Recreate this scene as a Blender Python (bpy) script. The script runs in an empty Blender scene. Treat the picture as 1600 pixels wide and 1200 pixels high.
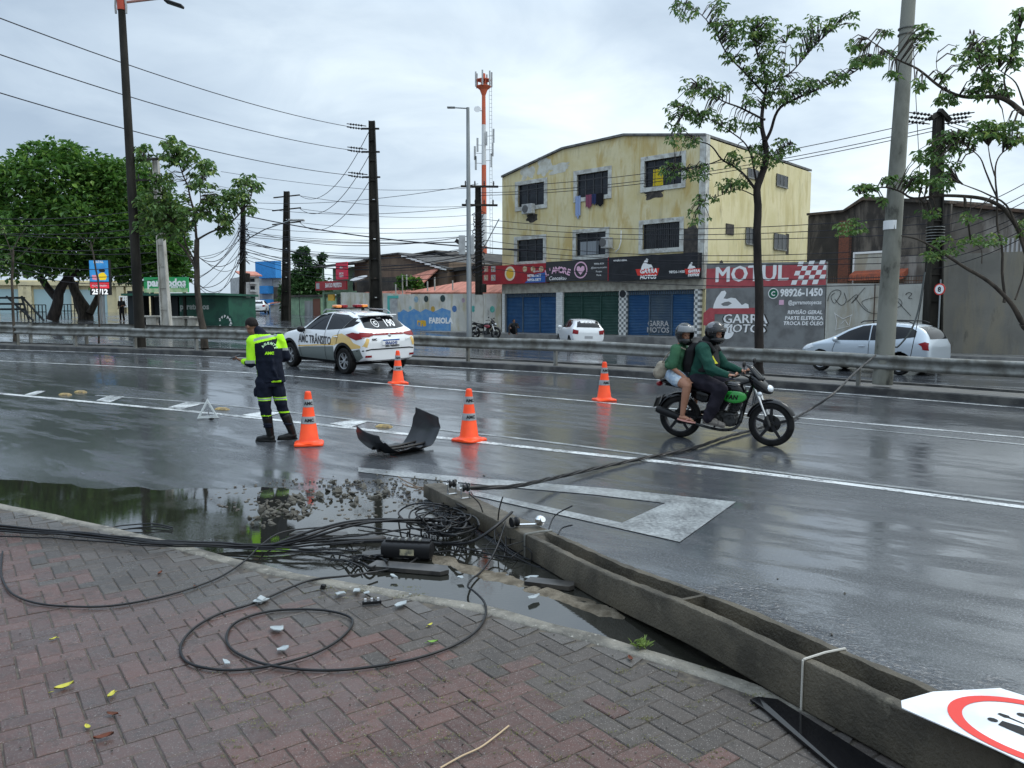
import bpy,bmesh,math,random
import numpy as np
from mathutils import Vector,Matrix,Quaternion,noise
from mathutils.bvhtree import BVHTree
RN=random.Random(11)
SC=bpy.context.scene
COL=SC.collection
rad=math.radians
F=1220.0;CZ=1.9;PIT=math.atan(110/F)
cam_d=bpy.data.cameras.new('camera');cam=bpy.data.objects.new('camera',cam_d);COL.objects.link(cam)
cam_d.sensor_width=36;cam_d.lens=F/1600*36;cam_d.clip_start=.05;cam_d.clip_end=3000
cam.location=(0,0,CZ);cam.rotation_euler=(rad(90)-PIT,0,0)
SC.camera=cam
SUN_EL,SUN_AZ=rad(52),rad(68)
w=bpy.data.worlds.new("World");SC.world=w;w.use_nodes=True
nt=w.node_tree;nt.nodes.clear();N=nt.nodes.new;L=nt.links.new
out=N('ShaderNodeOutputWorld');bg=N('ShaderNodeBackground');L(bg.outputs[0],out.inputs[0])
sky=N('ShaderNodeTexSky');sky.sky_type='NISHITA';sky.sun_disc=False
sky.sun_elevation=SUN_EL;sky.sun_rotation=SUN_AZ;sky.air_density=1.0;sky.dust_density=2.0
tc=N('ShaderNodeTexCoord')
sep=N('ShaderNodeSeparateXYZ');L(tc.outputs['Generated'],sep.inputs[0])
def wm(op,a,b=None,c=None):
 n=N('ShaderNodeMath');n.operation=op
 for i,v in enumerate((a,b,c)):
  if v is None:continue
  if isinstance(v,(int,float)):n.inputs[i].default_value=v
  else:L(v,n.inputs[i])
 return n.outputs[0]
zc=wm('MAXIMUM',sep.outputs[2],0.0);zz=wm('ADD',zc,.16)
cx=wm('DIVIDE',sep.outputs[0],zz);cy=wm('DIVIDE',sep.outputs[1],zz)
cmb=N('ShaderNodeCombineXYZ');L(cx,cmb.inputs[0]);L(cy,cmb.inputs[1])
def wnoise(scale,detail,rough,dist=0.0,off=0):
 n=N('ShaderNodeTexNoise');n.inputs['Scale'].default_value=scale;n.inputs['Detail'].default_value=detail
 n.inputs['Roughness'].default_value=rough;n.inputs['Distortion'].default_value=dist
 if off:
  m=N('ShaderNodeMapping');m.inputs[1].default_value=(off,off*.7,off*.3);L(cmb.outputs[0],m.inputs[0]);L(m.outputs[0],n.inputs[0])
 else:L(cmb.outputs[0],n.inputs[0])
 return n.outputs[0]
n1=wnoise(.5,5,.5,.8,3.0);n2=wnoise(1.9,7,.58,.5,9.0)
f1=wm('ADD',wm('MULTIPLY',n1,.80),wm('MULTIPLY',n2,.36))
azf=wm('MULTIPLY',sep.outputs[0],.26)
f2=wm('ADD',wm('SUBTRACT',f1,.05),azf)
ramp=N('ShaderNodeValToRGB');L(f2,ramp.inputs[0])
e=ramp.color_ramp.elements;e[0].position=.33;e[0].color=(.35,.44,.55,1);e[1].position=.70;e[1].color=(.80,.90,.95,1)
m_=e.new(.50);m_.color=(.52,.62,.72,1)
zen=N('ShaderNodeMapRange');L(sep.outputs[2],zen.inputs[0]);zen.inputs[1].default_value=.34;zen.inputs[2].default_value=.9
zen.inputs[3].default_value=1.0;zen.inputs[4].default_value=2.6
hor=N('ShaderNodeMapRange');L(sep.outputs[2],hor.inputs[0]);hor.inputs[1].default_value=0;hor.inputs[2].default_value=.2
hor.inputs[3].default_value=.42;hor.inputs[4].default_value=0
hm=N('ShaderNodeMix');hm.data_type='RGBA';L(hor.outputs[0],hm.inputs[0]);L(ramp.outputs[0],hm.inputs[6]);hm.inputs[7].default_value=(.64,.76,.84,1)
sk=N('ShaderNodeMix');sk.data_type='RGBA';sk.blend_type='ADD';sk.inputs[0].default_value=1
mulS=N('ShaderNodeVectorMath');mulS.operation='SCALE';L(sky.outputs[0],mulS.inputs[0]);mulS.inputs[3].default_value=.01
mulC=N('ShaderNodeVectorMath');mulC.operation='SCALE';L(hm.outputs[2],mulC.inputs[0]);L(zen.outputs[0],mulC.inputs[3])
L(mulC.outputs[0],sk.inputs[6]);L(mulS.outputs[0],sk.inputs[7]);L(sk.outputs[2],bg.inputs[0]);bg.inputs[1].default_value=1.0
sl=bpy.data.lights.new('sun','SUN');sl.energy=1.0;sl.angle=rad(18);sl.color=(1,.97,.92)
so=bpy.data.objects.new('sun',sl);COL.objects.link(so)
sd=Vector((math.sin(SUN_AZ)*math.cos(SUN_EL),math.cos(SUN_AZ)*math.cos(SUN_EL),math.sin(SUN_EL)))
so.rotation_euler=sd.to_track_quat('Z','Y').to_euler();so.location=sd*50
SC.view_settings.view_transform='Standard';SC.view_settings.look='None';SC.view_settings.exposure=0.26;SC.view_settings.gamma=1
SC.render.engine='CYCLES';SC.cycles.use_denoising=True;SC.cycles.max_bounces=6;SC.cycles.transparent_max_bounces=8
EDGE=[(-75,40),(-45,35.0),(-30,31.0),(-17.85,27.22),(-7.22,23.6),(.82,19.98),(5.63,16.85),(9.36,14.1),(13.5,10.6),(18,6.2),(24,-1),(34,-15)]
EA=np.array(EDGE,float)
def edge_dist(X,Y):
 """signed distance beyond the road's far edge line (positive on the median side)"""
 best=1e9;sg=1
 for i in range(len(EA)-1):
  ax,ay=EA[i];bx,by=EA[i+1];dx,dy=bx-ax,by-ay;l2=dx*dx+dy*dy
  t=max(0,min(1,((X-ax)*dx+(Y-ay)*dy)/l2));qx,qy=ax+t*dx,ay+t*dy
  d=math.hypot(X-qx,Y-qy)
  if d<best:best=d;sg=1 if dx*(Y-ay)-dy*(X-ax)>0 else-1
 return best*sg
def h1(Y):return.036*max(0.0,Y-9)
def h2(X,Y):
 z=.25-.03*(X-2);z=max(0.0,min(1.3,z))
 if X<2:z+=.02*min(70,max(0.0,Y-45))*min(1,(2-X)/10)
 return z
def sm(t):t=max(0,min(1,t));return t*t*(3-2*t)
def H(X,Y):
 d=edge_dist(X,Y)
 a=h1(Y)
 if d<1.6:return a
 k=sm((d-1.6)/4.0)
 return a*(1-k)+h2(X,Y)*k
CP,SP=math.cos(PIT),math.sin(PIT)
def ray(px,py):
 a=(px-800)/F;b=(600-py)/F
 return Vector((a,CP+SP*b,-SP+CP*b))
def P(px,py,Y):
 r=ray(px,py);t=Y/r.y;return Vector((r.x*t,Y,CZ+r.z*t))
def Z(px,py,z):
 r=ray(px,py);t=(z-CZ)/r.z;return Vector((r.x*t,r.y*t,z))
def G(px,py,dz=0.0):
 r=ray(px,py);t=.5
 while t<200:
  if CZ+r.z*t<=H(r.x*t,r.y*t)+dz:
   lo,hi=t-.15,t
   for _ in range(22):
    m=(lo+hi)/2
    if CZ+r.z*m<=H(r.x*m,r.y*m)+dz:hi=m
    else:lo=m
   return Vector((r.x*hi,r.y*hi,H(r.x*hi,r.y*hi)+dz))
  t+=.15
 return P(px,py,100)
class MB:
 def __init__(s):s.b=bmesh.new();s.mi=0;s.sm=False
 def _f(s,vs):
  try:f=s.b.faces.new(vs)
  except ValueError:return None
  f.material_index=s.mi;f.smooth=s.sm;return f
 def poly(s,pts):return s._f([s.b.verts.new(p)for p in pts])
 def box(s,c,size,rz=0,m=None,bevel=0):
  x,y,z=[v/2 for v in size];vs=[]
  R=m if m is not None else Matrix.Rotation(rz,3,'Z')
  for sx,sy,sz in((-1,-1,-1),(1,-1,-1),(1,1,-1),(-1,1,-1),(-1,-1,1),(1,-1,1),(1,1,1),(-1,1,1)):
   vs.append(s.b.verts.new(Vector(c)+R@Vector((sx*x,sy*y,sz*z))))
  fs=[s._f([vs[i]for i in q])for q in((0,3,2,1),(4,5,6,7),(0,1,5,4),(1,2,6,5),(2,3,7,6),(3,0,4,7))]
  if bevel:
   es={e for f in fs for e in f.edges}
   r=bmesh.ops.bevel(s.b,geom=list(es),offset=bevel,segments=2,affect='EDGES',profile=.5)
   for f in r['faces']:f.material_index=s.mi;f.smooth=s.sm
  return s
 def bx(s,a,b,**k):
  a=Vector(a);b=Vector(b);return s.box((a+b)/2,(abs(b.x-a.x),abs(b.y-a.y),abs(b.z-a.z)),**k)
 def prism(s,pts,d):
  d=Vector(d);A=[s.b.verts.new(p)for p in pts];B=[s.b.verts.new(Vector(p)+d)for p in pts]
  s._f(A[::-1]);s._f(B);n=len(A)
  for i in range(n):s._f([A[i],A[(i+1)%n],B[(i+1)%n],B[i]])
  return s
 def loft(s,secs,n=16,cap=True,pw=2.0):
  rings=[]
  for c,U,V in secs:
   c,U,V=Vector(c),Vector(U),Vector(V);r=[]
   for i in range(n):
    a=2*math.pi*i/n;ca,sa=math.cos(a),math.sin(a)
    if pw!=2:ca=math.copysign(abs(ca)**(2/pw),ca);sa=math.copysign(abs(sa)**(2/pw),sa)
    r.append(s.b.verts.new(c+U*ca+V*sa))
   rings.append(r)
  for a,b in zip(rings,rings[1:]):
   for i in range(n):s._f([a[i],a[(i+1)%n],b[(i+1)%n],b[i]])
  if cap:s._f(rings[0][::-1]);s._f(rings[-1])
  return s
 def cyl(s,p0,p1,r0,r1=None,n=12,cap=True):
  p0,p1=Vector(p0),Vector(p1);r1=r0 if r1 is None else r1
  d=(p1-p0).normalized();u=d.orthogonal().normalized();v=d.cross(u)
  return s.loft([(p0,u*r0,v*r0),(p1,u*r1,v*r1)],n,cap)
 def ell(s,c,r,n=14,m=None):
  c=Vector(c);r=(r,r,r)if isinstance(r,(int,float))else r;R=m or Matrix.Identity(3)
  rings=[];k=n//2
  for j in range(1,k):
   t=math.pi*j/k;rings.append([s.b.verts.new(c+R@Vector((r[0]*math.sin(t)*math.cos(2*math.pi*i/n),r[1]*math.sin(t)*math.sin(2*math.pi*i/n),-r[2]*math.cos(t))))for i in range(n)])
  a=s.b.verts.new(c+R@Vector((0,0,-r[2])));b=s.b.verts.new(c+R@Vector((0,0,r[2])))
  for i in range(n):
   s._f([a,rings[0][(i+1)%n],rings[0][i]]);s._f([b,rings[-1][i],rings[-1][(i+1)%n]])
  for x,y in zip(rings,rings[1:]):
   for i in range(n):s._f([x[i],x[(i+1)%n],y[(i+1)%n],y[i]])
  return s
 def cap(s,p0,p1,r0,r1=None,n=12):
  r1=r0 if r1 is None else r1;s.cyl(p0,p1,r0,r1,n);s.ell(p0,r0,n);s.ell(p1,r1,n);return s
 def limb(s,pts,rs,n=12):
  for i in range(len(pts)-1):s.cap(pts[i],pts[i+1],rs[i],rs[i+1],n)
  return s
 def tube(s,pts,r,n=6,cap=True):
  pts=[Vector(p)for p in pts];k=len(pts);rs=[r]*k if isinstance(r,(int,float))else r
  t0=(pts[1]-pts[0]).normalized();u=t0.orthogonal().normalized();secs=[]
  for i,p in enumerate(pts):
   t=(pts[min(i+1,k-1)]-pts[max(i-1,0)])
   t=t.normalized()if t.length>1e-9 else t0
   u=(u-t*u.dot(t))
   u=u.normalized()if u.length>1e-6 else t.orthogonal().normalized()
   v=t.cross(u);secs.append((p,u*rs[i],v*rs[i]))
  return s.loft(secs,n,cap)
 def lathe(s,prof,n=20,o=(0,0,0),m=None,cap=True):
  o=Vector(o);R=m or Matrix.Identity(3);rings=[]
  for r,z in prof:rings.append([s.b.verts.new(o+R@Vector((r*math.cos(2*math.pi*i/n),r*math.sin(2*math.pi*i/n),z)))for i in range(n)])
  for a,b in zip(rings,rings[1:]):
   for i in range(n):s._f([a[i],a[(i+1)%n],b[(i+1)%n],b[i]])
  if cap and prof[0][0]>1e-4:s._f(rings[0][::-1])
  if cap and prof[-1][0]>1e-4:s._f(rings[-1])
  return s
 def add(s,me,m=None):
  n0=len(s.b.verts);f0=len(s.b.faces);s.b.from_mesh(me);s.b.verts.ensure_lookup_table();s.b.faces.ensure_lookup_table()
  if m is not None:
   for v in s.b.verts[n0:]:v.co=m@v.co
  for f in s.b.faces[f0:]:f.material_index=s.mi
  return s
 def paint(s,fn):
  for f in s.b.faces:
   r=fn(f.calc_center_median(),f.normal)
   if r is not None:f.material_index=r
 def mesh(s,name='m',clean=False):
  if clean:bmesh.ops.remove_doubles(s.b,verts=s.b.verts,dist=1e-5)
  bmesh.ops.recalc_face_normals(s.b,faces=s.b.faces)
  me=bpy.data.meshes.new(name);s.b.to_mesh(me);s.b.free();return me
 def build(s,name,mats,parent=None,smooth=None,**k):
  return mk(name,s.mesh(name),mats,parent,smooth,**k)
def worg(o):
 p=Vector((0,0,0))
 while o is not None:p+=o.location;o=o.parent
 return p
WORLD=True
def mk(name,me,mats,parent=None,smooth=None,world=None,**k):
 me.name=name
 for m in(mats if isinstance(mats,(list,tuple))else[mats]):me.materials.append(m)
 if smooth is not None:
  me.polygons.foreach_set('use_smooth',[bool(smooth)]*len(me.polygons))
  if isinstance(smooth,(int,float))and smooth is not True and smooth>1:sharp(me,smooth)
 o=bpy.data.objects.new(name,me);COL.objects.link(o)
 world=WORLD if world is None else world
 if parent is not None:
  if world:me.transform(Matrix.Translation(-worg(parent)))
  o.parent=parent
 elif world and len(me.vertices):
  co=np.empty(len(me.vertices)*3);me.vertices.foreach_get('co',co);co=co.reshape(-1,3)
  c=Vector(((co[:,0].min()+co[:,0].max())/2,(co[:,1].min()+co[:,1].max())/2,co[:,2].min()))
  me.transform(Matrix.Translation(-c));o.location=c
 for a,b in k.items():o[a]=b
 return o
def sharp(me,ang):
 b=bmesh.new();b.from_mesh(me);a=rad(ang)
 for e_ in b.edges:
  if len(e_.link_faces)==2:e_.smooth=e_.calc_face_angle(0)<a
  else:e_.smooth=False
 b.to_mesh(me);b.free()
def thing(name,label,cat,loc=(0,0,0),rz=0,group=None):
 o=bpy.data.objects.new(name,None);COL.objects.link(o);o.location=loc;o.rotation_euler=(0,0,rz);o.empty_display_size=.1
 o['label']=label;o['category']=cat
 if group:o['group']=group
 return o
def tag(o,label,cat,group=None):
 o['label']=label;o['category']=cat
 if group:o['group']=group
 return o
def struct(o,kind='structure'):o['kind']=kind;return o
def dup(root,loc,rz=None,label=None,scale=None):
 def cp(o,par):
  c=o.copy();COL.objects.link(c)
  if par is not None:c.parent=par
  for ch in[x for x in bpy.data.objects if x.parent==o]:cp(ch,c)
  return c
 r=cp(root,None);r.location=loc
 if rz is not None:r.rotation_euler=(0,0,rz)
 if label:r['label']=label
 if scale:r.scale=(scale,)*3
 return r
def evald(me,mods):
 o=bpy.data.objects.new('tmp',me);COL.objects.link(o)
 for ty,props in mods:
  m=o.modifiers.new('m',ty)
  for a,b in props.items():setattr(m,a,b)
 dg=bpy.context.evaluated_depsgraph_get();r=bpy.data.meshes.new_from_object(o.evaluated_get(dg));bpy.data.objects.remove(o);return r
def remesh(mb,vox,it=4,fac=.5):
 me=mb.mesh('r');return evald(me,[('REMESH',dict(mode='VOXEL',voxel_size=vox)),('SMOOTH',dict(iterations=it,factor=fac))])
def folds(me,amp=.006,sc=(9,9,14)):
 me.calc_loop_triangles()if 0 else None
 for v in me.vertices:
  p=Vector((v.co.x*sc[0],v.co.y*sc[1],v.co.z*sc[2]));w_=noise.noise(p*.35)*2.2
  v.co+=v.normal*amp*(1-abs(math.sin((p.z+p.x*.8)*.9+w_*2))*1.6+.5*noise.noise(p))
 return me
def recolor(me,fn):
 for p in me.polygons:p.material_index=fn(p.center,p.normal)
_tc={}
def text(s,size=1.0,bold=0.0,shear=0.0,align='CENTER',depth=0.0,cond=1.0,res=2):
 """flat lettering mesh in local XZ plane facing -Y, centred on x, baseline z=0"""
 cu=bpy.data.curves.new('t','FONT');cu.body=s;cu.size=size;cu.offset=bold;cu.shear=shear;cu.align_x=align;cu.resolution_u=res;cu.extrude=depth
 o=bpy.data.objects.new('t',cu);COL.objects.link(o)
 dg=bpy.context.evaluated_depsgraph_get();me=bpy.data.meshes.new_from_object(o.evaluated_get(dg));bpy.data.objects.remove(o)
 me.transform(Matrix.Scale(cond,4,(1,0,0)));me.transform(Matrix.Rotation(rad(90),4,'X'));return me
def catm(pts,k=6):
 pts=[Vector(p)for p in pts];out_=[]
 for i in range(len(pts)-1):
  p0=pts[max(i-1,0)];p1=pts[i];p2=pts[i+1];p3=pts[min(i+2,len(pts)-1)]
  for j in range(k):
   t=j/k;out_.append(.5*((2*p1)+(p2-p0)*t+(2*p0-5*p1+4*p2-p3)*t*t+(3*p1-p0-3*p2+p3)*t**3))
 out_.append(pts[-1]);return out_
def newmat(name):
 m=bpy.data.materials.new(name);m.use_nodes=True;t=m.node_tree;return m,t,t.nodes['Principled BSDF']
def nd(t,ty,ins=None,**props):
 n=t.nodes.new(ty)
 for a,b in props.items():setattr(n,a,b)
 for a,b in(ins or{}).items():
  if isinstance(b,bpy.types.NodeSocket):t.links.new(b,n.inputs[a])
  else:n.inputs[a].default_value=b
 return n
def rgba(c):return(*c,1)if len(c)==3 else c
def coords(t,stretch=(1,1,1),off=(0,0,0),rot=(0,0,0),kind='Object'):
 c=nd(t,'ShaderNodeTexCoord');return nd(t,'ShaderNodeMapping',{0:c.outputs[kind],1:off,2:rot,3:stretch}).outputs[0]
def nz(t,vec,scale,detail=5,rough=.55,dist=0):
 return nd(t,'ShaderNodeTexNoise',{'Vector':vec,'Scale':scale,'Detail':detail,'Roughness':rough,'Distortion':dist}).outputs[0]
def rng(t,v,a,b,c=0,d=1):return nd(t,'ShaderNodeMapRange',{0:v,1:a,2:b,3:c,4:d}).outputs[0]
def mixc(t,f,a,b,mode='MIX'):
 n=nd(t,'ShaderNodeMix',data_type='RGBA',blend_type=mode)
 for i,v in((0,f),(6,a),(7,b)):
  if isinstance(v,bpy.types.NodeSocket):t.links.new(v,n.inputs[i])
  else:n.inputs[i].default_value=v if i==0 else rgba(v)
 return n.outputs[2]
def M(name,c,c2=None,sc=3,lo=.42,hi=.62,rough=.6,rough2=None,metal=0,bump=0,bsc=None,stretch=(1,1,1),spec=None,coat=0,detail=6,c3=None,sc3=12,lo3=.55,hi3=.7,attr=None,emit=None,bdist=.02):
 m,t,b=newmat(name);v=coords(t,stretch);col=rgba(c);k=b.inputs
 if spec is None:spec=.5 if rough<.35 else(.3 if rough<.6 else.15)
 if attr:col=nd(t,'ShaderNodeVertexColor',layer_name=attr).outputs[0]
 if c2 is not None:
  n=nz(t,v,sc,detail);f=rng(t,n,lo,hi);col=mixc(t,f,col,c2)
  if rough2 is not None:t.links.new(rng(t,n,lo,hi,rough,rough2),k['Roughness'])
 if c3 is not None:col=mixc(t,rng(t,nz(t,v,sc3,8,.65),lo3,hi3),col,c3)
 if isinstance(col,bpy.types.NodeSocket):t.links.new(col,k['Base Color'])
 else:k['Base Color'].default_value=col
 if rough2 is None or c2 is None:k['Roughness'].default_value=rough
 k['Metallic'].default_value=metal;k['Specular IOR Level'].default_value=spec;k['Coat Weight'].default_value=coat;k['Coat Roughness'].default_value=.05
 if bump:
  bn=nd(t,'ShaderNodeBump',{'Strength':bump,'Distance':bdist,'Height':nz(t,coords(t,stretch),bsc or sc*4,6,.6)})
  t.links.new(bn.outputs[0],k['Normal'])
 if emit:k['Emission Color'].default_value=rgba(c);k['Emission Strength'].default_value=emit
 return m
def road_mat(name,base,base2,r0,r1,bs,warp=.12):
 m,t,b=newmat(name);ra=rad(-34)
 v=coords(t,(1,1,1),rot=(0,0,-ra));vs=nd(t,'ShaderNodeMapping',{0:v,3:(.30,1.25,1)}).outputs[0];vl=nd(t,'ShaderNodeMapping',{0:v,3:(.5,1,1)}).outputs[0]
 big=nz(t,vs,.5,4,.55,.5);mid=nz(t,vs,2.6,7,.7,.4);fine=nz(t,v,60,5,.75);grit=nz(t,vl,20,6,.75)
 wet=rng(t,mixv(t,big,mid,.55),.38,.53)
 col=mixc(t,rng(t,mid,.35,.7),base,base2);col=mixc(t,rng(t,fine,.50,.70),col,tuple(x*2.4 for x in base2))
 t.links.new(col,b.inputs['Base Color']);t.links.new(rng(t,wet,0,1,r1,r0),b.inputs['Roughness']);t.links.new(rng(t,wet,0,1,.3,1.0),b.inputs['Specular IOR Level'])
 bn=nd(t,'ShaderNodeBump',{'Strength':rng(t,wet,0,1,bs,bs*.11),'Distance':.012,'Height':mixv(t,grit,fine,.45)})
 rip=nd(t,'ShaderNodeBump',{'Strength':warp,'Distance':.012,'Height':mid,'Normal':bn.outputs[0]})
 vo=coords(t);sx=nd(t,'ShaderNodeSeparateXYZ',{0:vo});wm_=lambda op,a_,b_:nd(t,'ShaderNodeMath',{0:a_,1:b_},operation=op).outputs[0]
 sd_=wm_('ADD',wm_('MULTIPLY',sx.outputs[0],.8912),wm_('MULTIPLY',sx.outputs[1],.4535));al=wm_('SUBTRACT',wm_('MULTIPLY',sx.outputs[0],.4535),wm_('MULTIPLY',sx.outputs[1],.8912))
 zone=wm_('MULTIPLY',rng(t,sd_,5.0,3.4),rng(t,al,-4.9,-3.9));msk=rng(t,wm_('ADD',zone,nz(t,vo,3.5,5,.6)),1.12,1.32)
 r2=nd(t,'ShaderNodeBump',{'Strength':wm_('MULTIPLY',msk,.9),'Distance':.035,'Height':nz(t,nd(t,'ShaderNodeMapping',{0:v,3:(1,1.7,1)}).outputs[0],15,4,.6,1.0),'Normal':rip.outputs[0]})
 rl=b.inputs['Roughness'].links[0].from_socket;t.links.new(mixv(t,rl,rng(t,msk,0,1,.05,.03),msk),b.inputs['Roughness'])
 t.links.new(r2.outputs[0],b.inputs['Normal'])
 return m
def mixv(t,a,b,f):
 n=nd(t,'ShaderNodeMix',{0:f});t.links.new(a,n.inputs[2]);t.links.new(b,n.inputs[3]);return n.outputs[0]
m_road=road_mat('wet_asphalt',(.032,.035,.039),(.062,.066,.072),.055,.34,.8)
def paint_mat(name,c,thr=(.46,.58)):
 m,t,b=newmat(name);v=coords(t);n=nz(t,v,26,8,.7);n2=nz(t,v,2.5,4)
 f=rng(t,mixv(t,n,n2,.4),thr[0],thr[1])
 t.links.new(mixc(t,f,c,(.10,.105,.11)),b.inputs['Base Color']);b.inputs['Roughness'].default_value=.28
 bn=nd(t,'ShaderNodeBump',{'Strength':.3,'Distance':.004,'Height':nz(t,v,90,4)});t.links.new(bn.outputs[0],b.inputs['Normal']);return m
m_line=paint_mat('road_paint',(.60,.62,.62));m_line_worn=paint_mat('worn_road_paint',(.36,.38,.38),(.38,.58))
def water_mat():
 m,t,b=newmat('puddle_water');v=coords(t);b.inputs['Base Color'].default_value=(.016,.016,.013,1);b.inputs['Roughness'].default_value=.015
 b.inputs['Specular IOR Level'].default_value=1.0;b.inputs['IOR'].default_value=1.65
 msk=rng(t,nz(t,v,.9,3),.5,.62)
 h=nz(t,nd(t,'ShaderNodeMapping',{0:v,3:(1,2.2,1)}).outputs[0],22,3,.5)
 bn=nd(t,'ShaderNodeBump',{'Strength':rng(t,msk,0,1,.015,.10),'Distance':.01,'Height':h});t.links.new(bn.outputs[0],b.inputs['Normal']);return m
m_water=water_mat()
m_conc=M('concrete',(.22,.21,.19),(.13,.125,.11),4,rough=.75,bump=.3,bsc=30,c3=(.32,.31,.28),sc3=9)
m_kerb=M('kerb_concrete',(.20,.185,.155),(.095,.088,.075),5,rough=.5,bump=.8,bsc=40,c3=(.34,.32,.28),sc3=30,lo3=.58,hi3=.68)
m_median=M('median_wet_soil_concrete',(.05,.048,.045),(.10,.095,.085),2.5,rough=.35,rough2=.7,bump=.5,bsc=18)
m_medkerb=M('median_kerb',(.035,.035,.036),(.09,.088,.082),3,rough=.35,rough2=.6,bump=.4,bsc=20)
m_farpave=M('far_pavement',(.20,.195,.185),(.10,.098,.095),1.2,rough=.3,rough2=.6,bump=.3,bsc=12)
m_galv=M('galvanised_steel',(.21,.215,.205),(.12,.118,.105),3.5,rough=.5,rough2=.7,metal=.3,bump=.15,bsc=14,c3=(.10,.09,.07),sc3=7,lo3=.6,hi3=.75,stretch=(1,1,.6))
m_black=M('black_rubber',(.006,.006,.006),rough=.5,spec=.2)
m_cable=M('cable_sheath',(.004,.004,.005),(.010,.010,.011),6,rough=.42,spec=.3)
m_wire=M('overhead_wire',(.025,.025,.03),rough=.6)
m_dkpole=M('dark_weathered_concrete',(.014,.013,.011),(.034,.031,.026),2,rough=.7,bump=.3,bsc=20,stretch=(1,1,.3))
m_pole=M('pole_concrete',(.23,.23,.20),(.13,.13,.11),2.2,rough=.75,bump=.25,bsc=22,stretch=(1,1,.45),c3=(.035,.035,.032),sc3=2.2,lo3=.56,hi3=.66)
m_ltpole=M('pale_pole_concrete',(.42,.41,.38),(.27,.26,.23),2,rough=.8,stretch=(1,1,.4),c3=(.12,.11,.1),sc3=5,lo3=.62,hi3=.72)
m_steel=M('lamp_post_steel',(.30,.32,.33),(.2,.21,.21),1.5,rough=.4,metal=.5,stretch=(1,1,.2))
m_white=M('white_paint',(.74,.74,.72),(.6,.6,.58),4,rough=.45)
m_chrome=M('chrome',(.7,.7,.7),rough=.15,metal=1)
m_glass=M('dark_glass',(.004,.005,.007),rough=.06,spec=.35)
m_plastic=M('black_plastic',(.008,.008,.009),(.014,.014,.015),8,rough=.42,spec=.25)
m_orange=M('cone_orange',(.95,.085,.018),(.85,.065,.014),5,rough=.38,c3=(.35,.05,.02),sc3=9,lo3=.64,hi3=.74)
m_bark=M('bark',(.075,.062,.05),(.035,.03,.026),7,rough=.85,bump=.5,bsc=30,stretch=(1,1,.3))
m_barkd=M('dark_wet_bark',(.035,.028,.025),(.018,.015,.014),7,rough=.6,bump=.5,bsc=30,stretch=(1,1,.3))
def leaf_mat(name,a,b_,c):
 m,t,b=newmat(name);at=nd(t,'ShaderNodeVertexColor',layer_name='tint');s=nd(t,'ShaderNodeSeparateColor',{0:at.outputs[0]})
 col=mixc(t,s.outputs[0],a,b_);col=mixc(t,rng(t,s.outputs[1],.82,.95),col,c)
 t.links.new(col,b.inputs['Base Color']);b.inputs['Roughness'].default_value=.42;b.inputs['Specular IOR Level'].default_value=.35
 tr=nd(t,'ShaderNodeBsdfTranslucent');t.links.new(col,tr.inputs[0]);mx=nd(t,'ShaderNodeMixShader',{0:.3});t.links.new(b.outputs[0],mx.inputs[1]);t.links.new(tr.outputs[0],mx.inputs[2])
 t.links.new(mx.outputs[0],t.nodes['Material Output'].inputs[0]);return m
m_leafyoung=leaf_mat('young_tree_leaves',(.050,.115,.032),(.13,.225,.055),(.25,.33,.08))
m_leaffig=leaf_mat('fig_tree_leaves',(.032,.095,.018),(.10,.21,.035),(.18,.30,.05))
m_leafdk=leaf_mat('dark_leaves',(.025,.065,.022),(.06,.13,.04),(.09,.17,.05))
def axis(segs):
 r=[]
 for a,b,s in segs:
  n=max(1,round((b-a)/s));r+=[a+(b-a)*i/n for i in range(n)]
 return r+[segs[-1][1]]
xs=axis([(-600,-120,80),(-120,-50,7),(-50,-20,1.5),(-20,20,.6),(20,50,2),(50,120,10),(120,600,80)])
ys=axis([(-60,0,10),(0,32,.6),(32,70,1.5),(70,130,6),(130,1200,100)])
vs=[(x,y,H(x,y))for y in ys for x in xs];nx=len(xs)
fs=[(j*nx+i,j*nx+i+1,(j+1)*nx+i+1,(j+1)*nx+i)for j in range(len(ys)-1)for i in range(nx-1)]
me=bpy.data.meshes.new('road');me.from_pydata(vs,[],fs);struct(mk('road',me,m_road,smooth=True,world=False))
def resample(pts,step):
 out_=[Vector(pts[0][:2])]
 for a,b in zip(pts,pts[1:]):
  a,b=Vector(a[:2]),Vector(b[:2]);n=max(1,int((b-a).length/step))
  out_+=[a.lerp(b,(i+1)/n)for i in range(n)]
 return out_
def offs(pts,d):
 r=[]
 for i,p in enumerate(pts):
  t=(pts[min(i+1,len(pts)-1)]-pts[max(i-1,0)]).normalized();r.append(p+Vector((-t.y,t.x))*d)
 return r
def strip(name,pts,w,mat,dz=.004,mb=None):
 own=mb is None;mb=mb or MB();c=resample(pts,.5);a=offs(c,w/2);b=offs(c,-w/2)
 A=[mb.b.verts.new((p.x,p.y,H(p.x,p.y)+dz))for p in a];B=[mb.b.verts.new((p.x,p.y,H(p.x,p.y)+dz))for p in b]
 for i in range(len(c)-1):mb._f([B[i],B[i+1],A[i+1],A[i]])
 if own:return struct(mb.build(name,mat))
def gp(l,dz=0):return[G(*q,dz)for q in l]
edge_s=catm([(x,y,0)for x,y in EDGE],6);edge_s=resample(edge_s,.6)
strip('edge_line',edge_s,.12,m_line)
strip('lane_line',catm(gp([(-60,562),(0,564),(300,578),(460,588),(850,621),(1028,637),(1239,652),(1600,684),(1700,694)]),4),.10,m_line)
strip('double_lane_line',catm(gp([(1100,645),(1239,660),(1600,695),(1700,706)]),4),.09,m_line_worn)
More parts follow.
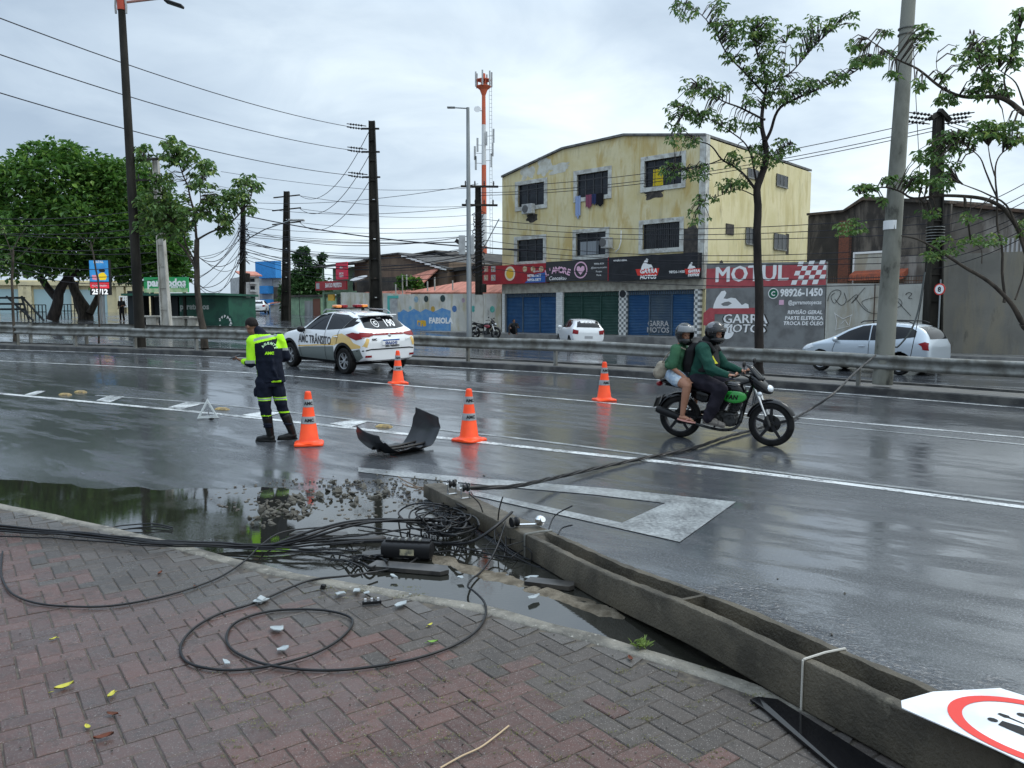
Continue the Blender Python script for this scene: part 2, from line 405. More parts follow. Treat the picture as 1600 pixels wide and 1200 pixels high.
strip('hatched_zone_line',catm(gp([(-60,609),(0,615),(340,647),(640,679),(850,702),(1206,742),(1600,793),(1700,806)]),4),.14,m_line)
strip('hatched_zone_upper_line',catm(gp([(150,618),(340,632),(640,666),(850,690),(1178,733),(1600,785),(1700,798)]),4),.09,m_line_worn)
def drape(mb,pix,dz=.006,n=6):
 p=[G(*q)for q in pix]
 for i in range(n):
  for j in range(n):
   def q(u,v):a=p[0].lerp(p[1],u).lerp(p[3].lerp(p[2],u),v);return(a.x,a.y,H(a.x,a.y)+dz)
   mb.poly([q(i/n,j/n),q((i+1)/n,j/n),q((i+1)/n,(j+1)/n),q(i/n,(j+1)/n)])
mb=MB()
for q in([(38,617),(58,611),(72,611),(54,618)],[(150,626),(172,618),(195,620),(172,629)],[(262,637),(290,629),(318,631),(284,640)],[(378,649),(410,643),(440,645),(412,653)],[(515,662),(548,657),(575,659),(548,668)]):
 drape(mb,q,.0065,2)
struct(mb.build('hatching_marks',m_line))
mb=MB()
for q in([(560,731),(762,749),(762,759),(560,738)],[(762,749),(950,764),(930,774),(762,759)],[(950,764),(1150,785),(1040,787),(930,774)],[(1040,787),(1150,785),(1062,848),(972,818)],[(735,767),(972,818),(1062,848),(740,775)]):
 drape(mb,q,.0075)
struct(mb.build('chevron_marking',m_line_worn))
mb=MB()
top=[(-9.5,10.0),(-7.6,9.25),(-5.98,8.92),(-4.68,8.39),(-3.6,8.3),(-2.64,8.36),(-2.2,8.25),(-1.75,8.3),(-1.35,8.1),(-1.15,7.75),(-.9,7.5),(-.45,6.9),(0.02,5.95),(.45,5.25),(.85,4.75),(1.2,4.1),(1.5,3.55)]
bot=[(-10.5,9.8),(-8.0,8.85),(-5.04,7.4),(-3.9,6.7),(-2.92,6.2),(-1.67,5.42),(-1.1,5.15),(-.68,4.98),(-.4,4.85),(-.16,4.74),(.02,4.62),(.23,4.47),(.4,4.36),(.59,4.22),(.8,4.06),(1.0,3.9),(1.3,3.6)]
ws=[]
T=resample([Vector((*p,0))for p in top],30);A=[];B=[]
def samp(l,n):
 l=[Vector(p)for p in l];d=[0]
 for a,b in zip(l,l[1:]):d.append(d[-1]+(b-a).length)
 r=[]
 for i in range(n+1):
  s=d[-1]*i/n;k=max(j for j in range(len(d))if d[j]<=s+1e-9);k=min(k,len(l)-2);r.append(l[k].lerp(l[k+1],(s-d[k])/max(1e-9,d[k+1]-d[k])))
 return r
A=samp(top,120);B=samp(bot,120)
for i in range(len(A)):
 j=noise.noise(Vector((A[i].x*2.2,A[i].y*2.2,0)))*.16+noise.noise(Vector((A[i].x*7,A[i].y*7,4)))*.06
 A[i]=A[i]+Vector((0,j))
va=[mb.b.verts.new((p.x,p.y,.012))for p in A];vb=[mb.b.verts.new((p.x,p.y,.012))for p in B]
for i in range(120):mb._f([vb[i],vb[i+1],va[i+1],va[i]])
struct(mb.build('gutter_puddle_water',m_water))
mb=MB();c=samp([(-.62,5.95),(-.3,5.62),(.12,5.28),(.42,5.0),(.7,4.7)],40);w0=.13
rows=[]
for i,p in enumerate(c):
 t=Vector((.75,-.66));n_=Vector((.66,.75));wd=(w0+.10*noise.noise(Vector((i*.23,0,0))))*min(1,i/4+.2,(40-i)/4+.2)
 rows.append([mb.b.verts.new((*(p+n_*wd*q),.026*(1-q*q)+.022*noise.noise(Vector((i*.9,q*3,1)))*(1-abs(q))-.004))for q in(-1,-.6,-.2,.2,.6,1)])
for a,b in zip(rows,rows[1:]):
 for i in range(5):mb._f([a[i],a[i+1],b[i+1],b[i]])
m_sand=M('wet_sand',(.085,.07,.05),(.17,.145,.11),9,rough=.7,bump=.8,bsc=60)
struct(mb.build('gutter_ridge',m_sand,smooth=True))
KER=[(-16,13.6),(-11,10.35),(-8.2,9.0),(-5.04,7.50),(-2.92,6.30),(-1.67,5.50),(-.68,5.04),(-.16,4.80),(.23,4.53),(.59,4.28),(.96,3.98),(1.29,3.68),(2.4,2.6),(4.6,.4),(8,-3)]
kc=resample(catm([(x,y,0)for x,y in KER],4),.12)
mb=MB();rows=[]
for i,p in enumerate(kc):
 t=(kc[min(i+1,len(kc)-1)]-kc[max(i-1,0)]).normalized();n_=Vector((-t.y,t.x));j=noise.noise(Vector((p.x*3,p.y*3,2)))*.018;jz=noise.noise(Vector((p.x*2,p.y*2,7)))*.006
 rows.append([mb.b.verts.new((*(p+n_*q),z))for q,z in((.02+j,-.02),(.012+j,.045),(-.012+j,.062+jz),(-.095+j*.7,.066+jz),(-.115+j*.7,.058),(-.13,.03))])
for a,b in zip(rows,rows[1:]):
 for i in range(5):mb._f([a[i],a[i+1],b[i+1],b[i]])
struct(mb.build('near_kerb',m_kerb,smooth=50))
inner=offs(kc,-.118)
mb=MB();lo_=[(-16,-3),(8,-3)]
A=[mb.b.verts.new((p.x,p.y,.0548))for p in inner];B=[mb.b.verts.new((p.x-5,-4+0*p.y,.0548))for p in inner]
for i in range(len(A)-1):mb._f([B[i],B[i+1],A[i+1],A[i]])
m_grout=M('pavement_joint_sand',(.045,.038,.032),(.10,.085,.066),14,rough=.55,rough2=.85,bump=.4,bsc=60)
struct(mb.build('pavement_bed',m_grout))
def inside(x,y):
 for a,b in zip(inner,inner[1:]):
  if min(a.x,b.x)<=x<=max(a.x,b.x)+1e-9 and b.x>a.x:
   return y<a.y+(b.y-a.y)*(x-a.x)/(b.x-a.x)
 return False
W=.108;th=rad(36);ct,st=math.cos(th),math.sin(th);V=[];Fc=[];C=[]
def brick(u0,v0,du,dv):
 cx_,cy_=u0+du/2,v0+dv/2;X=cx_*ct-cy_*st;Y=cx_*st+cy_*ct
 if not(1.6<Y<12 and abs(X)<Y*.72+.5):return
 g=.0026+RN.random()*.0015;hu,hv=du/2-g,dv/2-g;zz_=.060+RN.uniform(-.0022,.0022)+.003*noise.noise(Vector((X*.8,Y*.8,0)));tx,ty=RN.gauss(0,.007),RN.gauss(0,.007)
 corners=[(-hu,-hv),(hu,-hv),(hu,hv),(-hu,hv)]
 ok=[inside((cx_+a)*ct-(cy_+b)*st,(cx_+a)*st+(cy_+b)*ct)for a,b in corners]
 if not any(ok):return
 if not all(ok):return brick_cut(cx_,cy_,corners,zz_,X,Y)
 k=len(V);bv=.0045;ja=RN.uniform(-.012,.012);cj,sj=math.cos(ja),math.sin(ja)
 for lev,(ins,dz)in enumerate(((0,-.03),(0,-bv),(bv,0))):
  for a,b in corners:
   a2=a-math.copysign(ins,a);b2=b-math.copysign(ins,b);a3,b3=a2*cj-b2*sj,a2*sj+b2*cj
   V.append(((cx_+a3)*ct-(cy_+b3)*st,(cx_+a3)*st+(cy_+b3)*ct,zz_+dz+a2*tx+b2*ty))
 q=[(k+8,k+9,k+10,k+11)]
 for l in(0,4):
  for i in range(4):q.append((k+l+i,k+l+(i+1)%4,k+l+4+(i+1)%4,k+l+4+i))
 kd=min((Vector((X,Y))-p).length for p in inner[::3])
 redness=noise.noise(Vector((X*.55+3,Y*.55,0)))*.5+(min(1.3,kd)-.62)*.9
 col=(.078,.038,.031)if redness+RN.gauss(0,.09)>.02 else(.046,.037,.031)
 f=RN.uniform(.78,1.28);C.extend([tuple(x*f for x in col)+(1,)]*9);Fc.extend(q)
def brick_cut(cx_,cy_,corners,z,X,Y):
 if not inside(X,Y):return
 pts=[]
 for a,b in corners:
  f=1.0
  while f>.1 and not inside((cx_+a*f)*ct-(cy_+b*f)*st,(cx_+a*f)*st+(cy_+b*f)*ct):f-=.1
  pts.append((a*f,b*f))
 k=len(V)
 for dz in(-.03,0):
  for a,b in pts:V.append(((cx_+a)*ct-(cy_+b)*st,(cx_+a)*st+(cy_+b)*ct,z+dz))
 f=RN.uniform(.8,1.2);Fc.append((k+4,k+5,k+6,k+7));C.append((.066*f,.06*f,.054*f,1))
 for i in range(4):Fc.append((k+i,k+(i+1)%4,k+4+(i+1)%4,k+4+i));C.append((.10,.093,.085,1))
for k in range(-160,160):
 for m in range(-40,40):
  u,v=k+4*m,k
  brick(u*W,v*W,2*W,W);brick(u*W,(v+1)*W,W,2*W)
me=bpy.data.meshes.new('brick_pavement');me.from_pydata(V,[],Fc)
ca=me.color_attributes.new('tint','FLOAT_COLOR','CORNER');arr=np.repeat(np.array(C,dtype=np.float32),[len(f)for f in Fc],axis=0);ca.data.foreach_set('color',arr.ravel())
def brick_mat():
 m,t,b=newmat('wet_paving_brick');v=coords(t,kind='Object');col=nd(t,'ShaderNodeVertexColor',layer_name='tint').outputs[0]
 col=mixc(t,rng(t,nz(t,v,45,6,.7),.4,.75,0,.5),col,(.095,.08,.072));col=mixc(t,rng(t,nz(t,v,11,8,.8),.5,.66,0,.7),col,(.028,.024,.021));col=mixc(t,rng(t,nz(t,v,160,2),.62,.7,0,.7),col,(.3,.28,.26))
 big=nz(t,v,.75,4,.55)
 col=mixc(t,rng(t,big,.5,.68,0,.5),col,(.07,.062,.058))
 t.links.new(col,b.inputs['Base Color'])
 sx_=nd(t,'ShaderNodeSeparateXYZ',{0:v});dry=rng(t,sx_.outputs[0],-1.2,.3,0,.25);t.links.new(rng(t,nd(t,'ShaderNodeMath',{0:big,1:dry},operation='SUBTRACT').outputs[0],.36,.60,.62,.2),b.inputs['Roughness']);b.inputs['Specular IOR Level'].default_value=.4
 bn=nd(t,'ShaderNodeBump',{'Strength':.6,'Distance':.004,'Height':mixv(t,nz(t,v,130,4,.7),nz(t,v,30,3),.5)});t.links.new(bn.outputs[0],b.inputs['Normal']);return m
struct(mk('brick_pavement',me,brick_mat(),world=False))
def ribbon(name,base,prof,mat,sm_=None):
 mb=MB();rows=[]
 for i,p in enumerate(base):
  t=(base[min(i+1,len(base)-1)]-base[max(i-1,0)]).normalized();n_=Vector((-t.y,t.x))
  r=[]
  for q,z in prof:
   w_=p+n_*q;r.append(mb.b.verts.new((w_.x,w_.y,h1(p.y)+z+(.01*noise.noise(Vector((w_.x,w_.y,q)))if z>0 else 0))))
  rows.append(r)
 for a,b in zip(rows,rows[1:]):
  for i in range(len(prof)-1):mb._f([a[i],a[i+1],b[i+1],b[i]])
 return struct(mb.build(name,mat,smooth=sm_))
def edge_d(p,q,k):return p
edge_s=[p for p in edge_s]
ribbon('median_kerb_front',edge_s,((.30,-.1),(.31,.13),(.34,.15),(.46,.15),(.47,.12)),m_medkerb)
ribbon('median_island',edge_s,((.465,.10),(.8,.125),(1.5,.12),(1.94,.10)),m_median,True)
ribbon('median_kerb_back',edge_s,((1.93,.05),(1.94,.15),(2.08,.15),(2.1,-.6)),m_medkerb)
def guardrail(q,label,top,post_in,xmax=21):
 base=resample(offs(edge_s,q),1.0)
 base=[p for p in base if-48<p.x<xmax]
 root=thing('guardrail',label,'guardrail',(base[len(base)//2].x,base[len(base)//2].y,h1(base[len(base)//2].y)+.1),group='steel guardrails along the median')
 prof=[(0,0),(-.035,-.02),(-.05,-.055),(-.045,-.085),(-.005,-.12),(.0,-.155),(-.005,-.19),(-.045,-.225),(-.05,-.255),(-.035,-.29),(0,-.31)]
 mb=MB();rows=[]
 for i,p in enumerate(base):
  t=(base[min(i+1,len(base)-1)]-base[max(i-1,0)]).normalized();n_=Vector((-t.y,t.x))*(1 if post_in>0 else-1);dz=.012*math.sin(i*.9)+.01*noise.noise(Vector((i*.3,q,0)))
  ring=[mb.b.verts.new((*(p+n_*a*1.3),h1(p.y)+top+b+dz))for a,b in prof]+[mb.b.verts.new((*(p+n_*(a*1.3+.012)),h1(p.y)+top+b+dz))for a,b in reversed(prof)]
  rows.append(ring)
 n=len(rows[0])
 for a,b in zip(rows,rows[1:]):
  for i in range(n):mb._f([a[i],a[(i+1)%n],b[(i+1)%n],b[i]])
 mb.build('beam',m_galv,root,smooth=55)
 k=0
 for i in range(0,len(base)-1,4):
  p=base[i];t=(base[i+1]-base[max(i-1,0)]).normalized();n_=Vector((-t.y,t.x))*(1 if post_in>0 else-1);c=p+n_*.075;z=h1(p.y)
  mb=MB();R=Matrix.Rotation(math.atan2(t.y,t.x),3,'Z')
  mb.box((c.x,c.y,z+(.1+top-.03)/2),(.07,.11,top-.13),m=R);c2=p+n_*.02;mb.box((c2.x,c2.y,z+top-.155),(.13,.05,.2),m=R)
  mb.build('post',m_galv,root)
guardrail(.62,'front steel guardrail facing the wet near lanes along the median',.80,1)
guardrail(1.86,'back steel guardrail of the median, seen behind the front one',.84,-1,-3.5)
class Frame:
 def __init__(s,A,B,z0):
  s.O=Vector((A[0],A[1],z0));d=Vector((B[0]-A[0],B[1]-A[1],0));s.w=d.length;s.U=d.normalized();s.N=Vector((-s.U.y,s.U.x,0));s.rz=math.atan2(s.U.y,s.U.x)
 def at(s,px,py,y=0.0):
  r=ray(px,py);o=s.O+s.N*y-Vector((0,0,CZ));t=o.dot(s.N)/r.dot(s.N);p=r*t+Vector((0,0,CZ))-s.O
  return p.dot(s.U),p.z
def boolean(me,cut_me,op='DIFFERENCE'):
 c=bpy.data.objects.new('c',cut_me);COL.objects.link(c);r=evald(me,[('BOOLEAN',dict(object=c,operation=op,solver='EXACT'))]);bpy.data.objects.remove(c);return r
def lab(mb,s,x,z,size,y,**k):
 mb.add(text(s,size,**k),Matrix.Translation((x,y,z)))
def fat(mb,s,x,z,size,y,d,**k):
 for i,dx in enumerate((-d,0,d)):lab(mb,s,x+dx,z+(i-1)*d*.25,size,y-.003*i,**k)
def flat(mb,pts,y):
 mb.poly([(x,y,z)for x,z in pts])
def disc(mb,x,z,r,y,n=20,sx=1):flat(mb,[(x+r*sx*math.cos(-2*math.pi*i/n),z+r*math.sin(-2*math.pi*i/n))for i in range(n)],y)
def facade_mat(name,base,alt,stain,dark):
 m,t,b=newmat(name);v=coords(t);vv=nd(t,'ShaderNodeMapping',{0:v,3:(1,1,.22)}).outputs[0]
 col=mixc(t,rng(t,nz(t,v,.7,5),.42,.62),base,alt)
 col=mixc(t,rng(t,nz(t,vv,1.5,6,.65,.6),.49,.62,0,.75),col,stain)
 col=mixc(t,rng(t,nz(t,vv,3.2,8,.7),.53,.72,0,.75),col,tuple(x*.62 for x in base))
 col=mixc(t,rng(t,nz(t,vv,1.6,9,.75),.63,.73,0,.85),col,dark)
 t.links.new(col,b.inputs['Base Color']);b.inputs['Roughness'].default_value=.85
 bn=nd(t,'ShaderNodeBump',{'Strength':.3,'Distance':.02,'Height':nz(t,v,9,6)});t.links.new(bn.outputs[0],b.inputs['Normal']);return m
m_yel=facade_mat('stained_yellow_render',(.60,.53,.325),(.54,.455,.235),(.43,.30,.09),(.12,.105,.08))
m_yel2=facade_mat('side_yellow_render',(.66,.585,.35),(.60,.53,.29),(.50,.42,.20),(.20,.17,.11))
m_trim=M('window_trim',(.52,.53,.50),(.34,.33,.30),3,rough=.7,c3=(.06,.055,.05),sc3=4,lo3=.62,hi3=.72)
m_win=M('window_dark',(.008,.010,.014),(.02,.024,.03),2,rough=.15,spec=.3)
m_shblue=M('shutter_blue',(.018,.07,.17),(.03,.09,.19),2,rough=.5,c3=(.08,.09,.10),sc3=4,lo3=.6,hi3=.75)
m_shgrey=M('shutter_greyblue',(.05,.08,.12),(.07,.10,.13),2,rough=.5)
m_shgreen=M('shutter_green',(.018,.055,.045),(.03,.07,.06),2,rough=.5)
m_red=M('sign_red',(.34,.025,.03),(.27,.02,.03),2,rough=.4)
m_blk=M('sign_black',(.010,.011,.014),(.018,.019,.024),2,rough=.35)
m_grsign=M('sign_charcoal',(.035,.035,.038),rough=.4)
m_wt=M('lettering_white',(.78,.78,.78),rough=.5)
m_gry=M('lettering_grey',(.35,.35,.36),rough=.5)
m_pink=M('lettering_pink',(.7,.42,.55),rough=.5)
m_redl=M('lettering_red',(.6,.04,.03),rough=.5)
m_bluel=M('panel_blue',(.03,.10,.33),rough=.5)
m_yell=M('panel_yellow',(.7,.42,.05),rough=.5)
m_roofd=M('roof_edge',(.16,.16,.155),(.08,.08,.08),4,rough=.6)
m_ac=M('air_unit_shell',(.45,.46,.46),(.33,.33,.32),5,rough=.5)
m_cream=M('cream_beam',(.42,.40,.34),(.28,.26,.22),3,rough=.8)
def tile_mat(name,a,b_,s):
 m,t,b=newmat(name);c=nd(t,'ShaderNodeTexCoord');sx=nd(t,'ShaderNodeSeparateXYZ',{0:c.outputs['Object']});cm=nd(t,'ShaderNodeCombineXYZ',{0:sx.outputs[0],1:sx.outputs[2]})
 ch=nd(t,'ShaderNodeTexChecker',{0:cm.outputs[0],1:rgba(a),2:rgba(b_),3:s});t.links.new(ch.outputs[0],b.inputs['Base Color']);b.inputs['Roughness'].default_value=.3;return m
m_check=tile_mat('checkered_tiles',(.6,.6,.58),(.14,.15,.15),6.5)
def wtile():
 m,t,b=newmat('white_tiles');c=nd(t,'ShaderNodeTexCoord');sx=nd(t,'ShaderNodeSeparateXYZ',{0:c.outputs['Object']});cm=nd(t,'ShaderNodeCombineXYZ',{0:sx.outputs[0],1:sx.outputs[2]})
 br=nd(t,'ShaderNodeTexBrick',{0:cm.outputs[0],1:(.62,.63,.62,1),2:(.5,.52,.52,1),3:(.25,.25,.24,1),4:5.0});br.offset=0;br.inputs['Brick Width'].default_value=.6;br.inputs['Row Height'].default_value=.6
 t.links.new(br.outputs[0],b.inputs['Base Color']);b.inputs['Roughness'].default_value=.3;return m
m_wtile=wtile()
WORLD=False
FY=Frame((-.64,52.0),(10.2,42.0),.66)
c3=lambda x,y:(780+x*.28333,200+y*.28333)
bld=thing('yellow_building','three storey stained yellow building with shop signs and blue roller shutters below','building',FY.O,FY.rz)
Wd=FY.w;DEP=13.9
rl=[FY.at(*c3(20,275)),FY.at(*c3(350,120)),FY.at(*c3(690,45)),FY.at(*c3(1117,50))]
rl[0]=(0,rl[0][1]);rl[3]=(Wd,rl[3][1])
zs=3.15
mb=MB();mb.prism([(0,0,zs)]+[(Wd,0,zs)]+[(x,0,z)for x,z in rl[::-1]],(0,.22,0));wall=mb.mesh('w')
wins=[((105,318,440),(250,296,418)),((430,260,390),(603,232,362)),((803,185,335),(1010,152,300)),((100,620,740),(245,608,728)),((425,583,708),(590,570,695)),((793,533,672),(998,515,655))]
WR=[]
cm=MB()
for(xa,ta,ba),(xb,tb,bb)in wins:
 x0,z1a=FY.at(*c3(xa,ta));_,z0a=FY.at(*c3(xa,ba));x1,z1b=FY.at(*c3(xb,tb));_,z0b=FY.at(*c3(xb,bb))
 WR.append((x0,x1,(z0a+z0b)/2,(z1a+z1b)/2));r=WR[-1];cm.bx((r[0],-.5,r[2]),(r[1],.6,r[3]))
cmm=cm.mesh('c');wall=boolean(wall,cmm)
mk('front_wall',wall,m_yel,bld)
mb=MB()
for x0,x1,y0,y1 in((Wd-.22,Wd,.23,DEP),(0,.22,.23,DEP)):
 mb.bx((x0,y0,0),(x1,y1,rl[3][1]-.06 if x0>1 else rl[0][1]-.05))
mb.prism([(.22,DEP,0),(Wd-.22,DEP,0),(Wd-.22,DEP,rl[3][1]-.1),(rl[2][0],DEP,rl[2][1]-.1),(rl[1][0],DEP,rl[1][1]-.1),(.22,DEP,rl[0][1]-.1)],(0,-.2,0))
mb.build('side_wall',m_yel2,bld)
mb=MB()
for a,b in zip(rl,rl[1:]):
 mb.prism([(a[0],-.12,a[1]+.02),(b[0],-.12,b[1]+.02),(b[0],-.12,b[1]+.14),(a[0],-.12,a[1]+.14)],(0,DEP+.2,0))
mb.build('roof',m_roofd,bld)
mb=MB();mb.bx((Wd-.33,-.05,zs),(Wd+.04,-.003,rl[3][1]+.1));mb.bx((Wd+.002,-.05,zs),(Wd+.05,.35,rl[3][1]+.08));mb.build('corner_strip',m_trim,bld)
for i,(x0,x1,z0,z1)in enumerate(WR):
 t_=.24;mb=MB()
 mb.bx((x0-t_,-.06,z1),(x1+t_,.1,z1+t_));mb.bx((x0-t_,-.06,z0-t_),(x1+t_,.1,z0));mb.bx((x0-t_,-.06,z0),(x0,.1,z1));mb.bx((x1,-.06,z0),(x1+t_,.1,z1))
 wf=mb.build('window',m_trim,bld)
 mb=MB();mb.bx((x0,.15,z0),(x1,.19,z1));mb.build('pane',m_win,wf,world=False)
 mb=MB();nb=4 if i in(1,2)else 3
 for k in range(nb+1):
  x=x0+(x1-x0)*k/nb;mb.bx((x-.03,.10,z0),(x+.03,.148,z1))
 mb.bx((x0,.10,z1-(z1-z0)*.26),(x1,.145,z1-(z1-z0)*.26+.05))
 if i==5:
  for k in range(18):x=x0+(x1-x0)*(k+.5)/18;mb.bx((x-.012,.03,z0),(x+.012,.05,z1))
 mb.build('frame',M('window_bars',(.05,.052,.055),rough=.5),wf)
 if i in(2,4):
  mb=MB();xa,xb=(x0+.5,x0+1.15)if i==2 else(x0+.25,x0+1.6);n=14
  for k in range(n):
   u=xa+(xb-xa)*k/n;u2=xa+(xb-xa)*(k+1)/n
   mb.poly([(u,.09+.03*(k%2),z0+.05),(u2,.09+.03*((k+1)%2),z0+.05),(u2,.09+.03*((k+1)%2),z1-.5),(u,.09+.03*(k%2),z1-.5)])
  mb.build('curtain',M('curtain_yellow',(.55,.42,.03),rough=.8)if i==2 else M('curtain_grey',(.22,.24,.26),rough=.8),wf)
def blotch(mb,x,z,w_,h_,y,seed,n=26,rag=.35):
 pts=[]
 for i in range(n):
  a=-2*math.pi*i/n;r=1+rag*noise.noise(Vector((math.cos(a)*1.7,math.sin(a)*1.7,seed)))*1.6
  pts.append((x+w_/2*r*math.copysign(abs(math.cos(a))**.8,math.cos(a)),z+h_/2*r*math.copysign(abs(math.sin(a))**.8,math.sin(a))))
 flat(mb,pts,y)
m_soot=M('bare_dark_render',(.045,.042,.04),(.09,.08,.07),3,rough=.9)
m_tw_=M('thin_white_paint',(.55,.55,.50),(.45,.43,.36),3,rough=.8)
for a_,b_,w_,h_,y_,sd_,rg_,m_ in((1060,635,1.15,2.0,-.004,3,.25,m_soot),(850,366,1.5,.42,-.004,8,.6,m_soot),(180,495,.9,.5,-.005,12,.35,m_soot),(245,215,1.2,1.0,-.005,5,.5,m_tw_),(330,220,2.0,.5,-.007,6,.5,m_tw_),(150,250,1.0,.9,-.006,9,.5,m_tw_)):
 mb=MB();x,z=FY.at(*c3(a_,b_));blotch(mb,x,z,w_,h_,y_,sd_,40,rg_);mb.build('bare_patch' if m_ is m_soot else 'white_paint_patch',m_,bld)
def ac(parent,x,z,w_=.85,h_=.6,d=.35,y=0):
 mb=MB();mb.box((x,y-d/2-.08,z),(w_,d,h_),bevel=.02);mb.bx((x-.3,y-.08,z-h_/2-.05),(x-.26,y-.002,z-h_/2));mb.bx((x+.26,y-.08,z-h_/2-.05),(x+.3,y-.002,z-h_/2))
 o=mb.build('air_conditioner',m_ac,parent)
 mb=MB();mb.lathe([(.24,0),(.24,.02),(.2,.03),(.05,.03)],20,(x-.12,y-d-.08,z),Matrix.Rotation(rad(90),3,'X'));mb.build('fan_grille',M('ac_grille',(.1,.1,.1),rough=.5),o)
x,z=FY.at(*c3(175,453));ac(bld,x,z+.05)
x,z=FY.at(*c3(612,635));ac(bld,x,z,.5,.62,.5)
mb=MB();x,z=FY.at(*c3(655,640));mb.tube([(x-.1,-.1,z-.45),(x+.15,-.14,z-.3),(x+.3,-.14,z+.1),(x+.3,-.12,z+.75)],.035,6);mb.build('drain_hose',m_white,bld)
mb=MB();mb.bx((-.02,-.02,2.55),(Wd+.02,.3,zs));mb.bx((0,1.0,0),(Wd,1.05,2.6));mb.build('beam',m_cream,bld)
def fx(x,y=800):return FY.at(*c3(x,1000))[0]
for a,b,m in((2,32,m_wtile),(315,350,m_wtile),(660,703,m_check),(1075,1108,m_check)):
 mb=MB();mb.bx((max(0,fx(a)),-.03,-.3),(min(Wd,fx(b)),.35,2.548));mb.build('pillar',m,bld)
def shutter(x0,x1,cols,mats):
 n=cols
 for k in range(n):
  a=x0+(x1-x0)*k/n+.03;b=x0+(x1-x0)*(k+1)/n-.03;mb=MB();nr=26
  for r in range(nr):
   z=2.3*r/nr;dz=2.3/nr
   mb.poly([(a,.2,z),(b,.2,z),(b,.165,z+dz*.5),(a,.165,z+dz*.5)]);mb.poly([(a,.165,z+dz*.5),(b,.165,z+dz*.5),(b,.2,z+dz),(a,.2,z+dz)])
  mb.build('shutter',mats[k%len(mats)],bld)
 mb=MB()
 for k in range(n+1):
  x=x0+(x1-x0)*k/n;mb.bx((x-.035,.12,0),(x+.035,.24,2.3))
 for k in range(30):
  x=x0+(x1-x0)*(k+.5)/30;mb.bx((x-.06,.14,2.31),(x+.05,.17,2.549))
 mb.build('shutter_frame',m_shgrey if mats[0]is m_shblue else mats[0],bld)
shutter(fx(32),fx(315),3,[m_shblue]);shutter(fx(350),fx(660),3,[m_shgreen]);shutter(fx(703),fx(1075),3,[m_shblue,m_shgrey,m_shblue])
mb=MB();x,z=FY.at(*c3(875,1120),.15);lab(mb,'GARRA',x,z+.28,.42,.15,bold=.012);lab(mb,'MOTOS',x,z-.08,.42,.15,bold=.012);mb.build('lettering',m_gry,bld)
mb=MB();x,z=FY.at(*c3(680,915),-.05);disc(mb,x,z,.22,-.05);o=mb.build('round_plate',m_blk,bld)
def sign(x0,x1,z0,z1,mat,y0=-.42,y1=-.03):
 mb=MB();mb.bx((x0,y0,z0),(x1,y1,z1));return mb.build('shop_sign',mat,bld),y0-.012
def sg(cx,cy):return FY.at(*c3(cx,cy),-.42)
xr0=sg(-125,800)[0];x1=sg(257,800)[0];x2=sg(608,780)[0];x3=sg(1098,760)[0]
ztop=sg(420,735)[1];zbot=sg(420,845)[1]
s1,y=sign(xr0,x1-.01,zbot-.02,ztop,m_red)
mb=MB();x,z=sg(60,803);disc(mb,x,z,.46,y,28);mb.build('emblem',M('emblem_cream',(.7,.6,.45),rough=.5),s1)
mb=MB();disc(mb,x,z,.33,y-.006,24);mb.build('emblem_disc',m_yell,s1)
for i in range(3):
 mb=MB();xx,z2=sg(142+i*45,778);disc(mb,xx,z2,.19,y,14);mb.build('food_picture',M('food_brown',(.30,.16,.07),(.6,.5,.35),8,rough=.5),s1)
for r in range(2):
 for i in range(3):
  mb=MB();xx,z2=sg(-112+i*40,778+r*48);mb.bx((xx-.2,y-.005,z2-.19),(xx+.2,y+.001,z2+.19));f=mb.build('food_picture',m_gry if i==2 else M('food_frame',(.5,.25,.2),rough=.5),s1)
  mb=MB();disc(mb,xx,z2,.15,y-.012,14);mb.build('food_dish',M('dish',(.25,.12,.05),(.65,.6,.5),9,rough=.5),s1)
mb=MB();xa,_=sg(140,850);zb=zbot+.0;flat(mb,[(xa,zb+.0),(x1-.02,zb),(x1-.02,zb+.62),(xa+1.0,zb+.55),(xa+.45,zb+.3)],y);mb.build('blue_panel',m_bluel,s1)
mb=MB();lab(mb,'98786-1677',x1-.95,zb+.36,.24,y-.008,bold=.006);lab(mb,'98956-5877',x1-.95,zb+.1,.24,y-.008,bold=.006);lab(mb,'@delivery',x1-.7,zb+.66,.15,y-.008);mb.build('lettering',m_wt,s1)
s2,y=sign(x1+.01,x2-.06,zbot+.02,ztop+.06,m_grsign)
mb=MB()
x,z=sg(322,800)
for i,ch in enumerate("L'AMORE"):
 a=(i-3)/3;mb.add(text(ch,.52,bold=.018),Matrix.Translation((x+a*.82,y,z+.02-a*a*.16))@Matrix.Rotation(a*.3,4,'Y'))
mb.build('lettering',m_pink,s2)
mb=MB();lab(mb,'Conceitto',x,z-.42,.34,y,shear=.25,bold=.004)
for i,s_ in enumerate(('98906-4034','@lamoreconceitto','Roupas','Moda')):lab(mb,s_,x2-.75,zbot+.92-i*.22,.15,y)
mb.build('lettering',m_wt,s2)
mb=MB();x,z=sg(450,783);disc(mb,x,z,.5,y,28);mb.build('emblem',m_pink,s2)
mb=MB();disc(mb,x,z,.42,y-.006,24);mb.build('emblem_disc',m_grsign,s2)
mb=MB();flat(mb,[(x,z-.3),(x+.3,z+.02),(x+.27,z+.2),(x+.12,z+.24),(x,z+.12),(x-.12,z+.24),(x-.27,z+.2),(x-.3,z+.02)][::-1],y-.012);mb.build('heart',m_pink,s2)
s3,y=sign(x2,x3,zbot-.08,ztop+.1,m_blk,-.5)
mb=MB();mb.bx((x2-.05,-.52,zbot-.08),(x2-.003,-.03,ztop+.12));mb.build('red_edge',m_red,s3)
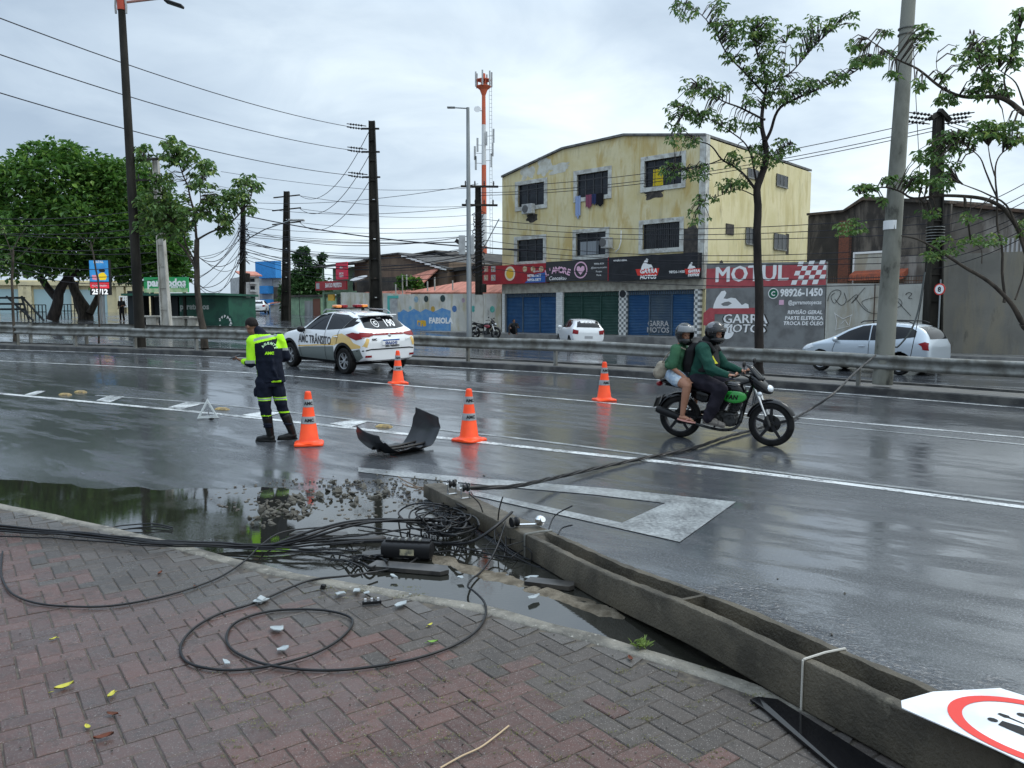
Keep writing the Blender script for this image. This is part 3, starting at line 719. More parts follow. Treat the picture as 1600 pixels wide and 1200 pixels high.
def rider(mb,x,z,s,y):
 flat(mb,[(x+a*s,z+b*s)for a,b in((-.5,0),(-.35,.35),(-.1,.75),(.12,.95),(.3,.85),(.22,.6),(.1,.5),(.35,.42),(.6,.38),(.8,.1),(.5,.12),(.2,0))][::-1],y)
for cx_,s_ in((815,1.0),(1065,.62)):
 x,z=FY.at(*c3(cx_,790),-.5)
 mb=MB();rider(mb,x-.1,z+.12,.62*s_,y);mb.build('rider_emblem',m_wt,s3)
 mb=MB();flat(mb,[(x-.75*s_,z+.14),(x-.6*s_,z-.24*s_),(x+.7*s_,z-.24*s_),(x+.8*s_,z+.14)],y-.003);mb.build('emblem_plate',m_redl,s3)
 mb=MB();lab(mb,'GARRA',x+.1,z-.1*s_,.34*s_,y-.008,bold=.014,shear=.15);lab(mb,'MOTOS',x+.08,z-.42*s_,.3*s_,y-.008,bold=.014,shear=.15);mb.build('lettering',m_wt,s3)
mb=MB();x,z=FY.at(*c3(980,800),-.5);lab(mb,'98926-1450',x,z,.2,y,bold=.004);x,z=FY.at(*c3(660,735),-.5);lab(mb,'REVISÃO GERAL',x+.1,z,.13,y,bold=.004);mb.build('lettering',m_wt,s3)
FS=Frame((10.2,42.0),(10.2+FY.N.x*DEP,42.0+FY.N.y*DEP),.66)
SW=[(1168,262,1184,276),(1213,271,1230,289),(1165,355,1181,380),(1209,364,1228,388),(1134,349,1146,366)]
for i,(a,b,c,d)in enumerate(SW):
 x0,z1=FS.at(a,(b+b)/2);x1_,_=FS.at(c,b);_,z0=FS.at(a,d)
 mb=MB();X=Wd
 mb.bx((X+.004,x0,z0),(X+.05,x1_,z1));o=mb.build('window',m_win if i<4 else m_soot,bld)
 if i in(2,3):
  mb=MB();mb.bx((X+.005,x1_+.02,z0-.25),(X+.02,x1_+.45,z1+.1));mb.build('bare_patch',m_soot,bld)
 if i<4:
  mb=MB()
  for k in range(4):yy=x0+(x1_-x0)*k/3;mb.bx((X+.052,yy-.02,z0),(X+.07,yy+.02,z1))
  mb.bx((X+.052,x0,z0-.08),(X+.1,x1_,z0));mb.build('frame',m_galv,o)
mb=MB();rr=random.Random(4)
pts=[(Wd+.006,.3,3.2)];k=30
up=[(Wd+.006,.3+i*.17,3.75+.35*noise.noise(Vector((i*.35,0,2)))+.3*math.exp(-((i-9)/5)**2))for i in range(24)]
mb.poly([(Wd+.006,.3+23*.17,3.2),(Wd+.006,.3,3.2)]+up);mb.build('bare_patch',m_soot,bld)
mb=MB();(x0,x1_,z0,z1)=WR[1]
for i,(u,w_,h_)in enumerate(((.05,.38,1.25),(.85,.4,.75),(1.3,.3,.6),(1.6,.55,.7))):
 mb=MB();xx=x0+u-.1;n=5
 for a in range(n):
  for b in range(4):
   f=lambda s_,t_:(xx+w_*s_/n,-.10-.03*math.sin(s_*2+i),z0+.1-h_*t_/4*(1-.12*math.sin(s_*1.7)))
   mb.poly([f(a,b+1),f(a+1,b+1),f(a+1,b),f(a,b)])
 tm=mb.mesh('l');tm.transform(Matrix.Translation(FY.O)@Matrix.Rotation(FY.rz,4,'Z'));cn=('pale blue','wine red','navy blue','black')[i]
 tag(mk('hanging_cloth',tm,M('cloth',((.25,.32,.5),(.2,.06,.1),(.03,.04,.1),(.012,.012,.015))[i],rough=.9),world=True),cn+' garment hanging from the middle top window of the yellow building','laundry','clothes hanging from the middle top window')
WORLD=True
def wallthing(name,label,cat,A,B,z0,top,mat,part='wall',th=.2,rag=0,group=None,holes=None):
 """wall between plan points A and B; top = [(frac, z)] absolute heights"""
 global WORLD
 f=Frame(A,B,z0);r=thing(name,label,cat,f.O,f.rz,group);mb=MB()
 pts=[(0,0,-.6),(f.w,0,-.6)]+[(t*f.w,0,z-z0)for t,z in reversed(top)]
 mb.prism(pts,(0,th,0));me=mb.mesh('w')
 mk(part,me,mat,r,world=False);return r,f
WORLD=False
m_motgrey=M('painted_grey_wall',(.20,.205,.205),(.14,.14,.14),1.5,rough=.8,c3=(.06,.06,.06),sc3=2.5,lo3=.62,hi3=.75)
m_motred=M('painted_red_band',(.42,.09,.10),(.34,.07,.08),2,rough=.8,c3=(.5,.3,.28),sc3=6,lo3=.66,hi3=.74)
m_ltwall=facade_mat('stained_pale_render',(.44,.44,.40),(.36,.355,.32),(.30,.26,.19),(.12,.11,.09))
m_tallgrey=facade_mat('grey_cement_render',(.185,.175,.15),(.15,.143,.125),(.215,.19,.14),(.08,.076,.066))
A=(10.32,41.8);Bc=(15.0,37.6)
r,f=wallthing('painted_wall','grey wall painted with a red band, a chequered flag and motorcycle workshop lettering','wall',A,Bc,.2,[(0,4.55),(1,4.37)],m_motgrey)
def q(px,py,y=-.006):return f.at(px,py,y)
c4=lambda x,y:(1080+x*.325,360+y*.325)
mb=MB();a=q(*c4(52,190));b=q(*c4(637,158));c=q(*c4(637,262));d=q(*c4(52,280));flat(mb,[(.0,d[1]),(f.w,c[1]),(f.w,b[1]-.01),(.0,a[1]+.05)],-.005);mb.build('red_band',m_motred,r)
mb=MB();x,z=q(*c4(285,255));fat(mb,'MOTUL',x-.02,z+.12,1.14,-.012,.035,cond=1.02);mb.build('lettering',m_wt,r)
mb=MB()
for i in range(6):
 for j in range(5):
  if(i+j)%2:continue
  x0,z0=q(*c4(498+i*26,262));w_=.26;h_=.225;sl_=.12
  x0=f.w-1.55+i*w_+j*sl_*.6-.15;z0=c[1]+.04+j*h_
  if x0+w_<f.w+.1:flat(mb,[(min(x0,f.w),z0),(min(x0+w_,f.w),z0),(min(x0+w_+sl_*.6,f.w),z0+h_),(min(x0+sl_*.6,f.w),z0+h_)],-.012)
mb.build('chequered_flag',m_wt,r)
def label(s,cx_,cy_,size,mat=m_wt,**k):
 mb=MB();x,z=q(*c4(cx_,cy_));lab(mb,s,x,z,size,-.012,**k);return mb.build('lettering',mat,r)
label('98926-1450',528,315,.50,bold=.02,cond=.87);label('@garramotopecas',545,355,.28,bold=.006,cond=.78)
label('REVISÃO GERAL',545,402,.25,bold=.008,shear=.15,cond=.95);label('PARTE ELETRICA',540,430,.25,bold=.008,shear=.1,cond=1.0);label('TROCA DE ÓLEO',537,455,.25,bold=.008,shear=.1,cond=1.0)
mb=MB();x,z=q(*c4(395,303));disc(mb,x,z,.27,-.012,24);mb.build('phone_badge',m_wt,r)
mb=MB();disc(mb,x,z,.225,-.02,24);mb.build('phone_badge_disc',M('badge_green',(.02,.12,.07),rough=.6),r)
mb=MB();lab(mb,'C',x,z-.11,.3,-.028,bold=.01);mb.build('lettering',m_wt,r)
mb=MB();x,z=q(*c4(434,346));mb.bx((x-.12,-.014,z-.12),(x+.12,-.004,z+.12));mb.bx((x-.03,-.02,z-.03),(x+.03,-.016,z+.03));mb.build('camera_badge',m_pink,r)
x,z=q(*c4(105,375));s=1.62
mb=MB();flat(mb,[(x+a*s/100,z+b*s/100)for a,b in((0,0),(3,14),(12,34),(20,44),(28,55),(40,57),(46,50),(42,40),(36,32),(48,30),(62,34),(78,32),(100,10),(112,16),(122,12),(124,0))][::-1],-.012);mb.build('rider_emblem',m_wt,r)
mb=MB();flat(mb,[(x+a*s/100,z+b*s/100)for a,b in((28,14),(40,20),(55,22),(66,16),(52,8),(36,8))][::-1],-.02);mb.build('rider_shade',m_motgrey,r)
mb=MB();flat(mb,[(x-.55,z-.9),(x-.55,z-.25),(x-.2,z+.02),(x+2.75,z+.02),(x+2.6,z-.28),(x+.1,z-.3),(x+.1,z-.9)],-.011);mb.build('emblem_plate',m_motred,r)
xg,zg=q(*c4(258,446));xm,zm=q(*c4(252,490));mb=MB();disc(mb,xm-.95,zm+.05,.42,-.0125,20);mb.build('white_disc',m_wt,r)
mb=MB();fat(mb,'GARRA',xg,zg-.02,.70,-.016,.05,cond=1.10);fat(mb,'MOTOS',xm,zm-.02,.64,-.016,.05,shear=.15,cond=1.10);mb.build('lettering_outline',m_soot,r)
mb=MB();fat(mb,'GARRA',xg,zg,.66,-.03,.022,cond=1.12);fat(mb,'MOTOS',xm,zm,.60,-.03,.022,shear=.15,cond=1.12);mb.build('lettering',m_wt,r)
r,f=wallthing('pale_wall','pale stained wall with thin black scribbles and a spiked top, behind the silver car','wall',(15.03,37.57),(18.65,34.2),.15,[(0,3.33),(1,3.2)],m_ltwall)
def q2(x,y):a,b=f.at(*c4(x,y),-.02);return(a,-.02,b)
mb=MB()
for l in([(655,340),(670,300),(700,285),(720,300),(690,350),(672,320),(690,300)],[(690,330),(720,360),(745,340),(735,300)],[(750,345),(790,310),(800,320),(770,350),(835,275)],[(785,320),(840,385),(900,400),(960,380),(1010,360),(1000,330),(940,320),(870,325),(820,345),(850,385)],[(960,300),(1000,350),(1055,410)],[(1030,310),(1045,298),(1060,305),(1045,325),(1062,328)],[(930,335),(900,420)]):
 mb.tube(catm([q2(*p)for p in l],5),.012,4)
mb.build('scribble',M('scribble_black',(.04,.04,.04),rough=.7),r)
mb=MB()
for l in([(690,395),(700,440),(695,480)],[(690,400),(730,425),(775,405)],[(770,405),(760,460),(700,475)],[(720,450),(740,430),(755,455)]):mb.tube([q2(*p)for p in l],.012,4)
mb.build('chalk_drawing',m_wt,r)
mb=MB()
for i in range(46):x=f.w*(i+.5)/46;zt=3.3-.13*x/f.w-.15;mb.bx((x-.008,.09,zt-.05),(x+.008,.106,zt+.38))
mb.bx((0,.092,3.3-.15+.05),(f.w,.104,3.3-.15+.08));mb.build('railing',M('rusty_iron',(.10,.055,.035),rough=.8),r)
mb=MB();x,_=f.at(*c4(880,400));mb.bx((x-.03,-.03,-.1),(x+.01,-.003,3.1));mb.build('rust_stain',M('rust_stain',(.09,.06,.045),rough=.8),r)
dr=Vector((18.65-15.0,34.2-37.6)).normalized();A=Vector((18.68,34.17));Bv=A+dr*16
r,f=wallthing('tall_grey_wall','tall plain grey cement wall at the right edge behind the silver car','wall',A,Bv,.15,[(0,4.45),(1,4.3)],m_tallgrey)
WORLD=False
m_ruin=facade_mat('sooty_render',(.030,.026,.023),(.055,.046,.040),(.17,.145,.12),(.010,.010,.010))
m_ruin2=facade_mat('peeling_render',(.15,.135,.12),(.085,.07,.06),(.28,.26,.24),(.03,.027,.025))
m_brick=None
def brickm():
 m,t,b=newmat('hollow_red_brick');c=nd(t,'ShaderNodeTexCoord');sx=nd(t,'ShaderNodeSeparateXYZ',{0:c.outputs['Object']});cm=nd(t,'ShaderNodeCombineXYZ',{0:sx.outputs[0],1:sx.outputs[2]})
 br=nd(t,'ShaderNodeTexBrick',{0:cm.outputs[0],1:(.22,.07,.04,1),2:(.13,.05,.035,1),3:(.04,.035,.03,1),4:6.0});t.links.new(br.outputs[0],b.inputs['Base Color']);b.inputs['Roughness'].default_value=.9;return m
m_brick=brickm()
def plan(px,Y):return((px-800)/F*Y,Y)
def zat(py,Y):return CZ+(490-py)/F*Y*1.0
ruinA=plan(1256,44);ruinB=plan(1475,38.5)
r,f=wallthing('derelict_house','black weathered derelict house with a brick column behind the pale wall','house',ruinA,ruinB,.2,[(0,zat(340,44)),(.28,zat(335,42.5)),(.42,zat(318,42)),(1,zat(322,38.5))],m_ruin)
mb=MB();x0,z0=f.at(1312,450);x1,z1=f.at(1332,345);mb.bx((x0,-.3,z0-1),(x1,-.01,z1));mb.build('brick_column',m_brick,r)
mb=MB();x0,z0=f.at(1333,428);x1,z1=f.at(1385,395);mb.bx((x0+.1,-.05,z0),(x1,-.01,z1));o=mb.build('window_opening',m_ltwall,r)
mb=MB();mb.bx((x0,-.1,z1+.01),(x1+.05,-.01,z1+.12));mb.bx((x0,-.1,z0-1.2),(x0+.08,-.012,z1+.005));mb.build('lintel',m_wt,r)
mb=MB();x0,z0=f.at(1400,445);x1,z1=f.at(1456,398);mb.bx((x0,-.08,z0-1),(x1,-.01,z1));mb.build('peeling_patch',m_ruin2,r)
mb=MB();x0,z0=f.at(1335,432);x1,z1=f.at(1420,425);mb.prism([(x0,-.1,z0),(x1,-.1,z0),(x1,.0,z0+.35),(x0,.0,z0+.3)],(0,-.6,-.25));mb.build('fallen_tiles',M('red_tiles',(.32,.09,.05),(.2,.07,.05),6,rough=.8,bump=.5),r)
mb=MB();mb.prism([(.0,-.2,zat(340,44)-.2),(f.w*.28,-.2,zat(335,42.5)-.2),(f.w*.42,-.2,zat(318,42)-.2),(f.w,-.2,zat(322,38.5)-.2),(f.w,-.2,zat(322,38.5)-.05),(f.w*.42,-.2,zat(318,42)-.02),(f.w*.28,-.2,zat(335,42.5)-.08),(0,-.2,zat(340,44)-.08)],(0,6,.4));mb.build('roof',M('rotten_roof',(.05,.045,.04),(.12,.09,.07),3,rough=.9),r)
r,f=wallthing('long_shed','low weathered shed with a long brown roof edge behind the tall grey wall','shed',plan(1462,39.5),plan(1740,37.5),.2,[(0,zat(325,39.5)),(1,zat(352,37.5))],m_ruin2)
mb=MB();za=zat(325,39.5)-.2;zb=zat(352,37.5)-.2;mb.prism([(-.1,-.45,za),(f.w,-.45,zb),(f.w,-.45,zb+.16),(-.1,-.45,za+.16)],(0,6,.3));mb.build('roof',M('brown_roof_sheet',(.09,.06,.045),(.05,.04,.035),3,rough=.8),r)
mb=MB()
for i in range(9):
 x0,z0=f.at(1565+i*7,398);_,z1=f.at(1565+i*7,372);mb.bx((x0,-.05,z0),(x0+.09,-.01,z1))
mb.build('vent_slats',m_gry,r)
WORLD=True
def slab(name,pts,z0,mat,th=.5):
 mb=MB();mb.prism([(x,y,z0-th)for x,y in pts],(0,0,th));return struct(mb.build(name,mat))
U=FY.U;Nn=FY.N;O=Vector((-.64,52.0,0));B_=Vector((10.2,42.0,0))
slab('shop_pavement',[(O-U*22-Nn*1.6)[:2],(B_+U*0.4-Nn*2.6)[:2],(B_+U*.4+Nn*1)[:2],(O-U*22+Nn*4)[:2]],.665,m_farpave)
slab('wall_pavement',[(B_+U*.4-Nn*2.6)[:2],(B_+U*28-Nn*2.4)[:2],(B_+U*28+Nn*.5)[:2],(B_+U*.4+Nn*.5)[:2]],.2,m_farpave)
m_mural=facade_mat('old_white_wall',(.60,.59,.54),(.46,.45,.41),(.38,.33,.20),(.10,.095,.085))
m_brown=facade_mat('brown_mouldy_render',(.15,.105,.075),(.11,.08,.06),(.18,.13,.09),(.035,.03,.028))
m_brownd=M('dark_mould_render',(.045,.042,.04),(.075,.068,.06),1.5,rough=.9)
m_tiles=M('clay_roof_tiles',(.48,.20,.15),(.32,.14,.10),4,rough=.85,bump=.8,bsc=8,stretch=(1,.2,.2),c3=(.10,.07,.06),sc3=5,lo3=.6,hi3=.7)
m_green=M('pale_green_render',(.22,.33,.22),(.16,.24,.17),2,rough=.85)
m_pgrey=M('pale_grey_render',(.42,.43,.43),(.30,.30,.30),2,rough=.85)
m_blue=M('bright_blue_cladding',(.03,.22,.55),(.025,.19,.48),3,rough=.5)
WORLD=False
def base_at(px,Y):X=(px-800)/F*Y;return X,H(X,Y)
pa,pb=plan(534,62),plan(783,53.6);z0=.85
r,f=wallthing('mural_wall','long old white wall painted with blue waves and coloured dots behind the parked motorcycle','wall',pa,pb,z0,[(0,zat(457,62)),(.35,zat(460,59)),(1,zat(459,53.6))],m_mural)
c5=lambda x,y:(600+x/7.06,370+y/7.06)
def q5(x,y,d=-.006):return f.at(*c5(x,y),d)
mb=MB();top5=[(60,800),(95,790),(150,830),(180,830),(215,800),(265,830),(330,795),(400,830),(460,795),(545,830),(640,785),(735,815)]
pts=[q5(*p)for p in top5];zb_=-.3;flat(mb,[(pts[0][0],zb_),(pts[-1][0],zb_)]+pts[::-1],-.006);mb.build('blue_waves',M('mural_blue',(.10,.26,.52),(.17,.32,.50),2.5,rough=.85,c3=(.36,.36,.34),sc3=4,lo3=.62,hi3=.75),r)
for(x,y,rr_,c)in((465,685,.2,(.05,.07,.07)),(648,680,.22,(.05,.08,.08)),(540,797,.18,(.5,.33,.08)),(777,795,.2,(.10,.20,.42)),(983,795,.19,(.12,.42,.38)),(1195,800,.2,(.14,.45,.38)),(290,785,.13,(.3,.5,.5)),(355,690,.2,(.3,.42,.5)),(875,700,.15,(.42,.32,.38))):
 mb=MB();x_,z_=q5(x,y);disc(mb,x_,z_,rr_*1.15,-.012,20,.9);mb.build('painted_dot',M('mural_dot',c,tuple(v*.7 for v in c),5,rough=.85),r)
mb=MB();x_,z_=q5(625,945);lab(mb,'FABIOLA',x_,z_-.05,.55,-.012,bold=.03);mb.build('scribble',m_wt,r)
mb=MB();x_,z_=q5(415,965);lab(mb,'RFB',x_,z_-.1,.5,-.012,bold=.05);mb.build('scribble',m_yell,r)
mb=MB();xa,za=q5(40,650);xb,zb2=q5(160,650);_,zc_=q5(100,900);mb.bx((xa,-.05,zc_-.3),(xa+.22,-.005,za));mb.bx((xa+.221,-.05,za-.2),(xb,-.005,za));mb.build('gate_frame',M('turquoise_paint',(.10,.42,.38),rough=.7),r)
mb=MB();mb.bx((xa+.225,-.03,zc_-.3),(xb-.1,-.006,za-.205));mb.build('gate',m_pgrey,r)
mb=MB()
for(x,y0,y1)in((120,630,520),(195,630,425),(240,500,415),(470,550,490),(550,545,445),(748,540,480)):
 x_,za=q5(x,y0);_,zb2=q5(x,y1);mb.cyl((x_,.1,za-.3),(x_,.1,zb2),.05,n=6)
mb.build('fence_post',m_ltpole,r)
def prismroof(name,label,cat,px0,Y0,px1,Y1,py0a,py0b,py1a,py1b,mat,deep=3,th=.1):
 A=plan(px0,Y0);Bp=plan(px1,Y1);fr=Frame(A,Bp,H(*A));r=thing(name,label,cat,fr.O,fr.rz);return r,fr
fr=Frame(plan(630,58.5),plan(800,52.6),.85);r=thing('tiled_outhouse','low outhouse with a sloping red clay tile roof behind the mural wall','house',fr.O,fr.rz)
mb=MB();e0=fr.at(632,458)[1];e1=fr.at(795,459)[1]
mb.prism([(-.2,.5,e0),(fr.w,.5,e1),(fr.w,2.6,e1+.78),(fr.w*.35,2.6,e0+.75)],(0,0,.1));mb.build('roof',m_tiles,r)
mb=MB();mb.bx((.2,.7,-.5),(fr.w-.2,3.4,e0-.02));mb.build('wall',m_brownd,r)
fr=Frame(plan(556,72),plan(700,64),.9);r=thing('gable_house','large brown mouldy house with a wide gable behind the mural wall','house',fr.O,fr.rz)
g=[fr.at(556,412),fr.at(600,400),fr.at(625,397),fr.at(700,421)]
mb=MB();mb.prism([(0,0,-1),(fr.w,0,-1),(fr.w,0,g[3][1])]+[(g[2][0],0,g[2][1]),(g[1][0],0,g[1][1]),(0,0,g[0][1])],(0,.25,0));mb.bx((.1,.26,-1),(fr.w-.1,9,g[0][1]-.3));mb.build('wall',m_brown,r)
mb=MB()
for a,b in((g[0],g[1]),(g[1],g[2]),(g[2],g[3])):mb.prism([(a[0]-.05,-.25,a[1]),(b[0]+.05,-.25,b[1]),(b[0]+.05,-.25,b[1]+.13),(a[0]-.05,-.25,a[1]+.13)],(0,9,0))
mb.build('roof',M('fibre_cement_roof',(.10,.10,.10),(.06,.055,.05),3,rough=.9),r)
fl=[(u,z)for u,z in(g[2],g[3])]
for k in range(9):
 t=.08+k*.1;mb=MB();x_=g[2][0]+(g[3][0]-g[2][0])*t;z_=g[2][1]+(g[3][1]-g[2][1])*t;mb.prism([(x_,-.27,z_-.16),(x_+.75,-.27,z_-.16-.28*.75/1.0*.45),(x_+.75,-.27,z_-.02-.28*.75*.45),(x_,-.27,z_-.02)],(0,.03,0));mb.build('eave_board',m_wt,r)
fr=Frame(plan(640,80),plan(742,72),.9);r=thing('dark_gable_house','dark gabled house with a white brick end behind the brown house','house',fr.O,fr.rz)
g=[fr.at(640,400),fr.at(683,393.5),fr.at(742,412)]
mb=MB();mb.prism([(0,0,-1),(fr.w,0,-1),(fr.w,0,g[2][1]),(g[1][0],0,g[1][1]),(0,0,g[0][1])],(0,.25,0));mb.bx((.1,.26,-1),(fr.w-.1,9,g[0][1]-1));mb.build('wall',m_brownd,r)
mb=MB();a=fr.at(680,418);b=fr.at(722,412);flat(mb,[(a[0],a[1]-.5),(b[0],a[1]-.5),(b[0],b[1]+.0),(a[0],g[1][1]-.15)],-.02);mb.build('brick_end',M('whitewashed_brick',(.42,.42,.40),(.3,.3,.29),6,rough=.9,bump=.5),r)
mb=MB()
for a,b in((g[0],g[1]),(g[1],g[2])):mb.prism([(a[0]-.05,-.3,a[1]),(b[0]+.05,-.3,b[1]),(b[0]+.05,-.3,b[1]+.15),(a[0]-.05,-.3,a[1]+.15)],(0,9,0))
mb.build('roof',m_brownd,r)
fr=Frame(plan(700,66),plan(790,58),.8);r=thing('low_mouldy_house','low mouldy brick house between the brown gable and the red shop sign','house',fr.O,fr.rz)
mb=MB();z1_=fr.at(745,411)[1];mb.bx((0,0,-1),(fr.w*.98,5,z1_-.5));mb.build('wall',m_brown,r)
mb=MB();mb.bx((fr.w*.05,-.3,z1_-.49),(fr.w*.7,4.8,z1_-.2));mb.build('roof',m_brownd,r)
fr=Frame(plan(498,74),plan(560,70),H(*plan(498,74)));r=thing('bar_building','two storey green bar with dark red signboards beside the brown house','building',fr.O,fr.rz)
x1_,zr=fr.at(556,413);x0_,zl=fr.at(503,417)
zm=fr.at(530,455)[1]
mb=MB();mb.bx((x0_,1.2,zm),(x1_,6,zl-.1));mb.bx((x0_+.2,1.4,-1),(x1_,6,zm-.01));mb.bx((x0_,0,zm-.25),(x1_,1.199,zm-.02));mb.bx((x0_,.02,zm),(x0_+.15,.15,zl-.1));mb.bx((x0_,0,-1),(x0_+.25,.25,zm-.26));mb.build('wall',m_green,r)
mb=MB();mb.bx((x0_+.5,1.3,-1),(x1_-.5,1.39,zm-.5));mb.bx((x0_+(x1_-x0_)*.62,1.1,zm),(x0_+(x1_-x0_)*.85,1.19,zl-.6));mb.build('doorway',m_win,r)
mb=MB();mb.prism([(x0_-.9,-.3,zl-.1),(x1_+.2,-.3,zr+.1),(x1_+.2,6,zr+.9),(x0_-.9,6,zl+.6)],(0,0,.15));mb.build('roof',M('fibre_roof',(.16,.15,.14),(.09,.085,.08),3,rough=.9),r)
def board(mb,a,b,y,d=.12):mb.bx((a[0],y,a[1]),(b[0],y+d,b[1]))
mb=MB();a=fr.at(493,454,-.6);b=fr.at(541,438,-.6);board(mb,a,b,-.6);s_=mb.build('signboard',m_red,r)
mb=MB();lab(mb,'BAR DO PREFEITO',(a[0]+b[0])/2+.45,a[1]+.25,.54,-.612,bold=.016,cond=.56);mb.build('lettering',m_wt,s_)
mb=MB();mb.bx((a[0]+.15,-.62,a[1]+.15),(a[0]+.65,-.605,b[1]-.15));mb.build('emblem',m_gry,s_)
mb=MB();a=fr.at(525,437,-.75);b=fr.at(542,409,-.75);board(mb,a,b,-.75);s_=mb.build('signboard',M('sign_bright_red',(.62,.03,.07),rough=.4),r)
mb=MB();cxx=(a[0]+b[0])/2;lab(mb,'BAR DO',cxx,a[1]+.45,.24,-.765,bold=.008,cond=.7);lab(mb,'PREFEITO',cxx,a[1]+.2,.24,-.765,bold=.008,cond=.62);lab(mb,'PREF',cxx,b[1]-.6,.3,-.765,bold=.008,cond=.7);mb.build('lettering',m_wt,s_)
mb=MB();a=fr.at(514,470,0);b=fr.at(523,460,0);board(mb,a,b,-.1);mb.build('small_sign',m_yell,r)
r,f=wallthing('low_house_front','low stained house front with a small tiled roof, right of the bar','house',plan(546,67),plan(620,63),.95,[(0,zat(457,67)),(1,zat(459,63))],m_mural)
mb=MB();e=f.at(580,457)[1];mb.prism([(-.3,.3,e-.5),(f.w*1.2,.3,e-.4),(f.w*1.25,3.5,e+2.0),(.6,3.5,e+.7)],(0,0,.12));mb.build('roof',m_tiles,r)
mb=MB();mb.bx((.0,.9,-.5),(f.w*1.15,1.2,e+1.2));mb.build('wall',m_brownd,r)
mb=MB();x_,z_=f.at(565,440,0);mb.lathe([(.02,0),(.5,.12),(.75,.3)],20,(x_,-.2,z_),Matrix.Rotation(rad(20),3,'X'));mb.build('satellite_dish',m_gry,r)
fr=Frame(plan(470,84),plan(498,82),H(*plan(470,84)));r=thing('pale_green_house','small pale green house with a grey metal gate left of the bar','house',fr.O,fr.rz)
zt=fr.at(480,464)[1];mb=MB();mb.bx((-1.6,0,-1),(fr.w+.5,4,zt));mb.build('wall',m_green,r)
mb=MB();mb.bx((fr.w*.3,-.06,-.5),(fr.w*.75,-.01,zt-.4));mb.build('gate',m_steel,r);mb=MB();mb.bx((-1.7,-.3,zt+.01),(fr.w+.6,4,zt+.2));mb.build('roof',m_brownd,r)
mb=MB();mb.bx((fr.w*.78,-.08,-.5),(fr.w+.45,-.01,zt-.2));mb.build('brown_door',M('brown_paint',(.15,.07,.05),rough=.7),r)
fr=Frame(plan(424,92),plan(470,90),H(*plan(424,92)));r=thing('white_corner_house','white house with a dark upper wall and sloping tiles by the corner','house',fr.O,fr.rz)
zt=fr.at(440,476)[1];mb=MB();mb.bx((0,0,-1),(fr.w,5,zt));mb.build('wall',m_pgrey,r)
mb=MB();z2_=fr.at(440,448)[1];mb.bx((0,.6,zt+.3),(fr.w*.55,5,z2_));mb.build('upper_wall',m_brownd,r)
mb=MB();mb.prism([(-.6,-.4,zt-.1),(fr.w*.6,-.4,zt+.35),(fr.w*.6,1.0,zt+.6),(-.6,1.0,zt+.2)],(0,0,.1));mb.build('roof',m_tiles,r)
fr=Frame(plan(406,112),plan(438,110),H(*plan(406,112)));r=thing('blue_clad_building','tall white building with bright blue cladding boxes in the distance','building',fr.O,fr.rz)
def zf(py):return fr.at(410,py)[1]
mb=MB();mb.bx((-2.2,.5,-1),(fr.w,8,zf(433)));mb.build('wall',m_pgrey,r)
for y0,y1,x0_,x1_ in((435,409,.2,fr.w+.1),(459,447,.2,fr.w*.62),(484,468,.2,fr.w*.62)):
 mb=MB();mb.bx((x0_,-.6,zf(y0)),(x1_,.49,zf(y1)));mb.build('blue_cladding',m_blue,r)
for y0,y1 in((447,435),(468,459)):mb=MB();mb.bx((.3,.4,zf(y0)),(fr.w*.6,.49,zf(y1)));mb.build('window_band',M('pale_window_band',(.32,.34,.36),rough=.4),r)
fr=Frame(plan(384,100),plan(408,101),H(*plan(384,100)));r=thing('white_balcony_house','white multi storey house with balconies and a tiled roof left of the blue cladding','house',fr.O,fr.rz)
def zf(py):return fr.at(395,py)[1]
mb=MB();mb.bx((0,0,-1),(fr.w,8,zf(432)));mb.build('wall',m_pgrey,r)
mb=MB();mb.prism([(-.4,-.4,zf(432)),(fr.w+.3,-.4,zf(432)),(fr.w+.3,3,zf(424)),(-.4,3,zf(424))],(0,0,.15));mb.build('roof',m_tiles,r)
for y_ in(441,453,466,478):
 mb=MB();mb.bx((.7,-.55,zf(y_+3)),(fr.w*.8,-.02,zf(y_)));b_=mb.build('balcony',m_pgrey,r);mb=MB();mb.bx((.8,-.04,zf(y_)),(fr.w*.7,-.01,zf(y_-6)));mb.build('window',m_win,r)
fr=Frame(plan(338,95),plan(386,97),H(*plan(338,95)));r=thing('red_roofed_row','low row of shops with red tiled roofs and dark openings in the distance','building',fr.O,fr.rz)
def zf(py):return fr.at(360,py)[1]
mb=MB();mb.bx((0,0,-1),(fr.w,6,zf(472)));mb.build('wall',m_pgrey,r)
mb=MB();mb.prism([(-.3,-.8,zf(474)),(fr.w,-.8,zf(474)),(fr.w,3,zf(460)),(-.3,3,zf(462))],(0,0,.15));mb.build('roof',m_tiles,r)
for k in range(3):mb=MB();mb.bx((.5+k*1.25,-.05,-1),(1.3+k*1.25,-.01,zf(482)));mb.build('opening',m_win,r)
fr=Frame(plan(-60,78),plan(232,82),H(*plan(80,78)));r=thing('cream_church','long cream building with columns and pale blue panels behind the big tree','building',fr.O,fr.rz)
def zf(py):return fr.at(60,py)[1]
def xf(px):return fr.at(px,480)[0]
m_crm=M('cream_render',(.62,.54,.34),(.52,.46,.31),1.5,rough=.85)
mb=MB();mb.bx((0,0,-1),(fr.w,10,zf(438)));mb.bx((0,-.5,zf(446)),(fr.w,-.01,zf(440)));mb.build('wall',m_crm,r)
for px in(38,46,120,190,205):mb=MB();mb.bx((xf(px)-.35,-.4,-1),(xf(px)+.35,-.005,zf(447)));mb.build('column',m_crm,r)
for a,b in((0,32),(54,115),(126,168)):mb=MB();mb.bx((xf(a),-.04,-1),(xf(b),-.01,zf(452)));mb.build('panel',M('pale_blue_panel',(.33,.45,.48),rough=.6),r)
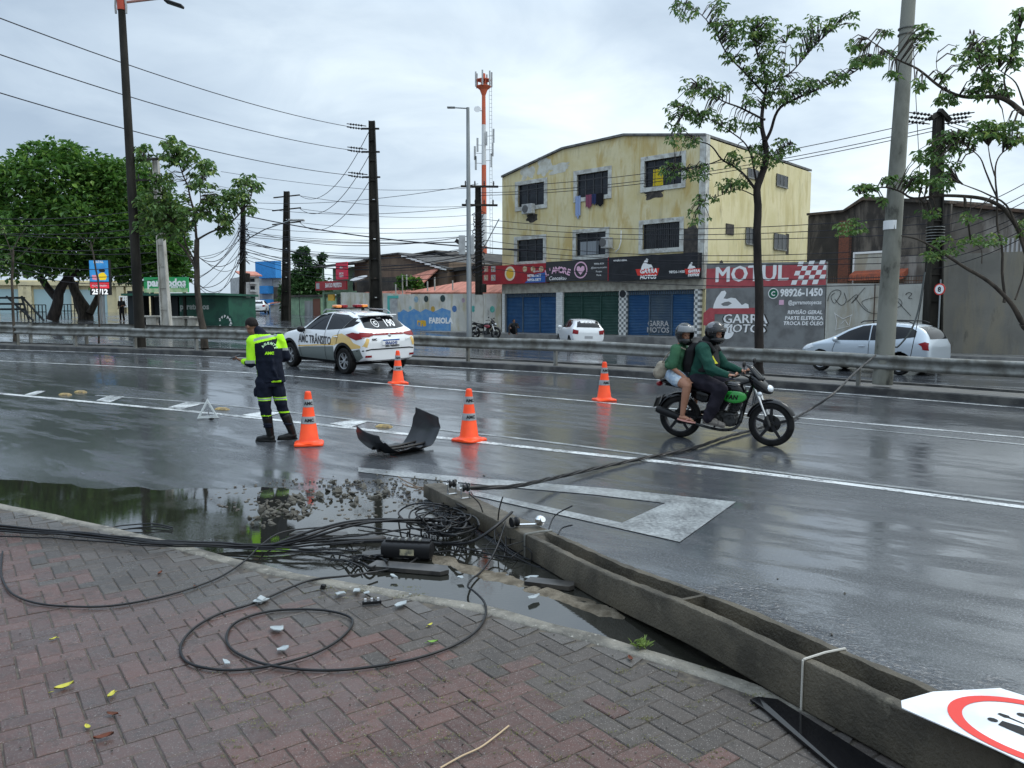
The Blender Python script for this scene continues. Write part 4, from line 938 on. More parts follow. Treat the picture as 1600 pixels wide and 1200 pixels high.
mb=MB()
for px in range(188,202,3):mb.bx((xf(px),-.46,zf(480)),(xf(px)+.12,-.41,zf(462)))
for py in range(464,480,4):mb.bx((xf(188),-.45,zf(py)),(xf(200),-.42,zf(py)+.1))
mb.build('lattice',m_wt,r)
X_,z_=base_at(280,58);fr=Frame(plan(205,51),plan(350,49.5),H(*plan(280,50)));r=thing('green_kiosk','dark green street kiosk with a white table in front, under the pharmacy billboard','kiosk',fr.O,fr.rz)
def zf(py):return fr.at(290,py)[1]
def xf(px,y=0):return fr.at(px,480,y)[0]
m_kg=M('kiosk_green',(.02,.09,.06),(.015,.06,.045),2,rough=.5);m_kd=M('kiosk_dark',(.015,.02,.022),rough=.5)
mb=MB();mb.bx((xf(268),.8,-.3),(xf(346),4,zf(463)));mb.build('wall',m_kg,r)
mb=MB();mb.bx((xf(205),-.9,zf(462)),(xf(350),4.1,zf(458.5)));mb.build('roof',m_kg,r)
mb=MB();mb.bx((xf(226),.9,-.3),(xf(264),3.8,zf(463)));mb.bx((xf(203),-.2,-.3),(xf(214),1.2,zf(454)));mb.build('dark_wall',m_kd,r)
mb=MB();lab(mb,'paratodos',xf(292),zf(483),.52,.78,bold=.02);mb.build('lettering',M('kiosk_lettering',(.45,.5,.48),rough=.5),r)
mb=MB();x_=xf(340);disc(mb,x_,zf(505),.6,.77,24);mb.build('round_emblem',m_kg,r)
for i in range(12):
 a=i*math.pi/6;mb=MB();lab(mb,'PARATODOS 24'[i],x_+.42*math.sin(a),zf(505)+.42*math.cos(a)-.06,.22,.755,bold=.015);mb.build('lettering',m_wt,r)if 'PARATODOS 24'[i]!=' ' else mb.b.free()
for i,px in enumerate((228,246,302)):
 pass
for i,(px,w_)in enumerate(((240,1.2),(282,1.5),(303,1.0))):
 X,Y=plan(px,47.5);t=thing('concrete_table',['pale square table left of the kiosk opening','pale table in front of the kiosk customers','pale low counter before the green kiosk wall'][i],'table',(X,Y,H(X,Y)),0,'tables at the kiosk')
 mb=MB();mb.box((0,0,.72),(w_,.7,.1),bevel=.02);mb.build('tabletop',m_ltpole,t);mb=MB();mb.box((0,0,.34),(w_*.5,.4,.66));mb.build('base',m_ltpole,t)
WORLD=False
fr=Frame(plan(229,50.5),plan(297,50),H(*plan(262,50)));t=thing('pharmacy_billboard','green billboard with white lettering above the kiosk roof','billboard',fr.O,fr.rz)
def zf(py):return fr.at(262,py)[1]
mb=MB();mb.bx((0,0,zf(457)),(fr.w,.15,zf(433)));b_=mb.build('panel',M('billboard_green',(.03,.30,.10),rough=.4),t)
mb=MB();mb.bx((.0,-.01,zf(457)),(fr.w,-.003,zf(450.5)));mb.build('lower_strip',M('strip_photo',(.5,.55,.35),(.15,.4,.15),2,rough=.5),b_)
mb=MB();lab(mb,'paratodos',fr.w*.52,zf(447),.66,-.012,bold=.03);lab(mb,'desde 1970',fr.w*.78,zf(449.8),.22,-.012,bold=.01);mb.build('lettering',m_wt,b_)
for x in(.4,fr.w-.4):mb=MB();mb.bx((x-.08,.16,0),(x+.08,.3,zf(440)));mb.build('post',m_dkpole,t)
fr=Frame(plan(145,50),plan(176,50),H(*plan(160,50)));t=thing('screen_sign','tall street screen with a blue picture and the date 25/12','sign',fr.O,fr.rz)
def zf(py):return fr.at(160,py)[1]
mb=MB();mb.bx((0,0,zf(461)),(fr.w,.25,zf(405.5)));b_=mb.build('housing',m_plastic,t)
mb=MB();mb.bx((.04,-.02,zf(440)),(fr.w-.04,-.003,zf(407)));mb.build('screen',M('screen_blue',(.03,.25,.55),(.02,.12,.35),1.6,rough=.3,emit=.35),b_)
mb=MB();blotch(mb,fr.w*.66,zf(432),.5,.52,-.03,4,20,.2);mb.build('yellow_shape',M('screen_yellow',(.8,.55,.02),rough=.4,emit=.35),b_)
mb=MB();blotch(mb,fr.w*.3,zf(433),.36,.34,-.03,7,20,.3);mb.build('pink_shape',M('screen_pink',(.7,.25,.3),rough=.4,emit=.3),b_)
mb=MB();blotch(mb,fr.w*.66,zf(423),.4,.18,-.035,3,16,.1);mb.build('dark_shape',m_blk,b_)
mb=MB();mb.bx((.04,-.02,zf(450.5)),(fr.w-.04,-.003,zf(441.5)));mb.build('red_banner',M('screen_red',(.75,.03,.05),rough=.3,emit=.4),b_)
mb=MB();lab(mb,'25/12',fr.w/2,zf(459.5),.44,-.012,bold=.02);mb.build('lettering',M('screen_white',(.8,.8,.8),emit=.6),b_)
mb=MB();lab(mb,'NATAL',fr.w/2,zf(411),.2,-.03,bold=.01);lab(mb,'DE FORTALEZA',fr.w/2,zf(447.5),.13,-.03,bold=.006);mb.build('lettering',m_wt,b_)
for x in(.5,.75):mb=MB();mb.bx((x-.05,.1,0),(x+.05,.2,zf(461)-.01));mb.build('post',m_steel,t)
mb=MB()
X,Y=plan(10,52);z=H(X,Y)
for p0,p1 in(((-1.2,0,0),(-1.2,0,1.6)),((1.6,0,0),(1.2,0,1.6)),((-1.2,0,1.5),(1.4,0,1.5)),((-1.2,0,1.1),(1.3,0,1.1)),((-1.2,0,.75),(1.3,0,.75)),((1.2,0,1.6),(2.6,0,0)),((.2,0,1.6),(1.9,0,0))):
 mb.cyl(Vector(p0)+Vector((X,Y,z)),Vector(p1)+Vector((X,Y,z)),.07,n=6)
tag(mb.build('climbing_frame',m_kd,world=True),'dark climbing frame at the left edge under the big tree','climbing frame')
def post_rail(px0,px1,Y,label):
 X0,X1=plan(px0,Y)[0],plan(px1,Y)[0];X=(X0+X1)/2;t=thing('low_fence',label,'fence',(X,Y,H(X,Y)),0,'low fences in the square');n=8
 for k in range(n+1):
  mb=MB();x=X0-X+(X1-X0)*k/n;mb.cyl((x,0,-.1),(x,0,1.0),.035,n=6);mb.build('post',m_kd,t)
 mb=MB();mb.cyl((X0-X,0,1.0),(X1-X,0,1.0),.03,n=6);mb.cyl((X0-X,0,.5),(X1-X,0,.5),.03,n=6);mb.build('rail',m_kd,t)
post_rail(30,75,56,'low dark fence left of the leaning trunk');post_rail(88,130,60,'low dark fence between the two big trunks')
WORLD=True
P_=[Vector((*plan(48,52),H(*plan(48,52))+.9)),Vector((*plan(80,52),H(*plan(80,52))+.2))]
slab('square_pavement',[plan(-300,44),plan(130,40),plan(345,50),plan(345,64),plan(-300,100)],1.12,m_farpave,.6)
def hpole(name,label,pxb,Y,py_top,w0,w1,mat,px_top=None,group=None,dots=True,base=None,depth=None):
 """precast H-section pole: two flanges, web with openings"""
 X,z=base_at(pxb,Y);z=base if base is not None else z;top=P(px_top if px_top is not None else pxb,py_top,Y)
 r=thing(name,label,'utility pole',(X,Y,z),0,group);lean=(top.x-X);Ht=top.z-z
 def at(t,dx=0,dy=0):return Vector((lean*t+dx,dy,Ht*t))
 mb=MB();fw=.24
 for s in(-1,1):
  a=w0/2*s;b=w1/2*s;ia=a*(1-fw);ib=b*(1-fw);d0=w0*.42;d1=w1*.42
  vs_=[at(0,ia,-d0),at(0,a,-d0),at(0,a,d0),at(0,ia,d0)];vt=[at(1,ib,-d1),at(1,b,-d1),at(1,b,d1),at(1,ib,d1)]
  A=[mb.b.verts.new(v)for v in vs_];B=[mb.b.verts.new(v)for v in vt]
  mb._f(A);mb._f(B[::-1])
  for i in range(4):mb._f([A[i],A[(i+1)%4],B[(i+1)%4],B[i]])
 nseg=max(6,int(Ht/1.1))
 for k in range(nseg):
  t0,t1=k/nseg,(k+1)/nseg;wa=(w0+(w1-w0)*t0)*(1-fw)/2*1.02;gap=.10/Ht
  mb.bx(at(t0+gap,-wa,-.05),at(t1,wa,.05))if dots and k in(2,3,4,5,7)else mb.bx(at(t0,-wa,-.05),at(t1,wa,.05))
  if dots and k in(2,3,4,5,7):mb.bx(at(t0,-wa,-.05),at(t0+gap,-.07,.05));mb.bx(at(t0,.07,-.05),at(t0+gap,wa,.05))
  mb.bx(at(t1,-wa,-w0*.2),at(t1+.05/Ht,wa,w0*.2))if k<nseg-1 else None
 mk('shaft',mb.mesh('s'),mat,r,world=False);return r,at,Ht
def crossarm(r,p,w_,rz=0,mat=None,ins=3,th=.12):
 R=Matrix.Rotation(rz,3,'Z');mb=MB();mb.box(p,(w_,th,th),m=R);c=mb.build('crossarm',mat or m_dkpole,r,world=False)
 for k in range(ins):
  x=-w_/2+w_*(k+.5)/ins;q_=Vector(p)+R@Vector((x,0,th/2));mb=MB();mb.lathe([(.02,0),(.05,.05),(.03,.1),(.06,.14),(.03,.2),(.045,.24),(.01,.28)],8,q_);mb.build('insulator',m_plastic,c,world=False)
def deadend(r,p,dx,n=1):
 for k in range(n):
  mb=MB();d=Vector((dx,0,.12)).normalized();q_=Vector(p)+Vector((0,0,-.35*k))
  mb.tube([q_,q_+d*1.1],.025,6)
  for j in range(5):mb.cyl(q_+d*(.25+j*.15),q_+d*(.31+j*.15),.07,.05,8)
  mb.build('insulator_string',m_plastic,r,world=False)
PT={}
r,at,Ht=hpole('transmission_pole','tallest black tapered transmission pole, standing behind the patrol car',589,45,189,.74,.33,m_dkpole,581,'black transmission poles')
for i,t in enumerate((.965,.86,.745)):
 p=at(t);mb=MB();mb.box(p+Vector((-.1,0,0)),(1.0,.14,.08));mb.build('bracket',m_dkpole,r,world=False)
 for s in(-.06,.12):deadend(r,p+Vector((-.3,-.1,s)),-1)
 PT['T%d'%i]=r.location+p+Vector((-1.2,0,.1));PT['t%d'%i]=r.location+p+Vector((-.2,0,-.2))
r,at,Ht=hpole('transmission_pole','black transmission pole left of the dark tree by the bar',448,66,299,.72,.42,m_dkpole,448,'black transmission poles')
for i,t in enumerate((.90,.64,.36)):
 t=1-(1-t)*.38;p=at(t);mb=MB();mb.box(p,(2.2 if i==0 else 2.4,.14,.09),m=Matrix.Rotation(rad(-6),3,'Y'));mb.build('crossarm',m_dkpole,r,world=False);PT['M%d'%i]=r.location+p+Vector((1.1,0,.05))
r,at,Ht=hpole('utility_pole','thin dark utility pole wrapped in bundles of wires in the left distance',380,66,302,.5,.3,m_dkpole,380,None,False)
for t,w_ in((.99,1.4),(.9,1.6),(.72,.8)):crossarm(r,at(t),w_,rad(20),ins=3 if t>.8 else 0)
mb=MB()
for k in range(16):
 t=.45+.35*k/16+RN.uniform(-.02,.02);a=RN.uniform(0,6.28);c=at(t);R_=RN.uniform(.25,.55);mb.tube([c+Vector((R_*math.cos(a+j*.7)+.1*math.sin(j),R_*.6*math.sin(a+j*.7),.25*math.sin(j*1.3+a)))for j in range(10)],.02,4)
mb.build('wire_coils',m_wire,r,world=False)
mb=MB();mb.lathe([(.0,0),(.3,0),(.3,.7),(0,.75)],12,at(.3)+Vector((.35,0,0)));mb.build('service_box',m_dkpole,r,world=False)
mb=MB();a=at(.62);b=P(452,345,65)-r.location;mb.tube([a,a.lerp(b,.5)+Vector((-.1,0,.15)),b],.05,6);mb.build('lamp_arm',m_steel,r,world=False)
mb=MB();mb.box(b+Vector((.6,0,.05)),(1.3,.4,.16),bevel=.05);mb.build('lamp_head',m_pgrey,r,world=False)
PT['S']=r.location+at(.8);PT['S2']=r.location+at(.65);PT['S0']=r.location+at(.93)
r,at,Ht=hpole('utility_pole','pale concrete utility pole rising through the left trees',262,45,246,.52,.30,m_ltpole,243,None,False)
for t,w_ in((.985,1.6),(.87,2.2)):crossarm(r,at(t)+Vector((-.3,-.2,0)),w_,rad(-12))
PT['L']=r.location+at(.98);PT['L2']=r.location+at(.87)
r,at,Ht=hpole('utility_pole','dark utility pole with pale foot and two crossarms beside the red shop sign',749,49,290,.50,.36,m_dkpole,747,None,False)
for t,w_ in((.99,2.3),(.87,2.2)):
 crossarm(r,at(t)+Vector((.1,-.25,0)),w_,rad(4),ins=4)
mb=MB();mb.box(at(.14)+Vector((0,-.02,0)),(.53,.5,2.7));mb.build('pale_foot',m_ltpole,r,world=False)
mb=MB()
for k in range(18):
 t=.42+.42*k/18;a=RN.uniform(0,6.28);c=at(t);R_=RN.uniform(.28,.4);mb.tube([c+Vector((R_*math.cos(a+j*.8),R_*math.sin(a+j*.8),.12*math.sin(j*1.3+a)))for j in range(9)],.025,4)
mb.build('wire_coils',m_wire,r,world=False)
mb=MB();mb.lathe([(.0,0),(.18,0),(.18,.5),(0,.55)],10,at(.3)+Vector((.3,-.2,0)));mb.build('service_box',m_dkpole,r,world=False)
mb=MB();a=at(.53);b=P(780,342,49)-r.location;mb.tube([a,b],.035,5);mb.build('lamp_arm',m_steel,r,world=False)
PT['C']=r.location+at(.99);PT['C2']=r.location+at(.87);PT['C3']=r.location+at(.6)
r,at,Ht=hpole('transmission_pole','thick black pole with a crown of insulators before the grey walls',1456,33,176,.66,.34,m_dkpole,1467,None,False,base=.2)
p=at(.985)
for s in(-1,1):
 mb=MB();mb.box(p+Vector((.18*s,-.1,.02)),(.75,.2,.16),m=Matrix.Rotation(rad(30*s),3,'Y')@Matrix.Rotation(rad(25),3,'Z'));mb.build('crossarm',m_dkpole,r,world=False)
 for k in range(3):deadend(r,p+Vector((.25*s,-.2+.2*k,-.02-.12*k)),s)
mb=MB()
for k in range(6):mb.lathe([(.36,0),(.36,.03)],14,at(.47+k*.012))
mb.build('clamp_band',m_galv,r,world=False)
mb=MB();q_=at(.08);mb.cyl(Vector((.36,-.5,0)),Vector((.36,-.5,2.3)),.03,n=6);mb.b.free()
PT['R']=r.location+at(.98);PT['R2']=r.location+at(.6);PT['R3']=r.location+at(.45)
c_=P(1468,452,32.3);t=thing('round_sign','small round white sign with a red rim beside the thick black pole','sign',(c_.x,c_.y,.2),rad(-62))
mb=MB();mb.cyl((0,.05,0),(0,.05,c_.z-.2+.4),.03,n=8);mb.build('post',m_steel,t,world=False)
mb=MB();mb.lathe([(.0,0),(.24,0),(.24,.02),(0,.02)],24,(0,.02,c_.z-.2),Matrix.Rotation(rad(90),3,'X'));pl_=mb.build('plate',m_redl,t,world=False)
mb=MB();mb.lathe([(.0,0),(.19,0),(.19,.006),(0,.006)],24,(0,-.002,c_.z-.2),Matrix.Rotation(rad(90),3,'X'));mb.build('white_field',m_wt,pl_,world=False)
mb=MB();lab(mb,'8',0,c_.z-.3,.28,-.012,bold=.01);mb.build('symbol',m_blk,pl_,world=False)
def roundpole(name,label,cat,pxb,Y,pxt,pyt,r0,r1,mat,base=None,group=None):
 X,z=base_at(pxb,Y);z=base if base is not None else z;top=P(pxt,pyt,Y);t=thing(name,label,cat,(X,Y,z),0,group);tp=top-t.location
 mb=MB();mb.tube([tp*(i/10)for i in range(11)],[r0+(r1-r0)*i/10 for i in range(11)],14);mb.build('pole',mat,t,smooth=40,world=False);return t,tp
t,tp=roundpole('street_lamp','slim grey steel street lamp with a short arm pointing left, beside the mural wall','street lamp',733.5,41,731,168,.15,.085,m_steel)
mb=MB();mb.cyl(tp+Vector((.05,0,-.05)),tp+Vector((-.75,0,0)),.035,n=8);mb.build('arm',m_steel,t,world=False)
mb=MB();mb.box(tp+Vector((-.85,0,0)),(.42,.22,.08),bevel=.03);mb.build('lamp_head',m_steel,t,world=False)
mb=MB();q_=P(716,378,41)-t.location;mb.box(q_+Vector((.0,0,0)),(.32,.22,.2),m=Matrix.Rotation(rad(35),3,'Y'));mb.tube([q_,Vector((tp.x*.55,0,q_.z))],.02,5);mb.build('camera',m_plastic,t,world=False)
for px in(722,738):q_=P(px,383,41)-t.location;mb=MB();mb.box(q_,(.34 if px<730 else.2,.25,1.0),bevel=.03);mb.build('antenna_box',m_pgrey,t,world=False)
mb=MB();mb.lathe([(.24,0),(.24,.04),(.17,.05)],14,(0,0,.0));mb.build('base_plate',m_steel,t,world=False)
t,tp=roundpole('double_street_lamp','white street lamp with two white heads in front of the big tree','street lamp',160,55,155,316,.12,.09,m_pgrey)
for s in(-1,1):
 mb=MB();mb.cyl(tp,tp+Vector((.35*s,0,.0)),.05,n=8);mb.build('arm',m_pgrey,t,world=False);mb=MB();mb.ell(tp+Vector((.75*s,0,.02)),(.5,.22,.12));mb.build('lamp_head',m_wt,t,smooth=True,world=False)
mb=MB();mb.ell(tp+Vector((0,0,.15)),(.2,.2,.17));mb.build('top_cap',m_wt,t,smooth=True,world=False)
t,tp=roundpole('median_lamp_post','tall leaning dark street lamp post with a red collar on the left median','street lamp',220,26.6,188,-22,.17,.11,m_dkpole,base=.75)
mb=MB();mb.tube([tp*(.935+.01*i)for i in range(9)],.135,14);mb.build('red_collar',M('collar_red',(.42,.06,.03),rough=.5),t,world=False)
mb=MB()
a_=tp*.955;b_=P(260,-4,26.6)-t.location;mb.tube([a_,b_],.045,8);mb.build('arm',M('arm_grey_red',(.35,.18,.15),rough=.5),t,world=False)
mb=MB()
for s in(-1,1):
 q0=tp*.925+Vector((.17*s,-.05,0));mb.tube([q0,tp*.945+Vector((.18*s,-.05,0)),tp*.975+Vector((.14*s,-.05,0))],.035,6)
mb.build('bracket',m_pgrey,t,world=False)
mb=MB();c_=P(272,6,26.6)-t.location;mb.box(c_,(.6,.28,.09),m=Matrix.Rotation(rad(18),3,'Y'),bevel=.03);mb.build('lamp_head',m_plastic,t,world=False)
t,tp=roundpole('concrete_pole','thick mould stained grey concrete pole rising from the median in front of the silver car','utility pole',1381,16.3,1424,-60,.20,.125,m_pole,base=.42)
mb=MB()
for f_ in(.895,.91):mb.lathe([(.165,0),(.165,.02)],16,tp*(f_*.93))
mb.build('strap',m_galv,t,world=False)
mb=MB();c_=P(1394,352,16.3)-t.location;mb.lathe([(.168,-.09),(.168,.09)],16,(c_.x,0,c_.z));mb.build('pasted_paper',m_wt,t,world=False)
PT['K']=t.location+tp*.5
Y=90;X,z=base_at(757,Y);t=thing('telecom_tower','red and white telecom tower with antenna ring above the rooftops','tower',(X,Y,z));top=P(758,124,Y).z-z
bands=[(115,195,'r'),(195,233,'w'),(233,258,'w'),(258,335,'r'),(335,385,'w'),(385,440,'r'),(440,520,'w')]
m_tr=M('tower_red',(.55,.12,.06),(.45,.13,.08),1,rough=.6);m_tw=M('tower_white',(.6,.6,.6),rough=.6)
for a,b,c in bands:
 za,zb_=P(758,b,Y).z-z,P(758,a,Y).z-z;ra=.20+.17*(1-za/top);rb=.20+.17*(1-zb_/top);mb=MB();mb.lathe([(ra,max(za,0)),(rb,zb_-.001)],14);mb.build('mast_section',m_tr if c=='r' else m_tw,t,smooth=40,world=False)
mb=MB();mb.tube([(.7,0,1),(.62,0,top)],.03,4);mb.tube([(1.0,0,1),(.88,0,top)],.03,4)
for k in range(60):zz_=1+(top-1)*k/60;mb.tube([(.66,0,zz_),(.94,0,zz_)],.02,3)
mb.build('ladder',m_pgrey,t,world=False)
zp=P(758,136,Y).z-z;mb=MB();mb.lathe([(.22,zp-.9),(.45,zp-.3),(.82,zp),(.82,zp+.08),(.3,zp+.05)],16);mb.lathe([(.83,zp+.7),(.83,zp+.78)],16)
for k in range(10):a=k*.628;mb.cyl((.84*math.cos(a),.84*math.sin(a),zp),(.84*math.cos(a),.84*math.sin(a),zp+.75),.03,n=5)
mb.build('platform',m_tr,t,world=False)
for k,a in enumerate((0,1.2,2.6,3.4,4.6,5.6)):mb=MB();mb.box((.9*math.cos(a),.9*math.sin(a),zp+.8),(.18,.14,1.6));mb.build('panel_antenna',m_pgrey,t,world=False)
zp=P(758,240,Y).z-z
for k,(dx,dz)in enumerate(((-1.0,0),(-.7,.9),(1.0,.4),(.85,-.8),(-.9,-1.1),(.3,1.6),(1.1,1.9))):mb=MB();mb.box((dx,-.3,zp+dz),(.22,.16,1.5));mb.cyl((dx,-.25,zp+dz),(0,0,zp+dz),.03,n=5);mb.build('panel_antenna',m_pgrey,t,world=False)
mb=MB();zd=P(750,173,Y).z-z;mb.lathe([(.02,0),(.3,.05),(.4,.2)],14,(-.7,-.2,zd),Matrix.Rotation(rad(70),3,'X'));mb.cyl((-.7,0,zd),(0,0,zd),.05,n=6);mb.build('dish',m_tw,t,world=False)
def wire(a,b,sag,label,r_=.02,n=18,group='overhead wires across the sky'):
 a,b=Vector(a),Vector(b);mb=MB();pts=[a.lerp(b,i/n)-Vector((0,0,sag*4*(i/n)*(1-i/n)))for i in range(n+1)];mb.tube(pts,r_,5)
 return tag(mb.build('overhead_wire',m_wire),label,'overhead wire',group)
for i,(py,pe)in enumerate(((24,189),(82,221),(143,254))):
 wire(P(-30,py-7,22),PT['T%d'%i],.35,['topmost','middle','lowest'][i]+' of the three long wires running to the tallest black pole from the left',.017)
for i in range(3):wire(PT['t%d'%i],PT['M%d'%i],1.5,'slack wire linking the two black transmission poles',.02)
for i in range(3):
 wire(PT['M%d'%i],P(760,320+i*14,70),.5,'thin wire running right from the lamp arm pole',.018)
wire(PT['S0'],PT['C']+Vector((0,0,.2)),.5,'thin distant wire between utility poles',.018);wire(PT['S0']+Vector((0,0,-.3)),PT['C2'],.6,'thin distant wire between utility poles',.018)
wire(PT['L'],PT['S0'],.5,'thin distant wire between utility poles',.018);wire(PT['L2'],PT['S'],.7,'thin distant wire between utility poles',.018)
wire(P(345,268,60),P(575,296,55),.1,'thin distant wire between utility poles',.015);wire(P(575,296,55),P(745,293,49),.1,'thin distant wire between utility poles',.015)
wire(PT['S']+Vector((0,0,.3)),P(1100,395,44),.9,'thick low cable crossing behind the tallest black pole',.045)
rr=random.Random(9)
for i in range(15):
 t=i/14;a=PT['S2']+Vector((rr.uniform(-.3,.3),0,-1.7+2.6*t));b=PT['C3']+Vector((rr.uniform(-.3,.3),0,-1.4+2.4*t+rr.uniform(-.2,.2)))
 wire(a,b,rr.uniform(.3,1.3),'telephone wire in the dense bundle between the left and centre poles',rr.choice((.022,.03,.018)),group='telephone wires between the left and centre poles')
for i in range(11):
 a=PT['S2']+Vector((rr.uniform(-.2,.2),0,rr.uniform(-1.8,1.2)));b=P(rr.uniform(255,335),rr.uniform(380,470),rr.uniform(44,80))
 wire(a,b,rr.uniform(.5,2.2),'telephone wire in the fan dropping left from the thin pole',rr.choice((.02,.028)),group='telephone wires left of the thin pole')
for i in range(9):
 a=PT['L2']+Vector((0,0,-1.5-i*.5));b=P(-40,340+i*9+rr.uniform(-6,6),40)
 wire(a,b,rr.uniform(.2,.7),'telephone wire crossing in front of the big tree',.02,group='telephone wires before the big tree')
for i in range(8):
 a=PT['C3']+Vector((0,0,-1.2+i*.42));b=PT['R3']+Vector((0,0,-1.6+i*.42+rr.uniform(-.15,.15)))
 wire(a,b,rr.uniform(.3,.8),'telephone wire crossing in front of the yellow building',.018,group='telephone wires before the yellow building')
for i,(dz,py)in enumerate(((.0,0),(-.35,0),(-.5,0))):
 wire(PT['C']+Vector((0,0,dz)),PT['R']+Vector((0,0,dz)),.6,'power wire from the centre crossarms to the thick right pole',.018,group='power wires right of centre')
for i in range(3):wire(PT['R']+Vector((.4,0,-.15*i)),P(1660,190+i*10,26),.3,'power wire leaving the thick right pole',.016,group='power wires right of centre')
for i in range(7):wire(PT['R2']+Vector((0,0,-.3-i*.35)),P(1660,255+i*13+rr.uniform(-6,6),27),.3,'telephone wire leaving the thick right pole',.016,group='telephone wires at the right edge')
wire(P(1487,0,16)+Vector((-.9,0,1)),P(1437,270,20),0,'thin loose wire hanging beside the stained concrete pole',.008)
class Leaves:
 def __init__(s,seed=1):s.V=[];s.Fa=[];s.C=[];s.r=random.Random(seed)
 def leaf(s,p,d,n_,L_,w_,tint,hi=0):
  k=len(s.V);d=d.normalized();sd=d.cross(n_)
  sd=sd.normalized()if sd.length>1e-4 else d.orthogonal().normalized();up=sd.cross(d)*w_*.35
  s.V+=[p,p+d*L_*.45+sd*w_/2+up,p+d*L_,p+d*L_*.45-sd*w_/2+up]
  s.Fa+=[(k,k+1,k+2),(k,k+2,k+3)];s.C+=[(tint,hi,0,1)]*6
 def whorl(s,c,size,n_,droop=.6,ratio=.42,hi=0):
  r=s.r;a0=r.uniform(0,6.28);base=r.random()
  for i in range(n_):
   a=a0+6.283*i/n_+r.uniform(-.35,.35);d=Vector((math.cos(a),math.sin(a),-droop*r.uniform(.4,2.0)));L_=size*r.uniform(.7,1.25)
   s.leaf(c+Vector((r.gauss(0,size*.15),r.gauss(0,size*.15),r.gauss(0,size*.15))),d,Vector((r.gauss(0,.3),r.gauss(0,.3),1)),L_,L_*ratio*r.uniform(.8,1.2),min(1,max(0,base*.6+r.random()*.4)),hi if hi else r.random())
 def obj(s,name,mat,parent):
  me=bpy.data.meshes.new(name);me.from_pydata([tuple(v)for v in s.V],[],s.Fa)
  ca=me.color_attributes.new('tint','FLOAT_COLOR','CORNER');ca.data.foreach_set('color',np.array(s.C,dtype=np.float32).ravel());return mk(name,me,mat,parent,world=True)
def fork_tree(label,Y,limbs,zones,mat,leafsz,per=6,seed=1,bark=None,base=None,spread=.55,group=None,ltw=.012,droop=.6,ratio=.42):
 """limbs: list of (photo polyline, r0, r1, depth offset at tip); zones: (px, py, rx, ry, clusters)"""
 r=random.Random(seed);b0=limbs[0][0][0];Bp=P(b0[0],b0[1],Y);root=thing('young_tree',label,'tree',Bp if base is None else(Bp.x,Bp.y,base),0,group)
 nodes=[];mb=MB()
 def depth(px,py):
  return 0
 start={}
 for pl,r0,r1,dy in limbs:
  k=len(pl);key=pl[0];y0=0
  if nodes:
   q_=P(pl[0][0],pl[0][1],Y);y0=min(nodes,key=lambda n_:(n_[0].x-q_.x)**2+(n_[0].z-q_.z)**2)[0].y-Y
  pts=[P(p[0],p[1],Y+y0+dy*(i/(k-1))**1.2)for i,p in enumerate(pl)]
  cv=catm(pts,5);m_=len(cv);cv=[c+Vector((noise.noise(c*1.7),noise.noise(c*1.7+Vector((5,0,0))),0))*(.05 if 0<i<m_-1 else 0)for i,c in enumerate(cv)]
  rs=[r0+(r1-r0)*(i/(m_-1))**.8 for i in range(m_)];mb.tube(cv,rs,8);nodes+=[(c,q)for c,q in zip(cv,rs)]
 o=mb.build('trunk',bark or m_bark,root,smooth=60)
 lv=Leaves(seed);tw=MB()
 for zx,zy,rx,ry,n_ in zones:
  for _ in range(n_):
   for _t in range(20):
    u,v=r.uniform(-1,1),r.uniform(-1,1)
    if u*u+v*v<1:break
   q_=P(zx+u*rx,zy+v*ry,Y);near=min(nodes,key=lambda n__:(n__[0].x-q_.x)**2+(n__[0].z-q_.z)**2)[0]
   yy=near.y+r.gauss(0,spread*.5);c=P(zx+u*rx,zy+v*ry,max(3,yy))
   if(c-near).length<2.4 and near is not None:
    mid=near.lerp(c,.55)+Vector((0,0,.08));tw.tube([near,mid,c],[.013,.009,.005],4)
   lv.whorl(c,leafsz,per,droop,ratio)
 if len(tw.b.verts):tw.build('twigs',bark or m_bark,root)
 lv.obj('crown',mat,root);return root
T1=lambda x,y:(1020+x/3.75,y/3.75)
def L1(*p):return[T1(*q_)for q_ in p]
